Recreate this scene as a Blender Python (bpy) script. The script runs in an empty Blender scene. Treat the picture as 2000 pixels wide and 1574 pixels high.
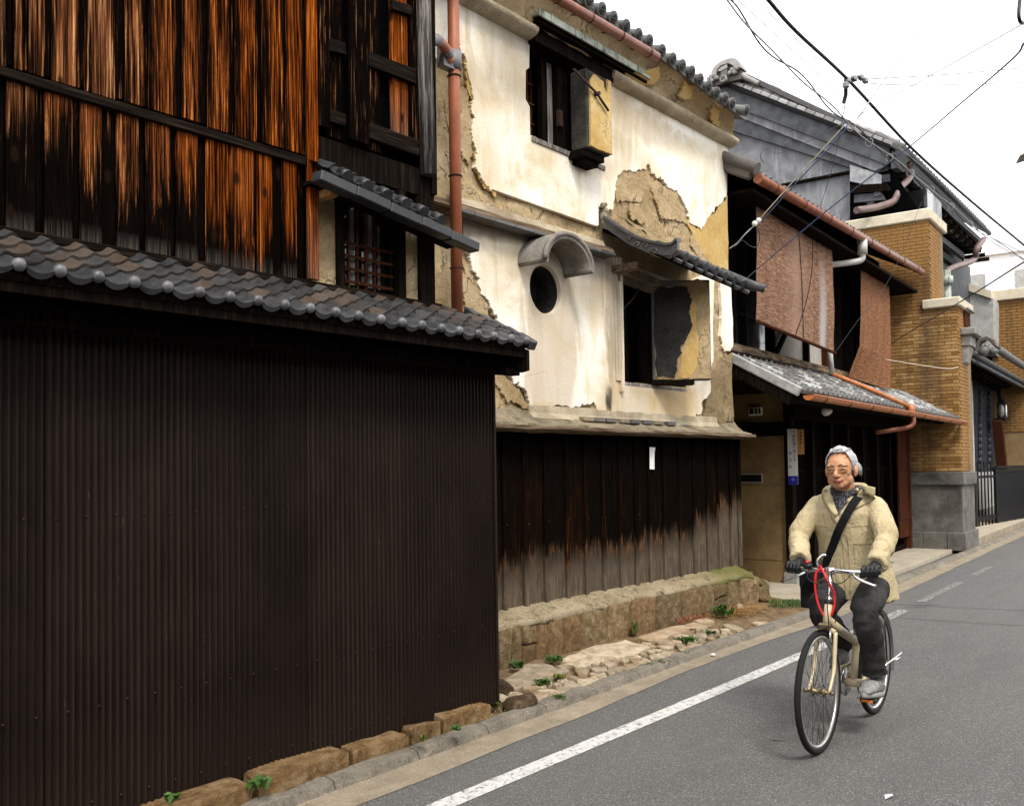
import bpy, bmesh, math, random
from mathutils import Vector, Matrix, noise, geometry
from math import sin, cos, pi, radians, sqrt, atan2
random.seed(11)
SC = bpy.context.scene
COL = SC.collection
# ------------------------------------------------------------------ camera
F_PX, CX, CY, CAM_H = 1820.0, 1000.0, 861.0, 1.6
up = Vector((-.0145, 1, -.03)).normalized()
d1 = Vector(((2550 - CX) / F_PX, 0, -1)); d1.y = -(d1.x * up.x + d1.z * up.z) / up.y; d1.normalize()
d2 = up.cross(d1)
R3 = Matrix((d1, d2, up))
cam_d = bpy.data.cameras.new('camera'); cam = bpy.data.objects.new('camera', cam_d); COL.objects.link(cam)
CAMP = Vector((0, 0, CAM_H))
cam.matrix_world = Matrix.Translation(CAMP) @ R3.to_4x4()
cam_d.sensor_width = 36; cam_d.lens = 36 * F_PX / 2000; cam_d.shift_y = (CY - 787) / 2000
cam_d.clip_start = .05; cam_d.clip_end = 3000
SC.camera = cam
# ------------------------------------------------------------------ sky, sun, exposure
SUN_EL, SUN_AZ = 52, 235          # azimuth: direction towards the sun, degrees from +X counter-clockwise
w = bpy.data.worlds.new('World'); SC.world = w; w.use_nodes = True
nt = w.node_tree; nt.nodes.clear()
wo = nt.nodes.new('ShaderNodeOutputWorld'); bg = nt.nodes.new('ShaderNodeBackground')
sky = nt.nodes.new('ShaderNodeTexSky'); sky.sky_type = 'NISHITA'; sky.sun_disc = False
sky.sun_elevation = radians(SUN_EL); sky.sun_rotation = radians(90 - SUN_AZ); sky.air_density = 1.0; sky.dust_density = 4
tc = nt.nodes.new('ShaderNodeTexCoord'); cn = nt.nodes.new('ShaderNodeTexNoise')
cn.inputs['Scale'].default_value = 2.2; cn.inputs['Detail'].default_value = 5; cn.inputs['Roughness'].default_value = .5
cr = nt.nodes.new('ShaderNodeValToRGB')
cr.color_ramp.elements[0].position = .3; cr.color_ramp.elements[0].color = (10.0, 10.2, 10.7, 1)
cr.color_ramp.elements[1].position = .7; cr.color_ramp.elements[1].color = (12.2, 12.2, 12.2, 1)
mx = nt.nodes.new('ShaderNodeMix'); mx.data_type = 'RGBA'; mx.inputs[0].default_value = .9
nt.links.new(tc.outputs['Generated'], cn.inputs['Vector']); nt.links.new(cn.outputs['Fac'], cr.inputs[0])
nt.links.new(sky.outputs[0], mx.inputs[6]); nt.links.new(cr.outputs[0], mx.inputs[7])
nt.links.new(mx.outputs[2], bg.inputs[0]); bg.inputs[1].default_value = .1
nt.links.new(bg.outputs[0], wo.inputs[0])
sd = bpy.data.lights.new('sun', 'SUN'); so = bpy.data.objects.new('sun', sd); COL.objects.link(so)
sd.energy = 1.5; sd.angle = radians(14); sd.color = (1, .95, .86)
sv = Vector((cos(radians(SUN_EL)) * cos(radians(SUN_AZ)), cos(radians(SUN_EL)) * sin(radians(SUN_AZ)), sin(radians(SUN_EL))))
so.rotation_euler = sv.to_track_quat('Z', 'Y').to_euler(); so.location = sv * 30
SC.view_settings.view_transform = 'Standard'; SC.view_settings.look = 'None'
SC.view_settings.exposure = 1.2; SC.view_settings.gamma = 1; SC.view_settings.use_curve_mapping = False
SC.cycles.max_bounces = 6; SC.cycles.diffuse_bounces = 3; SC.cycles.glossy_bounces = 3
SC.cycles.use_denoising = True; SC.cycles.use_adaptive_sampling = True; SC.cycles.adaptive_threshold = .02

# ------------------------------------------------------------------ survey: where a sighted point lies on a real plane
I4 = Matrix.Identity(4)
class Frame:
    """a straight stretch of the street: x along the frontage, y into the plot, z up"""
    def __init__(s, ox, oy, deg):
        s.D = Matrix.Translation((ox, oy, 0)) @ Matrix.Rotation(radians(deg), 4, 'Z')
        s.I = s.D.inverted()
    def ray(s, px, py):
        r = R3 @ Vector(((px - CX) / F_PX, -(py - CY) / F_PX, -1))
        return s.I @ CAMP, s.I.to_3x3() @ r
    def at(s, px, py, ax, v):
        c, r = s.ray(px, py); return c + r * ((v - c[ax]) / r[ax])
    def X(s, px, py, v): return s.at(px, py, 0, v)
    def Y(s, px, py, v): return s.at(px, py, 1, v)
    def Z(s, px, py, v): return s.at(px, py, 2, v)
W = Frame(0, 0, 0)
S2 = Frame(9.5, 4.85, 4.5)

# ------------------------------------------------------------------ materials
def lin(h):
    h = h.lstrip('#'); o = []
    for i in (0, 2, 4):
        c = int(h[i:i + 2], 16) / 255; o.append(c / 12.92 if c <= .04045 else ((c + .055) / 1.055) ** 2.4)
    return tuple(o) + (1,)
def C4(c): return lin(c) if isinstance(c, str) else (tuple(c) + (1,) if len(c) == 3 else tuple(c))
class Mat:
    def __init__(s, name, rough=.85, spec=.25, metal=0):
        s.m = bpy.data.materials.new(name); s.m.use_nodes = True; s.t = s.m.node_tree
        s.b = s.t.nodes['Principled BSDF']
        s.b.inputs['Roughness'].default_value = rough; s.b.inputs['Specular IOR Level'].default_value = spec
        s.b.inputs['Metallic'].default_value = metal
        s._c = {}
    def n(s, typ, ins=None, **kw):
        o = s.t.nodes.new('ShaderNode' + typ)
        for k, v in kw.items(): setattr(o, k, v)
        for k, v in (ins or {}).items(): s.put(o.inputs[k], v)
        return o
    def put(s, sock, v):
        if isinstance(v, bpy.types.NodeSocket): s.t.links.new(v, sock)
        else:
            if sock.type == 'RGBA': v = C4(v)
            sock.default_value = v
    def co(s, kind):
        if kind not in s._c:
            s._c[kind] = s.n('NewGeometry').outputs['Position'] if kind == 'P' else s.n('TexCoord').outputs[{'O': 'Object', 'G': 'Generated', 'U': 'UV'}[kind]]
        return s._c[kind]
    def info(s, k):
        if 'i' not in s._c: s._c['i'] = s.n('ObjectInfo')
        return s._c['i'].outputs[k]
    def vec(s, v='P', sc=(1, 1, 1), loc=(0, 0, 0), rnd=0):
        v = s.co(v) if isinstance(v, str) else v
        m = s.n('Mapping', {'Vector': v, 'Scale': sc, 'Location': loc})
        if rnd:
            q = s.n('VectorMath', {0: m.outputs[0]}, operation='ADD')
            k = s.n('VectorMath', {0: s.info('Random')}, operation='SCALE'); k.inputs['Scale'].default_value = rnd
            s.t.links.new(k.outputs[0], q.inputs[1]); return q.outputs[0]
        return m.outputs[0]
    def noise(s, v, scale, det=4, rough=.55, dist=0):
        return s.n('TexNoise', {'Vector': v, 'Scale': scale, 'Detail': det, 'Roughness': rough, 'Distortion': dist}).outputs[0]
    def vor(s, v, scale, feature='F1', out=0, rnd=1):
        return s.n('TexVoronoi', {'Vector': v, 'Scale': scale, 'Randomness': rnd}, feature=feature).outputs[out]
    def ramp(s, f, *st):
        r = s.n('ValToRGB', {0: f}); e = r.color_ramp.elements
        while len(e) < len(st): e.new(.5)
        for q, (p, c) in zip(e, st): q.position = p; q.color = C4(c)
        return r.outputs[0]
    def mr(s, f, a, b, c=0., d=1., smooth=False):
        return s.n('MapRange', {0: f, 1: a, 2: b, 3: c, 4: d}, interpolation_type='SMOOTHSTEP' if smooth else 'LINEAR').outputs[0]
    def mix(s, f, a, b, mode='MIX'):
        return s.n('Mix', {0: f, 6: a, 7: b}, data_type='RGBA', blend_type=mode).outputs[2]
    def ma(s, op, a, b=0., c=0.):
        return s.n('Math', {0: a, 1: b, 2: c}, operation=op).outputs[0]
    def sep(s, v):
        return s.n('SeparateXYZ', {0: v}).outputs
    def bump(s, h, dist=.01, strength=1., nrm=None):
        b = s.n('Bump', {'Height': h, 'Distance': dist, 'Strength': strength})
        if nrm: s.t.links.new(nrm, b.inputs['Normal'])
        return b.outputs[0]
    def fin(s, color=None, rough=None, nrm=None, metal=None):
        if color is not None: s.put(s.b.inputs['Base Color'], color)
        if rough is not None: s.put(s.b.inputs['Roughness'], rough)
        if metal is not None: s.put(s.b.inputs['Metallic'], metal)
        if nrm is not None: s.t.links.new(nrm, s.b.inputs['Normal'])
        return s.m
M = {}
def plain(name, col, rough=.7, spec=.3, metal=0, var=.12, scale=12, coord='P', bumpd=0.0, rnd=0.0):
    """one colour with gentle uneven wear"""
    a = Mat(name, rough, spec, metal); v = a.vec(coord, rnd=3 if coord != 'P' else 0)
    f = a.noise(v, scale, 5, .6); c = C4(col)
    lo = tuple(x * (1 - var * 1.6) for x in c[:3]); hi = tuple(min(1, x * (1 + var * 1.6)) for x in c[:3])
    colr = a.ramp(f, (.25, lo), (.75, hi))
    if rnd:
        k = a.mr(a.info('Random'), 0, 1, 1 - rnd, 1 + rnd)
        colr = a.mix(1., colr, a.n('CombineColor', {0: k, 1: k, 2: k}).outputs[0], 'MULTIPLY')
    M[name] = a.fin(colr, nrm=a.bump(a.noise(v, scale * 6, 4), bumpd) if bumpd else None)
    return M[name]

# ------------------------------------------------------------------ objects
WM = {}
def link(name, data, parent=None, m=I4, color=None):
    o = bpy.data.objects.new(name, data); COL.objects.link(o)
    o.matrix_basis = m; WM[o.name] = m.copy()
    if parent is not None:
        o.parent = parent; o.matrix_parent_inverse = WM[parent.name].inverted()
    if color: o.color = color
    return o
def tag(o, label=None, cat=None, group=None, kind=None):
    if label: o['label'] = label
    if cat: o['category'] = cat
    if group: o['group'] = group
    if kind: o['kind'] = kind
    return o
def thing(name, label, cat, m=I4, group=None):
    if isinstance(m, (tuple, Vector)): m = Matrix.Translation(m)
    return tag(link(name, None, None, m), label, cat, group)
def T(*p): return Matrix.Translation(p if len(p) == 3 else p[0])
def RX(d): return Matrix.Rotation(radians(d), 4, 'X')
def RY(d): return Matrix.Rotation(radians(d), 4, 'Y')
def RZ(d): return Matrix.Rotation(radians(d), 4, 'Z')
def SCL(x, y, z): return Matrix.Diagonal((x, y, z, 1))
def basis(o, ex, ey, ez):
    return Matrix(((ex[0], ey[0], ez[0], o[0]), (ex[1], ey[1], ez[1], o[1]), (ex[2], ey[2], ez[2], o[2]), (0, 0, 0, 1)))
class MB:
    def __init__(s): s.v = []; s.f = []; s.sm = []
    def add(s, vs, fs, smooth=False, m=None):
        b = len(s.v)
        s.v += [tuple(m @ Vector(v)) if m is not None else tuple(v) for v in vs]
        s.f += [tuple(i + b for i in f) for f in fs]; s.sm += [smooth] * len(fs); return s
    def box(s, p, q, m=None, taper=None):
        x0, y0, z0 = p; x1, y1, z1 = q
        vs = [(x0, y0, z0), (x1, y0, z0), (x1, y1, z0), (x0, y1, z0), (x0, y0, z1), (x1, y0, z1), (x1, y1, z1), (x0, y1, z1)]
        return s.add(vs, [(0, 3, 2, 1), (4, 5, 6, 7), (0, 1, 5, 4), (1, 2, 6, 5), (2, 3, 7, 6), (3, 0, 4, 7)], False, m)
    def beam(s, a, b, w, h, upv=(0, 0, 1)):
        a = Vector(a); b = Vector(b); d = (b - a); L = d.length; d.normalize()
        sd_ = d.cross(Vector(upv)); sd_.normalize(); u = sd_.cross(d)
        return s.box((0, -w / 2, -h / 2), (L, w / 2, h / 2), basis(a, d, -sd_, u))
    def prism(s, poly, y0, y1, axis=1, m=None, smooth=False):
        """poly in the two other axes, extruded along axis"""
        def mk(p, t): return {0: (t, p[0], p[1]), 1: (p[0], t, p[1]), 2: (p[0], p[1], t)}[axis]
        n = len(poly); vs = [mk(p, y0) for p in poly] + [mk(p, y1) for p in poly]
        fs = [tuple(range(n - 1, -1, -1)), tuple(range(n, 2 * n))]
        b = len(s.f)
        s.add(vs, fs, False, m)
        base = len(s.v) - 2 * n
        for i in range(n):
            j = (i + 1) % n; s.f.append((base + i, base + j, base + n + j, base + n + i)); s.sm.append(smooth)
        return s
    def tube(s, pts, r, seg=8, closed=False, caps=True, smooth=True, flat=None):
        pts = [Vector(p) for p in pts]; n = len(pts)
        rs = r if isinstance(r, (list, tuple)) else [r] * n
        vs = []; prev = None
        for i, p in enumerate(pts):
            if closed: t = pts[(i + 1) % n] - pts[i - 1]
            else: t = pts[min(i + 1, n - 1)] - pts[max(i - 1, 0)]
            t.normalize()
            if prev is None:
                a = Vector((0, 0, 1)) if abs(t.z) < .9 else Vector((1, 0, 0))
                nn = (a - t * a.dot(t)).normalized()
            else:
                nn = (prev - t * prev.dot(t)).normalized()
            prev = nn; bb = t.cross(nn)
            for k in range(seg):
                a = 2 * pi * k / seg
                vs.append(p + nn * (rs[i] * cos(a)) + bb * (rs[i] * sin(a) * (flat or 1)))
        fs = []
        for i in range(n if closed else n - 1):
            j = (i + 1) % n
            for k in range(seg):
                l = (k + 1) % seg; fs.append((i * seg + k, i * seg + l, j * seg + l, j * seg + k))
        s.add(vs, fs, smooth)
        if caps and not closed:
            b = len(s.v) - len(vs)
            s.f.append(tuple(b + k for k in range(seg - 1, -1, -1))); s.sm.append(False)
            s.f.append(tuple(b + (n - 1) * seg + k for k in range(seg))); s.sm.append(False)
        return s
    def ball(s, c, r, seg=10, ring=7, m=None):
        r = (r, r, r) if not isinstance(r, (tuple, list)) else r
        vs = [(c[0], c[1], c[2] + r[2])]
        for i in range(1, ring):
            a = pi * i / ring
            for k in range(seg):
                b = 2 * pi * k / seg; vs.append((c[0] + r[0] * sin(a) * cos(b), c[1] + r[1] * sin(a) * sin(b), c[2] + r[2] * cos(a)))
        vs.append((c[0], c[1], c[2] - r[2])); fs = []
        for k in range(seg):
            l = (k + 1) % seg; fs.append((0, 1 + k, 1 + l)); e = len(vs) - 1; q = 1 + (ring - 2) * seg
            fs.append((e, q + l, q + k))
            for i in range(ring - 2): fs.append((1 + i * seg + k, 1 + (i + 1) * seg + k, 1 + (i + 1) * seg + l, 1 + i * seg + l))
        return s.add(vs, fs, True, m)
    def lathe(s, prof, seg=16, m=None, smooth=True):
        """prof: (radius, height) up the local z axis"""
        vs = []; n = len(prof)
        for r, z in prof:
            for k in range(seg): a = 2 * pi * k / seg; vs.append((r * cos(a), r * sin(a), z))
        fs = [(i * seg + k, i * seg + (k + 1) % seg, (i + 1) * seg + (k + 1) % seg, (i + 1) * seg + k) for i in range(n - 1) for k in range(seg)]
        fs += [tuple(range(seg - 1, -1, -1)), tuple((n - 1) * seg + k for k in range(seg))]
        return s.add(vs, fs, smooth, m)
    def grid(s, fn, nu, nv, smooth=True):
        vs = [fn(i / nu, j / nv) for j in range(nv + 1) for i in range(nu + 1)]
        fs = [(j * (nu + 1) + i, j * (nu + 1) + i + 1, (j + 1) * (nu + 1) + i + 1, (j + 1) * (nu + 1) + i) for j in range(nv) for i in range(nu)]
        return s.add(vs, fs, smooth)
    def mesh(s, name, mats=None, bevel=0, bseg=1, rough=0, sub=0):
        me = bpy.data.meshes.new(name)
        me.from_pydata(s.v, [], s.f); me.polygons.foreach_set('use_smooth', s.sm)
        if bevel or sub:
            bm = bmesh.new(); bm.from_mesh(me)
            if sub: bmesh.ops.subdivide_edges(bm, edges=bm.edges[:], cuts=sub, use_grid_fill=True)
            if bevel: bmesh.ops.bevel(bm, geom=bm.edges[:], offset=bevel, segments=bseg, affect='EDGES', profile=.6)
            if rough:
                for v in bm.verts: v.co += noise.noise_vector(v.co * 9) * rough
            bm.to_mesh(me); bm.free()
        me.validate(); me.update()
        for q in (mats if isinstance(mats, (list, tuple)) else [mats]):
            if q: me.materials.append(M[q] if isinstance(q, str) else q)
        return me
    def build(s, name, mat, parent=None, m=I4, bevel=0, color=None, **k):
        return link(name, s.mesh(name, mat, bevel, **k), parent, m, color)
def box(name, p, q, mat, parent=None, m=I4, bevel=0, color=None, **k):
    return MB().box(p, q).build(name, mat, parent, m, bevel, color, **k)
def tube(name, pts, r, mat, parent=None, m=I4, seg=8, **k):
    return MB().tube(pts, r, seg, **k).build(name, mat, parent, m)
def sag(a, b, n=16, s=0.0):
    a = Vector(a); b = Vector(b)
    return [a.lerp(b, i / n) - Vector((0, 0, s * 4 * (i / n) * (1 - i / n))) for i in range(n + 1)]
def bez(pts, n=8):
    """Catmull-Rom through the points"""
    P = [Vector(p) for p in pts]; P = [P[0] * 2 - P[1]] + P + [P[-1] * 2 - P[-2]]; out = []
    for i in range(1, len(P) - 2):
        for k in range(n):
            t = k / n; a, b, c, d = P[i - 1:i + 3]
            out.append(.5 * ((2 * b) + (c - a) * t + (2 * a - 5 * b + 4 * c - d) * t * t + (3 * b - a - 3 * c + d) * t ** 3))
    out.append(P[-2]); return out
def ragged(poly, amp, lev=3, seed=0, fix=()):
    """break each side of an outline into a crumbly line"""
    rn = random.Random(seed); n = len(poly); out = []
    for i in range(n):
        seg = [Vector(poly[i]), Vector(poly[(i + 1) % n])]
        if i not in fix:
            a = amp
            for _ in range(lev):
                q = []
                for p0, p1 in zip(seg, seg[1:]):
                    d = p1 - p0
                    if d.length > .012:
                        nn = Vector((-d.y, d.x)); nn.normalize()
                        q += [p0, p0.lerp(p1, rn.uniform(.35, .65)) + nn * rn.gauss(0, 1) * min(a, d.length * .22)]
                    else: q += [p0]
                seg = q + [seg[-1]]; a *= .6
        out += seg[:-1]
    return [(p.x, p.y) for p in out]
def plate(name, loops, thick, mat, parent, m, bevel=.0, color=None):
    """flat cut plate: first loop the outline, the rest holes; local xy, front at z=0, back at z=-thick"""
    cu = bpy.data.curves.new(name, 'CURVE'); cu.dimensions = '2D'; cu.fill_mode = 'BOTH'
    for lp in loops:
        sp = cu.splines.new('POLY'); sp.points.add(len(lp) - 1); sp.use_cyclic_u = True
        for q, p in zip(sp.points, lp): q.co = (p[0], p[1], 0, 1)
    cu.extrude = thick / 2; cu.bevel_depth = bevel; cu.bevel_resolution = 0; cu.offset = -bevel
    to = bpy.data.objects.new(name, cu)
    me = bpy.data.meshes.new_from_object(to); bpy.data.objects.remove(to); bpy.data.curves.remove(cu)
    for v in me.vertices: v.co.z -= thick / 2
    me.materials.clear(); me.materials.append(M[mat])
    me.polygons.foreach_set('use_smooth', [False] * len(me.polygons))
    return link(name, me, parent, m, color)
def wallm(D, y): return D @ basis((0, y, 0), (1, 0, 0), (0, 0, 1), (0, -1, 0))    # local xy -> x,z on the plane y, normal towards the street
def text(name, body, size, mat, parent, m, ax='CENTER', thick=.0008):
    cu = bpy.data.curves.new(name, 'FONT'); cu.body = body; cu.size = size; cu.align_x = ax; cu.align_y = 'CENTER'; cu.extrude = thick
    to = bpy.data.objects.new(name, cu); me = bpy.data.meshes.new_from_object(to)
    bpy.data.objects.remove(to); bpy.data.curves.remove(cu); me.materials.clear(); me.materials.append(M[mat])
    return link(name, me, parent, m)
def inside(p, poly):
    r = False; n = len(poly); j = n - 1
    for i in range(n):
        a, b = poly[i], poly[j]
        if (a[1] > p[1]) != (b[1] > p[1]) and p[0] < (b[0] - a[0]) * (p[1] - a[1]) / (b[1] - a[1]) + a[0]: r = not r
        j = i
    return r
def U(a, b): return random.uniform(a, b)
# ================================================================== MATERIALS
def m_asphalt():
    a = Mat('asphalt', .88, .3); v = a.vec('P')
    big = a.noise(v, .5, 4, .6); fine = a.noise(v, 95, 4, .8); sp = a.vor(v, 130, out=1)
    c = a.ramp(fine, (.34, (.026, .025, .024)), (.5, (.085, .082, .079)), (.66, (.22, .21, .2)))
    c = a.mix(.35, c, a.ramp(a.sep(sp)[0], (.2, (.05, .048, .047)), (.8, (.14, .136, .13)), (.96, (.36, .35, .34))))
    c = a.mix(a.mr(big, .35, .7, .0, .35), c, (.125, .12, .112))
    pat = a.noise(a.vec('P', (.5, 2.2, 1)), 1.3, 5, .65)
    c = a.mix(a.mr(pat, .5, .62, 0, .16), c, (.05, .048, .047))
    M['asphalt'] = a.fin(c, nrm=a.bump(a.ma('ADD', fine, a.ma('MULTIPLY', a.vor(v, 160), .7)), .005, .9))
def m_paint():
    a = Mat('road_paint', .8, .3); v = a.vec('P')
    wear = a.ma('ADD', a.noise(v, 22, 6, .75), a.ma('MULTIPLY', a.noise(v, 150, 2, .7), .5))
    k = a.mr(wear, .66, .80)
    x = a.mr(a.sep(a.co('P'))[0], 6.0, 12, 0, .2)
    k = a.mr(a.ma('ADD', wear, x), .76, .9)
    crack = a.mr(a.vor(a.vec('P', (1, 1, 1)), 9, 'DISTANCE_TO_EDGE'), 0, .02, .5, 0)
    c = a.mix(k, (.52, .51, .485), (.11, .105, .10)); c = a.mix(crack, c, (.2, .2, .19))
    M['road_paint'] = a.fin(c, nrm=a.bump(a.noise(v, 150, 3), .003))
def m_concrete(name, lo, hi, bump=.006, rough=.9, sc=1, stain=(.12, .1, .07), st=.3, moss=0):
    a = Mat(name, rough, .2); v = a.vec('P')
    n1 = a.noise(v, 5 * sc, 6, .65); n2 = a.noise(v, 70 * sc, 4, .7); n3 = a.noise(v, 1.7 * sc, 4, .6, .5)
    c = a.ramp(a.ma('ADD', a.ma('MULTIPLY', n1, .5), a.ma('MULTIPLY', n2, .5)), (.36, lo), (.62, hi))
    c = a.mix(a.mr(n3, .5, .68, 0, st), c, stain)
    if moss: c = a.mix(a.mr(a.noise(v, 4, 6, .7), .62 - moss * .2, .72 - moss * .2, 0, .85), c, (.07, .075, .02))
    M[name] = a.fin(c, nrm=a.bump(a.ma('ADD', n2, a.ma('MULTIPLY', n1, 2)), bump))
def m_stone(name, cols, sc=1., bumpd=.02, rnd=.25, lichen=.3, moss=0, spots=(.05, .045, .04), warm=.0):
    a = Mat(name, .92, .15); v = a.vec('P', rnd=4); n1 = a.noise(v, 6 * sc, 7, .68, .4); n2 = a.noise(v, 40 * sc, 5, .75)
    c = a.ramp(n1, (.28, cols[0]), (.5, cols[1]), (.72, cols[2]))
    c = a.mix(a.mr(n2, .55, .75, 0, .55), c, spots)
    c = a.mix(a.mr(a.noise(v, 18 * sc, 4, .7), .6, .72, 0, lichen), c, (.42, .4, .34))
    if moss:
        up_ = a.sep(a.n('NewGeometry').outputs['Normal'])[2]
        k = a.ma('MULTIPLY', a.mr(a.noise(a.vec('P'), 5, 6, .7), .45, .6), a.mr(up_, -.2, .5, .25, 1)); c = a.mix(a.ma('MULTIPLY', k, moss), c, (.075, .085, .018))
    k = a.mr(a.info('Random'), 0, 1, 1 - rnd, 1 + rnd); c = a.mix(1., c, a.n('CombineColor', {0: k, 1: k, 2: k}).outputs[0], 'MULTIPLY')
    r2 = a.ma('FRACT', a.ma('MULTIPLY', a.info('Random'), 13.7)); c = a.mix(a.mr(r2, .5, 1, 0, warm), c, (.30, .13, .04))
    M[name] = a.fin(c, nrm=a.bump(a.ma('ADD', a.ma('MULTIPLY', n1, 2), n2), bumpd))
def m_board():
    """sun-burnt cedar board; object colour: r = how bare, g = how orange, b = how far the char has worn off upward from the bottom, a = grey wear at the foot"""
    a = Mat('burnt_board', .9, .0); g = a.sep(a.co('G')); oc = a.n('SeparateColor', {0: a.info('Color')}).outputs
    v = a.vec('P', (1, 1, .02), rnd=7)
    grain = a.noise(v, 120, 5, .65, .3); fine = a.noise(v, 260, 3, .7)
    wave = a.noise(a.vec('P', (1, 1, .032), rnd=5), 34, 6, .75, 1.2)
    kn = a.vor(a.vec('P', (1, 1, .45), rnd=9), 9); knot = a.mr(kn, .10, .2, 1, 0, True)
    gr = a.ma('ADD', a.ma('MULTIPLY', grain, .6), a.ma('MULTIPLY', wave, .4))
    edge = a.ma('ABSOLUTE', a.ma('SUBTRACT', g[0], .5))
    bare = a.ma('ADD', a.ma('SUBTRACT', oc[0], a.mr(edge, .3, .5, 0, .34)), a.mr(gr, .40, .60, -.5, .4))
    # how worn along the height: b>0.5 bare all over, below that only a band hanging from the top
    top = a.ma('ADD', g[2], a.mr(wave, .3, .7, -.34, .34))
    hang = a.mr(top, a.ma('SUBTRACT', 1.0, oc[2]), a.ma('ADD', a.ma('SUBTRACT', 1.0, oc[2]), .5))
    bare = a.ma('MULTIPLY', bare, hang)
    foot = a.mr(a.ma('ADD', g[2], a.mr(gr, .3, .7, -.035, .035)), .0, .15, 1, 0)
    bk = a.mr(bare, .15, .7)
    tan = a.ramp(gr, (.36, (.008, .004, .002)), (.46, (.045, .018, .008)), (.54, (.14, .062, .027)), (.62, (.38, .22, .11)), (.71, (.70, .50, .32)))
    org = a.ramp(gr, (.36, (.008, .0025, .001)), (.46, (.06, .013, .002)), (.54, (.18, .04, .005)), (.61, (.42, .12, .016)), (.71, (.76, .38, .11)))
    c = a.mix(oc[1], tan, org)
    char = a.ramp(fine, (.35, (.0014, .0011, .001)), (.62, (.0045, .003, .0024)), (.75, (.026, .015, .009)))
    c = a.mix(bk, char, c)
    c = a.mix(a.ma('MULTIPLY', a.ma('MULTIPLY', foot, a.ma('MULTIPLY', a.info('Alpha'), .6)), a.mr(gr, .35, .62, .25, .85)), c, a.ramp(grain, (.38, (.02, .017, .015)), (.65, (.20, .165, .14))))
    c = a.mix(a.ma('MULTIPLY', knot, .9), c, (.012, .006, .004))
    M['burnt_board'] = a.fin(c, nrm=a.bump(gr, .008, .9))
def m_wainscot():
    """black wall boards bleached grey towards the foot; object colour: r = height of the bleached part, g = brown streaks"""
    a = Mat('bleached_board', .9, .0); g = a.sep(a.co('G')); oc = a.n('SeparateColor', {0: a.info('Color')}).outputs
    v = a.vec('P', (1, 1, .03), rnd=7); grain = a.noise(v, 90, 5, .65, .3); wave = a.noise(a.vec('P', (1, 1, .07), rnd=5), 28, 5, .7, 1.0)
    gr = a.ma('ADD', a.ma('MULTIPLY', grain, .5), a.ma('MULTIPLY', wave, .5))
    h = a.ma('ADD', g[2], a.mr(gr, .3, .7, -.13, .13))
    k = a.mr(h, a.ma('ADD', oc[0], .10), a.ma('SUBTRACT', oc[0], .09))
    blot = a.noise(a.vec('P', (1, 1, .5), rnd=2), 9, 5, .65)
    grey = a.ramp(a.ma('ADD', a.ma('MULTIPLY', gr, .6), a.ma('MULTIPLY', blot, .4)), (.34, (.024, .017, .011)), (.5, (.10, .077, .055)), (.66, (.30, .25, .195)))
    grey = a.mix(a.mr(blot, .45, .62, 0, .72), grey, (.035, .027, .02))
    brown = a.ramp(gr, (.5, (.005, .003, .002)), (.62, (.03, .010, .004)), (.74, (.30, .11, .04)))
    char = a.ramp(a.noise(v, 200, 3, .7), (.3, (.0013, .0012, .001)), (.6, (.0042, .0033, .0026)), (.78, (.02, .0145, .011)))
    char = a.mix(a.ma('MULTIPLY', oc[1], a.mr(g[2], .9, .55)), char, brown)
    gu = a.mix(a.ma('MULTIPLY', a.mr(a.ma('ABSOLUTE', a.ma('SUBTRACT', h, a.ma('ADD', oc[0], .04))), 0, .05, .3, 0), a.mr(blot, .48, .6)), a.mix(k, char, grey), (.30, .12, .04))
    M['bleached_board'] = a.fin(a.mix(.0, gu, gu), nrm=a.bump(gr, .006, .8))
def m_wood(name, lo, mid, hi, sc=60, axis=2, rough=.85, bumpd=.005, spec=.015, rnd=.2):
    a = Mat(name, rough, spec); s = [1, 1, 1]; s[axis] = .05; v = a.vec('P', tuple(s), rnd=6); g = a.noise(v, sc, 6, .65, .4)
    c = a.ramp(g, (.3, lo), (.5, mid), (.72, hi)); k = a.mr(a.info('Random'), 0, 1, 1 - rnd, 1 + rnd)
    c = a.mix(1., c, a.n('CombineColor', {0: k, 1: k, 2: k}).outputs[0], 'MULTIPLY'); M[name] = a.fin(c, nrm=a.bump(g, bumpd))
def m_tile(name, lo, hi, brown=.25, rough=.5, spots=.3):
    a = Mat(name, rough, .45); v = a.vec('P', rnd=5); n1 = a.noise(v, 14, 5, .65); n2 = a.noise(v, 90, 4, .7)
    c = a.ramp(a.ma('ADD', a.ma('MULTIPLY', n1, .6), a.ma('MULTIPLY', n2, .4)), (.3, lo), (.68, hi))
    k = a.mr(a.info('Random'), 0, 1, .62, 1.3); c = a.mix(1., c, a.n('CombineColor', {0: k, 1: k, 2: k}).outputs[0], 'MULTIPLY')
    r2 = a.ma('FRACT', a.ma('MULTIPLY', a.info('Random'), 17.3))
    c = a.mix(a.ma('MULTIPLY', a.mr(r2, .6, .75), brown * 2.4), c, (.115, .068, .038))
    c = a.mix(a.mr(n2, .6, .74, 0, spots), c, (.36, .35, .33))
    M[name] = a.fin(c, rough=a.mr(n1, .3, .7, rough - .12, rough + .15), nrm=a.bump(n2, .0015))
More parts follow.
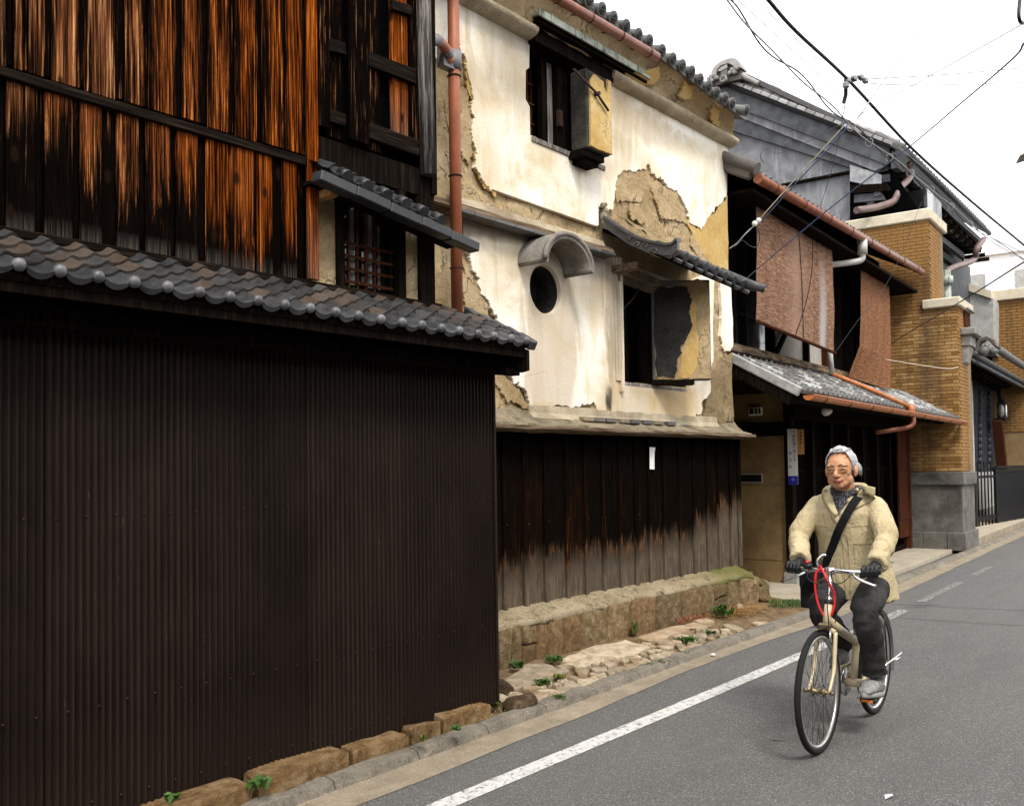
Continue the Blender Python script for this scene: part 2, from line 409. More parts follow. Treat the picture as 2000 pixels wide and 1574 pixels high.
def m_corr():
    a = Mat('brown_sheet', .55, .05); v = a.vec('P'); p = a.sep(a.co('P'))
    st = a.noise(a.vec('P', (1, 1, .02)), 60, 4, .7); big = a.noise(a.vec('P', (1, 1, .6)), 3.2, 5, .65)
    c = a.ramp(big, (.3, (.007, .0045, .0034)), (.7, (.0125, .0082, .0063)))
    # highlight painted along the rib crowns, broken by streaks; scuffs there are wear
    crest = a.mr(p[1], 3.9555, 3.953)
    c = a.mix(a.ma('MULTIPLY', crest, a.mr(st, .35, .7, .05, .5)), c, (.042, .029, .022))
    sc = a.mr(a.noise(a.vec('P', (1, 1, .1)), 120, 2, .9), .71, .76, 0, .6); c = a.mix(a.ma('MULTIPLY', sc, crest), c, (.16, .11, .08))
    dust = a.mr(a.ma('ADD', p[2], a.mr(big, .3, .7, -.12, .12)), .1, .55, .35, 0); c = a.mix(dust, c, (.024, .016, .012))
    M['brown_sheet'] = a.fin(c, rough=a.mr(big, .3, .7, .45, .6), nrm=a.bump(a.noise(a.vec('P', (1, 1, .3)), 2.5, 3), .02, .5))
def m_plaster():
    a = Mat('white_plaster', .9, .15); v = a.vec('P'); p = a.sep(a.co('P'))
    n1 = a.noise(v, 1.6, 5, .6, .4); st = a.noise(a.vec('P', (1, 1, .16)), 5.5, 5, .65, .6); fine = a.noise(v, 30, 5, .7)
    c = a.ramp(n1, (.30, (.58, .475, .32)), (.43, (.71, .63, .49)), (.54, (.82, .78, .69)))
    c = a.mix(a.mr(st, .46, .7, 0, .6), c, (.54, .39, .2))
    c = a.mix(a.mr(fine, .56, .74, 0, .28), c, (.45, .37, .26))
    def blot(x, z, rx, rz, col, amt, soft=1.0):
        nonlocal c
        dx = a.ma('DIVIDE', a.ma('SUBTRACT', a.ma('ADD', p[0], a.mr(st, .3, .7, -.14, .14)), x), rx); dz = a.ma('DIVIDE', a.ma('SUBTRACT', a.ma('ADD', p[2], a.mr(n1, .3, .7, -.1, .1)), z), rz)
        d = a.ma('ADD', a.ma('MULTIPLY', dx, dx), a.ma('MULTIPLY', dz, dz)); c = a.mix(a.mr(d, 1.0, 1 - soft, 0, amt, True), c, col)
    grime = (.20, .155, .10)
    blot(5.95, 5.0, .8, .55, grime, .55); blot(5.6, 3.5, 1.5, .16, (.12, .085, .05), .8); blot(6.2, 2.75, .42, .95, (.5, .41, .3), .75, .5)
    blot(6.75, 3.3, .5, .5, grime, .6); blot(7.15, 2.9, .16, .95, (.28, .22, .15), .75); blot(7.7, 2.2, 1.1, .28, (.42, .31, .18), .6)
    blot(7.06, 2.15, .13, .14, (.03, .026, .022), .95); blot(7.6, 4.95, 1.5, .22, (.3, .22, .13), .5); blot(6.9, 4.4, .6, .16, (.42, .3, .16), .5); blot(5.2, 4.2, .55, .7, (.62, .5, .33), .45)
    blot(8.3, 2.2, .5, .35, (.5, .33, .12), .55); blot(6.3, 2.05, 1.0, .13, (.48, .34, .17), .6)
    crack = a.mr(a.vor(a.vec('P', (1, 1, .6)), 1.7, 'DISTANCE_TO_EDGE'), 0, .004, .35, 0)
    c = a.mix(a.ma('MULTIPLY', crack, a.mr(n1, .45, .6)), c, (.25, .18, .1))
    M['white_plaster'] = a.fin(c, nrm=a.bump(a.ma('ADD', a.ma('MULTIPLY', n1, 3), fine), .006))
def m_mud(name, cols, moss=0, crk=1.0, bd=.03):
    a = Mat(name, .95, .1); v = a.vec('P'); n1 = a.noise(v, 2.5, 5, .6, .5); n2 = a.noise(v, 24, 6, .75, .3); straw = a.noise(a.vec('P', (1, 1, .35)), 55, 4, .8, 1.0)
    dv = a.n('VectorMath', {0: v, 1: a.n('VectorMath', {0: a.n('TexNoise', {'Vector': v, 'Scale': 5., 'Detail': 4.}).outputs[1]}, operation='SCALE').outputs[0]}, operation='ADD')
    dv.inputs[1].links[0].from_node.inputs['Scale'].default_value = .8
    cr = a.vor(dv.outputs[0], 2.6, 'DISTANCE_TO_EDGE'); ck = a.mr(cr, 0, .022, 1, 0)
    ck = a.ma('MULTIPLY', ck, a.mr(n1, .47, .62)); ck = a.ma('MULTIPLY', ck, crk * .8)
    c = a.ramp(a.ma('ADD', a.ma('MULTIPLY', n1, .6), a.ma('MULTIPLY', n2, .4)), (.32, cols[0]), (.5, cols[1]), (.66, cols[2]))
    c = a.mix(a.mr(straw, .6, .75, 0, .5), c, tuple(x * .35 for x in cols[0])); c = a.mix(a.ma('MULTIPLY', ck, .85), c, tuple(x * .16 for x in cols[0]))
    if moss: c = a.mix(a.mr(a.noise(v, 3.5, 6, .7), .55, .68, 0, moss), c, (.06, .06, .022))
    h = a.ma('SUBTRACT', a.ma('ADD', a.ma('MULTIPLY', n2, .6), a.ma('MULTIPLY', n1, 1.2)), a.ma('MULTIPLY', ck, 1.3))
    M[name] = a.fin(c, nrm=a.bump(h, bd))
m_asphalt(); m_paint(); m_board(); m_wainscot(); m_corr(); m_plaster()
m_concrete('gutter', (.15, .12, .085), (.30, .25, .18), .004, st=.45, stain=(.17, .14, .1))
m_concrete('kerb', (.075, .066, .052), (.23, .20, .16), .008, st=.35, stain=(.13, .115, .09))
m_concrete('paving', (.24, .20, .145), (.42, .37, .29), .004, st=.3, stain=(.24, .19, .12))
m_concrete('mortar', (.15, .12, .078), (.35, .29, .2), .018, st=.75, stain=(.06, .05, .032), moss=.35)
m_concrete('grey_stone', (.13, .125, .115), (.3, .29, .265), .008, st=.55, stain=(.075, .07, .065))
m_concrete('dark_stone', (.055, .052, .046), (.17, .16, .14), .01, st=.6, stain=(.025, .023, .02))
m_concrete('cream_stone', (.40, .35, .26), (.60, .54, .42), .004, st=.35, stain=(.36, .3, .2))
m_concrete('earth_wall', (.15, .095, .038), (.29, .20, .095), .006, st=.55, stain=(.08, .05, .02))
m_concrete('grey_render', (.25, .25, .235), (.42, .42, .4), .004, st=.45, stain=(.16, .165, .15))
m_stone('granite', ((.09, .048, .018), (.25, .15, .065), (.42, .31, .18)), 2.2, .03, .3, .35)
m_stone('flagstone', ((.15, .115, .07), (.31, .25, .17), (.46, .39, .29)), 1.3, .010, .3, .15, warm=.25)
m_stone('rubble', ((.11, .068, .03), (.28, .19, .10), (.46, .35, .21)), 2.2, .04, .4, .2, .5, warm=.3)
m_stone('boulder', ((.03, .018, .01), (.09, .055, .03), (.2, .14, .09)), 1.8, .03, .25, .2)
m_wood('dark_wood', (.0022, .0017, .0014), (.006, .0042, .003), (.019, .0125, .009))
m_wood('dark_rail', (.003, .0023, .002), (.009, .0065, .005), (.034, .023, .016), axis=0)
m_wood('grey_wood', (.045, .038, .033), (.17, .15, .135), (.42, .38, .35), 50)
m_wood('worn_rail', (.03, .02, .013), (.12, .085, .055), (.3, .23, .16), 40, 0, bumpd=.012)
m_wood('brown_wood', (.02, .007, .004), (.05, .017, .009), (.10, .04, .02))
m_wood('pale_wood', (.35, .17, .06), (.5, .27, .1), (.6, .36, .16))
m_wood('black_panel', (.022, .024, .028), (.034, .037, .043), (.05, .054, .062), 20, 0, .6)
m_tile('eave_tile', (.016, .0165, .018), (.06, .061, .064), 0, .36, .12)
m_tile('roof_tile', (.016, .016, .017), (.06, .059, .058), .15, .38, .12)
m_tile('tile_knob', (.06, .06, .064), (.135, .135, .14), 0, .42, .1)
m_tile('dark_tile', (.008, .0085, .0095), (.034, .035, .038), 0, .5, .12)
m_tile('old_tile', (.035, .034, .032), (.13, .127, .12), .1, .6, .4)
m_tile('pale_tile', (.13, .13, .127), (.38, .38, .37), .1, .5, .6)
m_mud('mud', ((.22, .15, .07), (.40, .295, .165), (.50, .395, .25)))
m_mud('mud_mossy', ((.13, .09, .045), (.26, .19, .105), (.36, .28, .165)), .7)
m_mud('yellow_coat', ((.34, .20, .06), (.46, .31, .115), (.53, .40, .20)), 0, .45, .008)
def m_copper(name, a0, b0, stain, amt, rough=.45, metal=.25):
    a = Mat(name, rough, .45, metal); v = a.vec('P'); n = a.noise(v, 9, 5, .6); c = a.ramp(n, (.3, a0), (.7, b0))
    c = a.mix(a.mr(a.noise(a.vec('P', (1, 1, .3)), 16, 5, .7), .5, .64, 0, amt), c, stain); M[name] = a.fin(c, nrm=a.bump(n, .002))
m_copper('red_pipe', (.30, .085, .035), (.38, .12, .055), (.2, .06, .03), .4, .5, 0)
m_copper('copper', (.16, .05, .024), (.26, .09, .045), (.06, .025, .015), .5, .5, .2)
m_copper('orange_pipe', (.36, .105, .025), (.46, .16, .045), (.2, .065, .02), .4, .5, 0)
m_copper('patina', (.20, .24, .2), (.42, .45, .36), (.05, .05, .045), .85, .7, 0)
m_copper('mauve_copper', (.12, .08, .075), (.19, .13, .12), (.08, .055, .05), .4, .5, .1)
plain('pipe_grey', (.17, .165, .17), .5); plain('pale_pipe', (.42, .40, .37), .55); plain('black_metal', (.005, .005, .0055), .65, .12)
plain('soil', (.15, .10, .055), .95, .1, var=.35, scale=9, bumpd=.01); plain('rust', (.035, .016, .010), .8)
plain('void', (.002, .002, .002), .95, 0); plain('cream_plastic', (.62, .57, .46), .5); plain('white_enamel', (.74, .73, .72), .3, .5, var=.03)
plain('blue_enamel', (.008, .02, .30), .3, .5, var=.03); plain('ink', (.012, .012, .014), .6, var=0); plain('paper', (.66, .64, .62), .9, var=.08, scale=20)
plain('grey_panel', (.12, .122, .128), .7, var=.25, scale=3); plain('interior_plaster', (.30, .28, .24), .9)
def m_glass(name, col, rough=.08):
    a = Mat(name, rough, .6); v = a.vec('P'); M[name] = a.fin(a.ramp(a.noise(v, 2.5, 3), (.3, tuple(x * .6 for x in col)), (.7, col)), nrm=a.bump(a.noise(v, 1.5, 2), .02, .4))
m_glass('dark_glass', (.012, .013, .014)); m_glass('frosted', (.20, .20, .19), .35)

# ================================================================== GROUND
def sheet(name, pts, z, mat, kind='structure', parent=None):
    return tag(MB().add([(p[0], p[1], z) for p in pts], [tuple(range(len(pts)))]).build(name, mat, parent), kind=kind)
sheet('ground', [(-400, -400), (400, -400), (400, 400), (-400, 400)], -.06, 'soil')
KB = [(-8, 3.35), (-2, 3.56), (1, 3.66), (2.9, 3.73), (4.4, 3.785), (5.6, 3.84), (7.1, 3.905), (9.4, 3.955), (11.7, 4.07), (13.6, 4.20), (16.9, 4.42), (23.5, 4.93), (60, 7.8)]   # foot of the kerb
GE = [(-8, 3.1), (-2, 3.32), (1, 3.42), (2.9, 3.5), (4.9, 3.6), (6.3, 3.72), (7.4, 3.77), (9.4, 3.77), (11.5, 3.82), (14.9, 4.08), (18.3, 4.36), (24, 4.78), (60, 7.6)]
def at_x(L, x):
    for (a, b), (c, d) in zip(L, L[1:]):
        if x <= c: return b + (d - b) * (x - a) / (c - a)
    return L[-1][1]
road = sheet('road', [(-8, -9)] + [(x, y + .3) for x, y in KB] + [(60, -9)], 0, 'asphalt')
ge2 = []
for i in range(0, 300):
    x = -8 + i * .2; ge2.append((x, at_x(GE, x) + .018 * noise.noise((x * 1.3, 3, 1)) + .012 * noise.noise((x * 5, 7, 1))))
gut = MB()
for (x0, y0), (x1, y1) in zip(ge2, ge2[1:]):
    gut.add([(x0, y0, .004), (x1, y1, .004), (x1, at_x(KB, x1) + .05, .010), (x0, at_x(KB, x0) + .05, .010)], [(0, 1, 2, 3)])
tag(gut.build('road_gutter', 'gutter'), kind='structure')
# edge line: the near run is solid, then worn dashes
LL = [(-6, 3.20), (3.14, 3.244), (5.12, 3.275), (7.76, 3.34), (9.7, 3.39), (11.5, 3.50), (14.5, 3.69), (16.8, 3.85), (25, 4.5)]
def dash(x0, x1, wd):
    b = MB(); n = max(2, int((x1 - x0) / .08)); vs = []
    for i in range(n + 1):
        x = x0 + (x1 - x0) * i / n; y = at_x(LL, x); j = .006 * noise.noise((x * 9, 1, 2)); k = .006 * noise.noise((x * 9, 5, 2))
        vs += [(x, y + j, .004), (x, y - wd + k, .004)]
    b.add(vs, [(2 * i, 2 * i + 1, 2 * i + 3, 2 * i + 2) for i in range(n)])
    tag(b.build('road_line', 'road_paint'), kind='structure')
for x0, x1, wd in ((-5, 10.55, .118), (11.25, 13.4, .11), (14.3, 15.6, .09)): dash(x0, x1, wd)
plain('seam', (.02, .019, .018), .8)
for pts in ([(10.9, 3.75), (11.0, 3.0), (11.35, 1.9)], [(9.95, 3.25), (10.1, 2.4), (10.35, 1.4), (10.5, .6)], [(10.75, 3.45), (10.85, 3.2)], [(10.95, 3.42), (11.15, 3.12)], [(14.4, 3.5), (14.6, 3.2)], [(17.3, 4.25), (17.6, 4.0)], [(14.3, 4.15), (15.5, 4.1)], [(5.12, 2.42), (5.16, 2.34)]):
    P = bez([(x, y, .005) for x, y in pts], 6); b = MB(); vs = []
    for i, p in enumerate(P):
        d = (P[min(i + 1, len(P) - 1)] - P[max(i - 1, 0)]).normalized(); s_ = Vector((-d.y, d.x, 0)) * (.006 + .004 * noise.noise(p * 7)) * (.3 if i in (0, len(P) - 1) else 1)
        vs += [p + s_, p - s_]
    tag(b.add(vs, [(2 * i, 2 * i + 1, 2 * i + 3, 2 * i + 2) for i in range(len(P) - 1)]).build('road_crack', 'seam'), kind='structure')

kerb = tag(link('kerb', None, None, T(4.5, 3.9, 0)), kind='structure')
def kerb_stone(x0, x1, parent, w=.10, h=.062, name='kerb_stone', mat='kerb'):
    y0, y1 = at_x(KB, x0), at_x(KB, x1)
    prof = [(-.03, -.03), (0, .0), (.012, h * .55), (.022, h * .88), (.042, h), (w, h + .006), (w + .01, -.03)]
    b = MB(); n = 5; vs = []
    for i in range(n + 1):
        t = i / n; x = x0 + (x1 - x0) * t; y = y0 + (y1 - y0) * t
        for q, (dy, z) in enumerate(prof):
            jj = noise.noise((x * 6, q, 3)) * .007 * (1 if 0 < q < 6 else 0)
            e = .006 if i in (0, n) and 1 < q < 6 else 0
            vs.append((x, y + dy + e + jj, z - e + jj))
    k = len(prof); fs = [(i * k + j, (i + 1) * k + j, (i + 1) * k + j + 1, i * k + j + 1) for i in range(n) for j in range(k - 1)]
    fs += [tuple(range(k)), tuple(n * k + j for j in range(k - 1, -1, -1))]
    return b.add(vs, fs).build(name, mat, parent)
x = -1.2
while x < 30:
    L = .6 + (.0 if x < 12 else .6); kerb_stone(x + .004, x + L - .004, kerb); x += L
footpath = tag(link('footpath', None, None, T(6, 4.2, 0)), kind='structure')
soil = MB().grid(lambda u, v: (-1 + u * 11, at_x(KB, -1 + u * 11) + .1 + v * (5.2 - at_x(KB, -1 + u * 11)), .024 + .085 * min(1, v * (5.2 - at_x(KB, -1 + u * 11)) / .55) + .010 * noise.noise((u * 30, v * 6, 1))), 110, 8)
soil.build('soil_bed', 'soil', footpath)
def slab(poly, z0, z1, mat, name='paving_stone', bev=.012, rough=.007, parent=None, seed=0, tilt=0):
    n = len(poly); rn = random.Random(seed); pts = []
    for i in range(n):      # break the sides a little
        a = Vector(poly[i]); b = Vector(poly[(i + 1) % n]); pts.append(a); L = (b - a).length
        if L > .12:
            for t in (.33, .67): q = a.lerp(b, t); pts.append(q + Vector((rn.gauss(0, 1), rn.gauss(0, 1))) * min(.014, L * .06))
    area = sum(pts[i].x * pts[i - 1].y - pts[i - 1].x * pts[i].y for i in range(len(pts)))
    if area > 0: pts = pts[::-1]
    ce = sum(pts, Vector((0, 0))) / len(pts); tx, ty = rn.gauss(0, .02), rn.gauss(0, .025) + tilt
    def zz(p): return z1 + (p.x - ce.x) * tx + (p.y - ce.y) * ty
    rings = [(1.0, z0 - .0, 0), (1.0, None, -.014), (.955, None, -.003), (.8, None, .002)]
    vs = []; m = len(pts)
    for s_, z, dz in rings:
        for p in pts:
            q = ce + (p - ce) * (1 - (1 - s_) * (1 if s_ == 1 else min(1, .5 / max(.1, (p - ce).length))))
            vs.append((q.x, q.y, z0 if z is not None else zz(q) + dz + rough * noise.noise((q.x * 11, q.y * 11, seed))))
    vs.append((ce.x, ce.y, zz(ce) + .003)); fs = []
    for r in range(3):
        for i in range(m): j = (i + 1) % m; fs.append((r * m + i, r * m + j, (r + 1) * m + j, (r + 1) * m + i))
    fs += [(3 * m + i, 3 * m + (i + 1) % m, 4 * m) for i in range(m)]
    return MB().add(vs, fs).build(name, mat, parent if parent is not None else footpath)
# granite row at the foot of the brown sheets
for i, (x0, x1, d) in enumerate(((.55, 1.25, 0), (1.3, 1.98, .01), (2.02, 2.56, 0), (2.60, 3.16, .012), (3.19, 3.60, -.005), (3.63, 3.86, .0), (3.89, 4.32, .012))):
    ya, yb = at_x(KB, x0) + .095, at_x(KB, x1) + .095
    slab([(x0, ya), (x1, yb), (x1 - .01, 3.965), (x0 + .015, 3.965)], .03, .145 + d, 'granite', rough=.02, seed=i + 3)
def zf(p): return .05 + .085 * min(1, max(0, (p.y - at_x(KB, p.x) - .1) / .55))
def z1(px, py):
    p = W.Z(px, py, .08)
    for _ in range(5): p = W.Z(px, py, zf(p) + .012)
    return p
def CP(pts):
    q = [z1(940 + x / 3.03, 1080 + y / 3.03) for x, y in pts]
    return [(p.x, max(p.y, at_x(KB, p.x) + .104 + .008 * (i % 2))) for i, p in enumerate(q)]
FL = [[(100, 752), (240, 655), (380, 650), (525, 692), (415, 738), (200, 782)], [(470, 622), (600, 567), (860, 520), (1000, 556), (880, 600), (700, 642), (560, 648)],
 [(925, 497), (1100, 440), (1260, 405), (1340, 430), (1240, 450), (1130, 488), (1070, 516), (985, 515)], [(560, 742), (680, 725), (748, 755), (690, 785), (602, 792)],
 [(440, 792), (540, 755), (620, 790), (640, 800), (520, 832)], [(265, 850), (340, 820), (430, 830), (440, 870), (370, 892)], [(330, 800), (420, 790), (512, 822), (500, 840), (430, 828)],
 [(540, 660), (640, 645), (652, 665), (560, 682)], [(550, 690), (640, 686), (630, 712), (572, 722)], [(640, 672), (740, 665), (750, 690), (680, 702)], [(700, 645), (790, 640), (806, 660), (750, 676)],
 [(740, 702), (830, 670), (908, 690), (885, 712), (780, 737)], [(840, 660), (920, 645), (980, 665), (930, 692)], [(880, 632), (1000, 628), (1048, 650), (960, 662)],
 [(985, 610), (1080, 580), (1175, 592), (1160, 605), (1110, 626), (1010, 632)], [(1010, 560), (1100, 570), (1045, 580)], [(1025, 522), (1130, 515), (1152, 530), (1060, 541)], [(1035, 550), (1140, 545), (1130, 566), (1075, 570)],
 [(1185, 556), (1320, 525), (1425, 505), (1435, 516), (1330, 550), (1240, 568)], [(1240, 486), (1330, 475), (1342, 490), (1260, 501)], [(1330, 452), (1400, 450), (1412, 465), (1362, 476)], [(1410, 441), (1460, 440), (1476, 455), (1420, 461)],
 [(1410, 496), (1480, 488), (1492, 500), (1430, 511)], [(1250, 435), (1310, 430), (1330, 445), (1270, 455)], [(650, 722), (735, 700), (770, 735), (740, 750)], [(880, 700), (960, 690), (1000, 660), (1040, 655), (985, 690), (920, 708)],
 [(1130, 490), (1180, 480), (1235, 492), (1200, 505)], [(1600, 405), (1680, 400), (1720, 412), (1640, 422)], [(1250, 395), (1330, 385), (1380, 400), (1320, 412)]]
for i, p in enumerate(FL):
    c_ = CP(p); m_ = sum((Vector(q) for q in c_), Vector((0, 0))) / len(c_); slab(c_, .02, zf(m_) + .010 + .005 * (i % 3), 'flagstone', seed=i + 20, rough=.008, tilt=.14 if m_.y < at_x(KB, m_.x) + .6 else 0)
# smaller cobbles packed between the traced slabs
rn_ = random.Random(77); taken = [CP(p) for p in FL]; cen = []
for k in range(900):
    x = rn_.uniform(4.6, 8.1); y = at_x(KB, x) + .13 + rn_.random() * (.42 - .05 * (x - 4.6)); q = Vector((x, y))
    if x > 7.3 and y > at_x(KB, x) + .3: continue
    d = min(min((q - Vector(v)).length for v in t) if not inside((x, y), t) else 0 for t in taken); d2 = min([(q - c).length - r for c, r in cen] + [9])
    for t in taken:
        for a_, b_ in zip(t, t[1:] + t[:1]):
            a_, b_ = Vector(a_), Vector(b_); ab = b_ - a_; u = max(0, min(1, (q - a_).dot(ab) / max(1e-6, ab.length_squared))); d = min(d, (q - a_ - ab * u).length)
    r = min(d, d2, y - at_x(KB, x) - .10, .11) * .93
    if r < .028: continue
    cen.append((q, r)); n_ = rn_.choice((5, 6, 6, 7)); a0 = rn_.uniform(0, 6); po = [(x + r * 1.12 * rn_.uniform(.85, 1.1) * cos(a0 + 2 * pi * i / n_), y + r * rn_.uniform(.85, 1.1) * sin(a0 + 2 * pi * i / n_)) for i in range(n_)]
    slab(po, .02, zf(q) + .006 + rn_.uniform(-.004, .004), 'flagstone', seed=k + 200, rough=.006, tilt=.14)
# concrete paving in front of the blind house, with two drain gratings
pv = MB()
def spt(x, y, z): return tuple(S2.D @ Vector((x, y, z)))
for i, (x0, x1) in enumerate(((.62, 2.2), (2.2, 4.1), (4.1, 6.0), (6.0, 7.98))):
    MB().box((x0 + .004, -.70, .0), (x1 - .004, 1.2, .075), S2.D).build('paving_slab', 'paving', footpath, bevel=.004)
for x0, x1, y0, y1 in ((3.0, 3.9, -.42, -.26), (4.3, 5.3, -.38, -.22)):
    g = MB().box((x0, y0, .0755), (x1, y1, .079), S2.D).build('drain_grating', 'black_metal', footpath); bb = MB()
    for k in range(14): bb.box((x0 + .02 + k * (x1 - x0) / 14, y0 + .015, .0795), (x0 + .05 + k * (x1 - x0) / 14, y1 - .015, .083), S2.D)
    bb.build('grating_bars', 'pipe_grey', g)
MB().box((8.35, -.86, .0), (30, .6, .19), S2.D).build('step', 'paving', footpath, bevel=.006)
MB().box((8.33, -.9, .0), (30, -.862, .185), S2.D).build('step_edge', 'gutter', footpath, bevel=.004)
# ================================================================== TIMBER HOUSE (nearest, brown sheets below, burnt boards above)
def pan_tile(w, L, t=.012, dip=.014, roll=.018, rw=.05, eave=False, ball=.028, seg=5):
    """one interlocking tile: x across, y up the slope, z off the roof"""
    xs = [0]; zs = [.0]
    pw = w - rw
    for i in range(seg + 1): u = i / seg; xs.append(.004 + u * (pw - .004)); zs.append(-dip * sin(pi * u) ** .8)
    for i in range(1, 5): u = i / 4; xs.append(pw + u * rw * .98); zs.append(roll * sin(pi * (u * .92 + .04)))
    n = len(xs); vs = []; lift = .018
    for y, dz in ((0, lift), (L, 0)):
        vs += [(x, y, z + dz) for x, z in zip(xs, zs)]
    vs += [(x, 0, z + lift - t) for x, z in zip(xs, zs)]
    b = MB().add(vs[:2 * n], [(i, i + 1, n + i + 1, n + i) for i in range(n - 1)], True)
    b.add(vs[:n] + vs[2 * n:], [(i, n + i, n + i + 1, i + 1) for i in range(n - 1)])
    if eave:
        # hanging lip along the front of the pan, then the knob that closes the roll
        m_ = seg + 2; lip = []
        for dy, dz0, dz1 in ((-.012, 0, -.034),):
            for i in range(m_): lip.append((xs[i], dy, zs[i] + lift - .002)); 
            for i in range(m_): lip.append((xs[i], dy, zs[i] + lift - .020 - .008 * sin(pi * i / (m_ - 1))))
            for i in range(m_): lip.append((xs[i], .004, zs[i] + lift))
            for i in range(m_): lip.append((xs[i], .004, zs[i] + lift - .020 - .008 * sin(pi * i / (m_ - 1))))
        fs = []
        for i in range(m_ - 1):
            fs += [(i, m_ + i, m_ + i + 1, i + 1), (i + 1, 2 * m_ + i + 1, 2 * m_ + i, i), (m_ + i, 3 * m_ + i, 3 * m_ + i + 1, m_ + i + 1)]
        b.add(lip, fs)
    return b
TH = thing('timber_house', 'dark old timber house with burnt cedar boards above brown corrugated sheets', 'house', T(3, 3.96, 0))
YC, YU = 3.96, 4.20
body = box('house_body', (-1.2, 4.3, .05), (4.18, 9, 6.2), 'dark_wood', TH)
box('ground_room', (-1.2, 3.985, .1), (4.44, 4.3, 2.36), 'dark_wood', TH)
# corrugated sheets
edges = [-1.0, -.3, .36, 1.02, 1.68, 2.34, 3.0, 3.66, 4.465]
for k, (xa, xb) in enumerate(zip(edges, edges[1:])):
    b = MB(); n = int(round((xb - xa) / .032 * 8)); rows = [.125, .5, .95, 1.4, 1.9, 2.36]; vs = []; yo = .004 * (k % 2)
    for z in rows:
        for i in range(n + 1):
            x = xa + (xb - xa) * i / n; vs.append((x, YC - .0055 * (1 + cos(2 * pi * x / .032)) + yo + .004 * noise.noise((x * 1.5, z * 1.2, 2)), z + (.006 * noise.noise((x * 2, 1, 4)) if z < .2 else 0)))
    fs = [(r * (n + 1) + i, r * (n + 1) + i + 1, (r + 1) * (n + 1) + i + 1, (r + 1) * (n + 1) + i) for r in range(len(rows) - 1) for i in range(n)]
    b.add(vs, fs, True).build('corrugated_sheet', 'brown_sheet', TH)
scr = MB().ball((0, 0, 0), (.0045, .004, .0045), 6, 5).mesh('screw', 'rust')
for z, off in ((1.425, 0), (.62, .05), (.22, .02)):
    for i in range(28): link('screw', scr, TH, T(.95 + i * .128 + off, YC - .0125, z + U(-.004, .004)))
box('corner_trim', (4.462, 3.945, .125), (4.478, 3.99, 2.36), 'brown_sheet', TH)
# lower roof: eave line from the sighted knobs
YE, ZE, SLP = 3.65, 2.372, radians(25.5)
RL = basis((0, YE, ZE), (1, 0, 0), (0, cos(SLP), sin(SLP)), (0, -sin(SLP), cos(SLP)))
kn = [W.Y(px, 566 + (px - 327) * .1463, YE).x for px in (36, 115.5, 191, 263, 327, 392, 452, 505, 557, 607, 657, 700, 744, 785, 824, 860, 898, 934, 966, 997, 1025)]
pit = (kn[-1] - kn[0]) / (len(kn) - 1); PW = pit
lower = MB().box((-1.0, .0, -.045), (kn[-1] + .02, .62, -.012)).build('lower_roof', 'dark_wood', TH, RL)
tA = pan_tile(PW, .16, seg=7).mesh('roof_tile', 'roof_tile'); tE = pan_tile(PW, .16, eave=True, ball=.029, seg=9).mesh('eave_tile', 'eave_tile')
tK = MB().ball((PW - .025, -.002, .018), (.0265, .024, .0265), 12, 8).mesh('tile_knob', 'tile_knob')
x_last = kn[-1] - (PW - .025)
ncol = int((x_last + .8) / PW)
for c in range(ncol + 1):
    x = x_last - c * PW
    for r in range(5):
        y = r * .122
        if r == 4 and x > 4.2: continue
        mt_ = RL @ T(x + U(-.002, .002), y + U(-.003, .003), .0 + U(0, .002)) @ RZ(U(-.6, .6)); link('eave_tile' if r == 0 else 'roof_tile', tE if r == 0 else tA, lower, mt_)
        if r == 0: link('tile_knob', tK, lower, mt_)
vt = MB()   # closing verge pieces at the right end
for r in range(5):
    b = MB().box((0, 0, -.04), (.07, .145, .022)).build('verge_tile', 'eave_tile', lower, RL @ T(kn[-1] + .03, r * .122 - .02, .006) @ RX(5), bevel=.008)
box('fascia', (-1, 3.675, 2.29), (kn[-1] + .03, 3.70, 2.35), 'dark_wood', lower)
MB().prism([(3.66, 2.335), (3.66, 2.21), (3.72, 2.20), (4.3, 2.44), (4.3, 2.6)], kn[-1] + .03, kn[-1] + .055, 0).build('barge_board', 'dark_wood', lower)
box('eave_beam', (-1, 3.84, 2.20), (4.60, 3.91, 2.28), 'dark_wood', lower)
raf = MB().box((-.02, 0, -.1), (.02, .6, -.047)).mesh('rafter', 'dark_wood')
for i in range(14): link('rafter', raf, lower, RL @ T(4.3 - i * .36, .02, 0))
# burnt boards, two courses
def board(x0, x1, z0, z1, y, cl, name='wall_board', mat='burnt_board', parent=None, th=.018):
    j = U(-.003, .003)
    return MB().box((x0, y - th + j, z0), (x1, y + j, z1)).build(name, mat, parent or TH, bevel=.003, color=cl)
def burn(i, n, row):
    t = i / n
    if row == 0: return (U(.30, .66), min(1, max(0, t * 1.25 - .05 + U(-.2, .2))), 1.6, 0)
    return (U(.6, .95) - .05 * (t < .25), min(1, .35 + t * .75 + U(-.15, .2)), (.36 + U(-.06, .2)) * (1.8 if t > .35 else 1.35), 1)
top = [(-260, -140), (-120, 10), (45, 88), (118, 192), (228, 362), (388, 528), (578, 668), (692, 822), (850, 945), (970, 1080), (1102, 1206), (1232, 1330), (1348, 1426)]
low = [(-200, -60), (18, 156), (203, 335), (374, 476), (550, 655), (688, 802), (834, 936), (978, 1082), (1090, 1204), (1220, 1292), (1340, 1408)]
ZM = 3.335
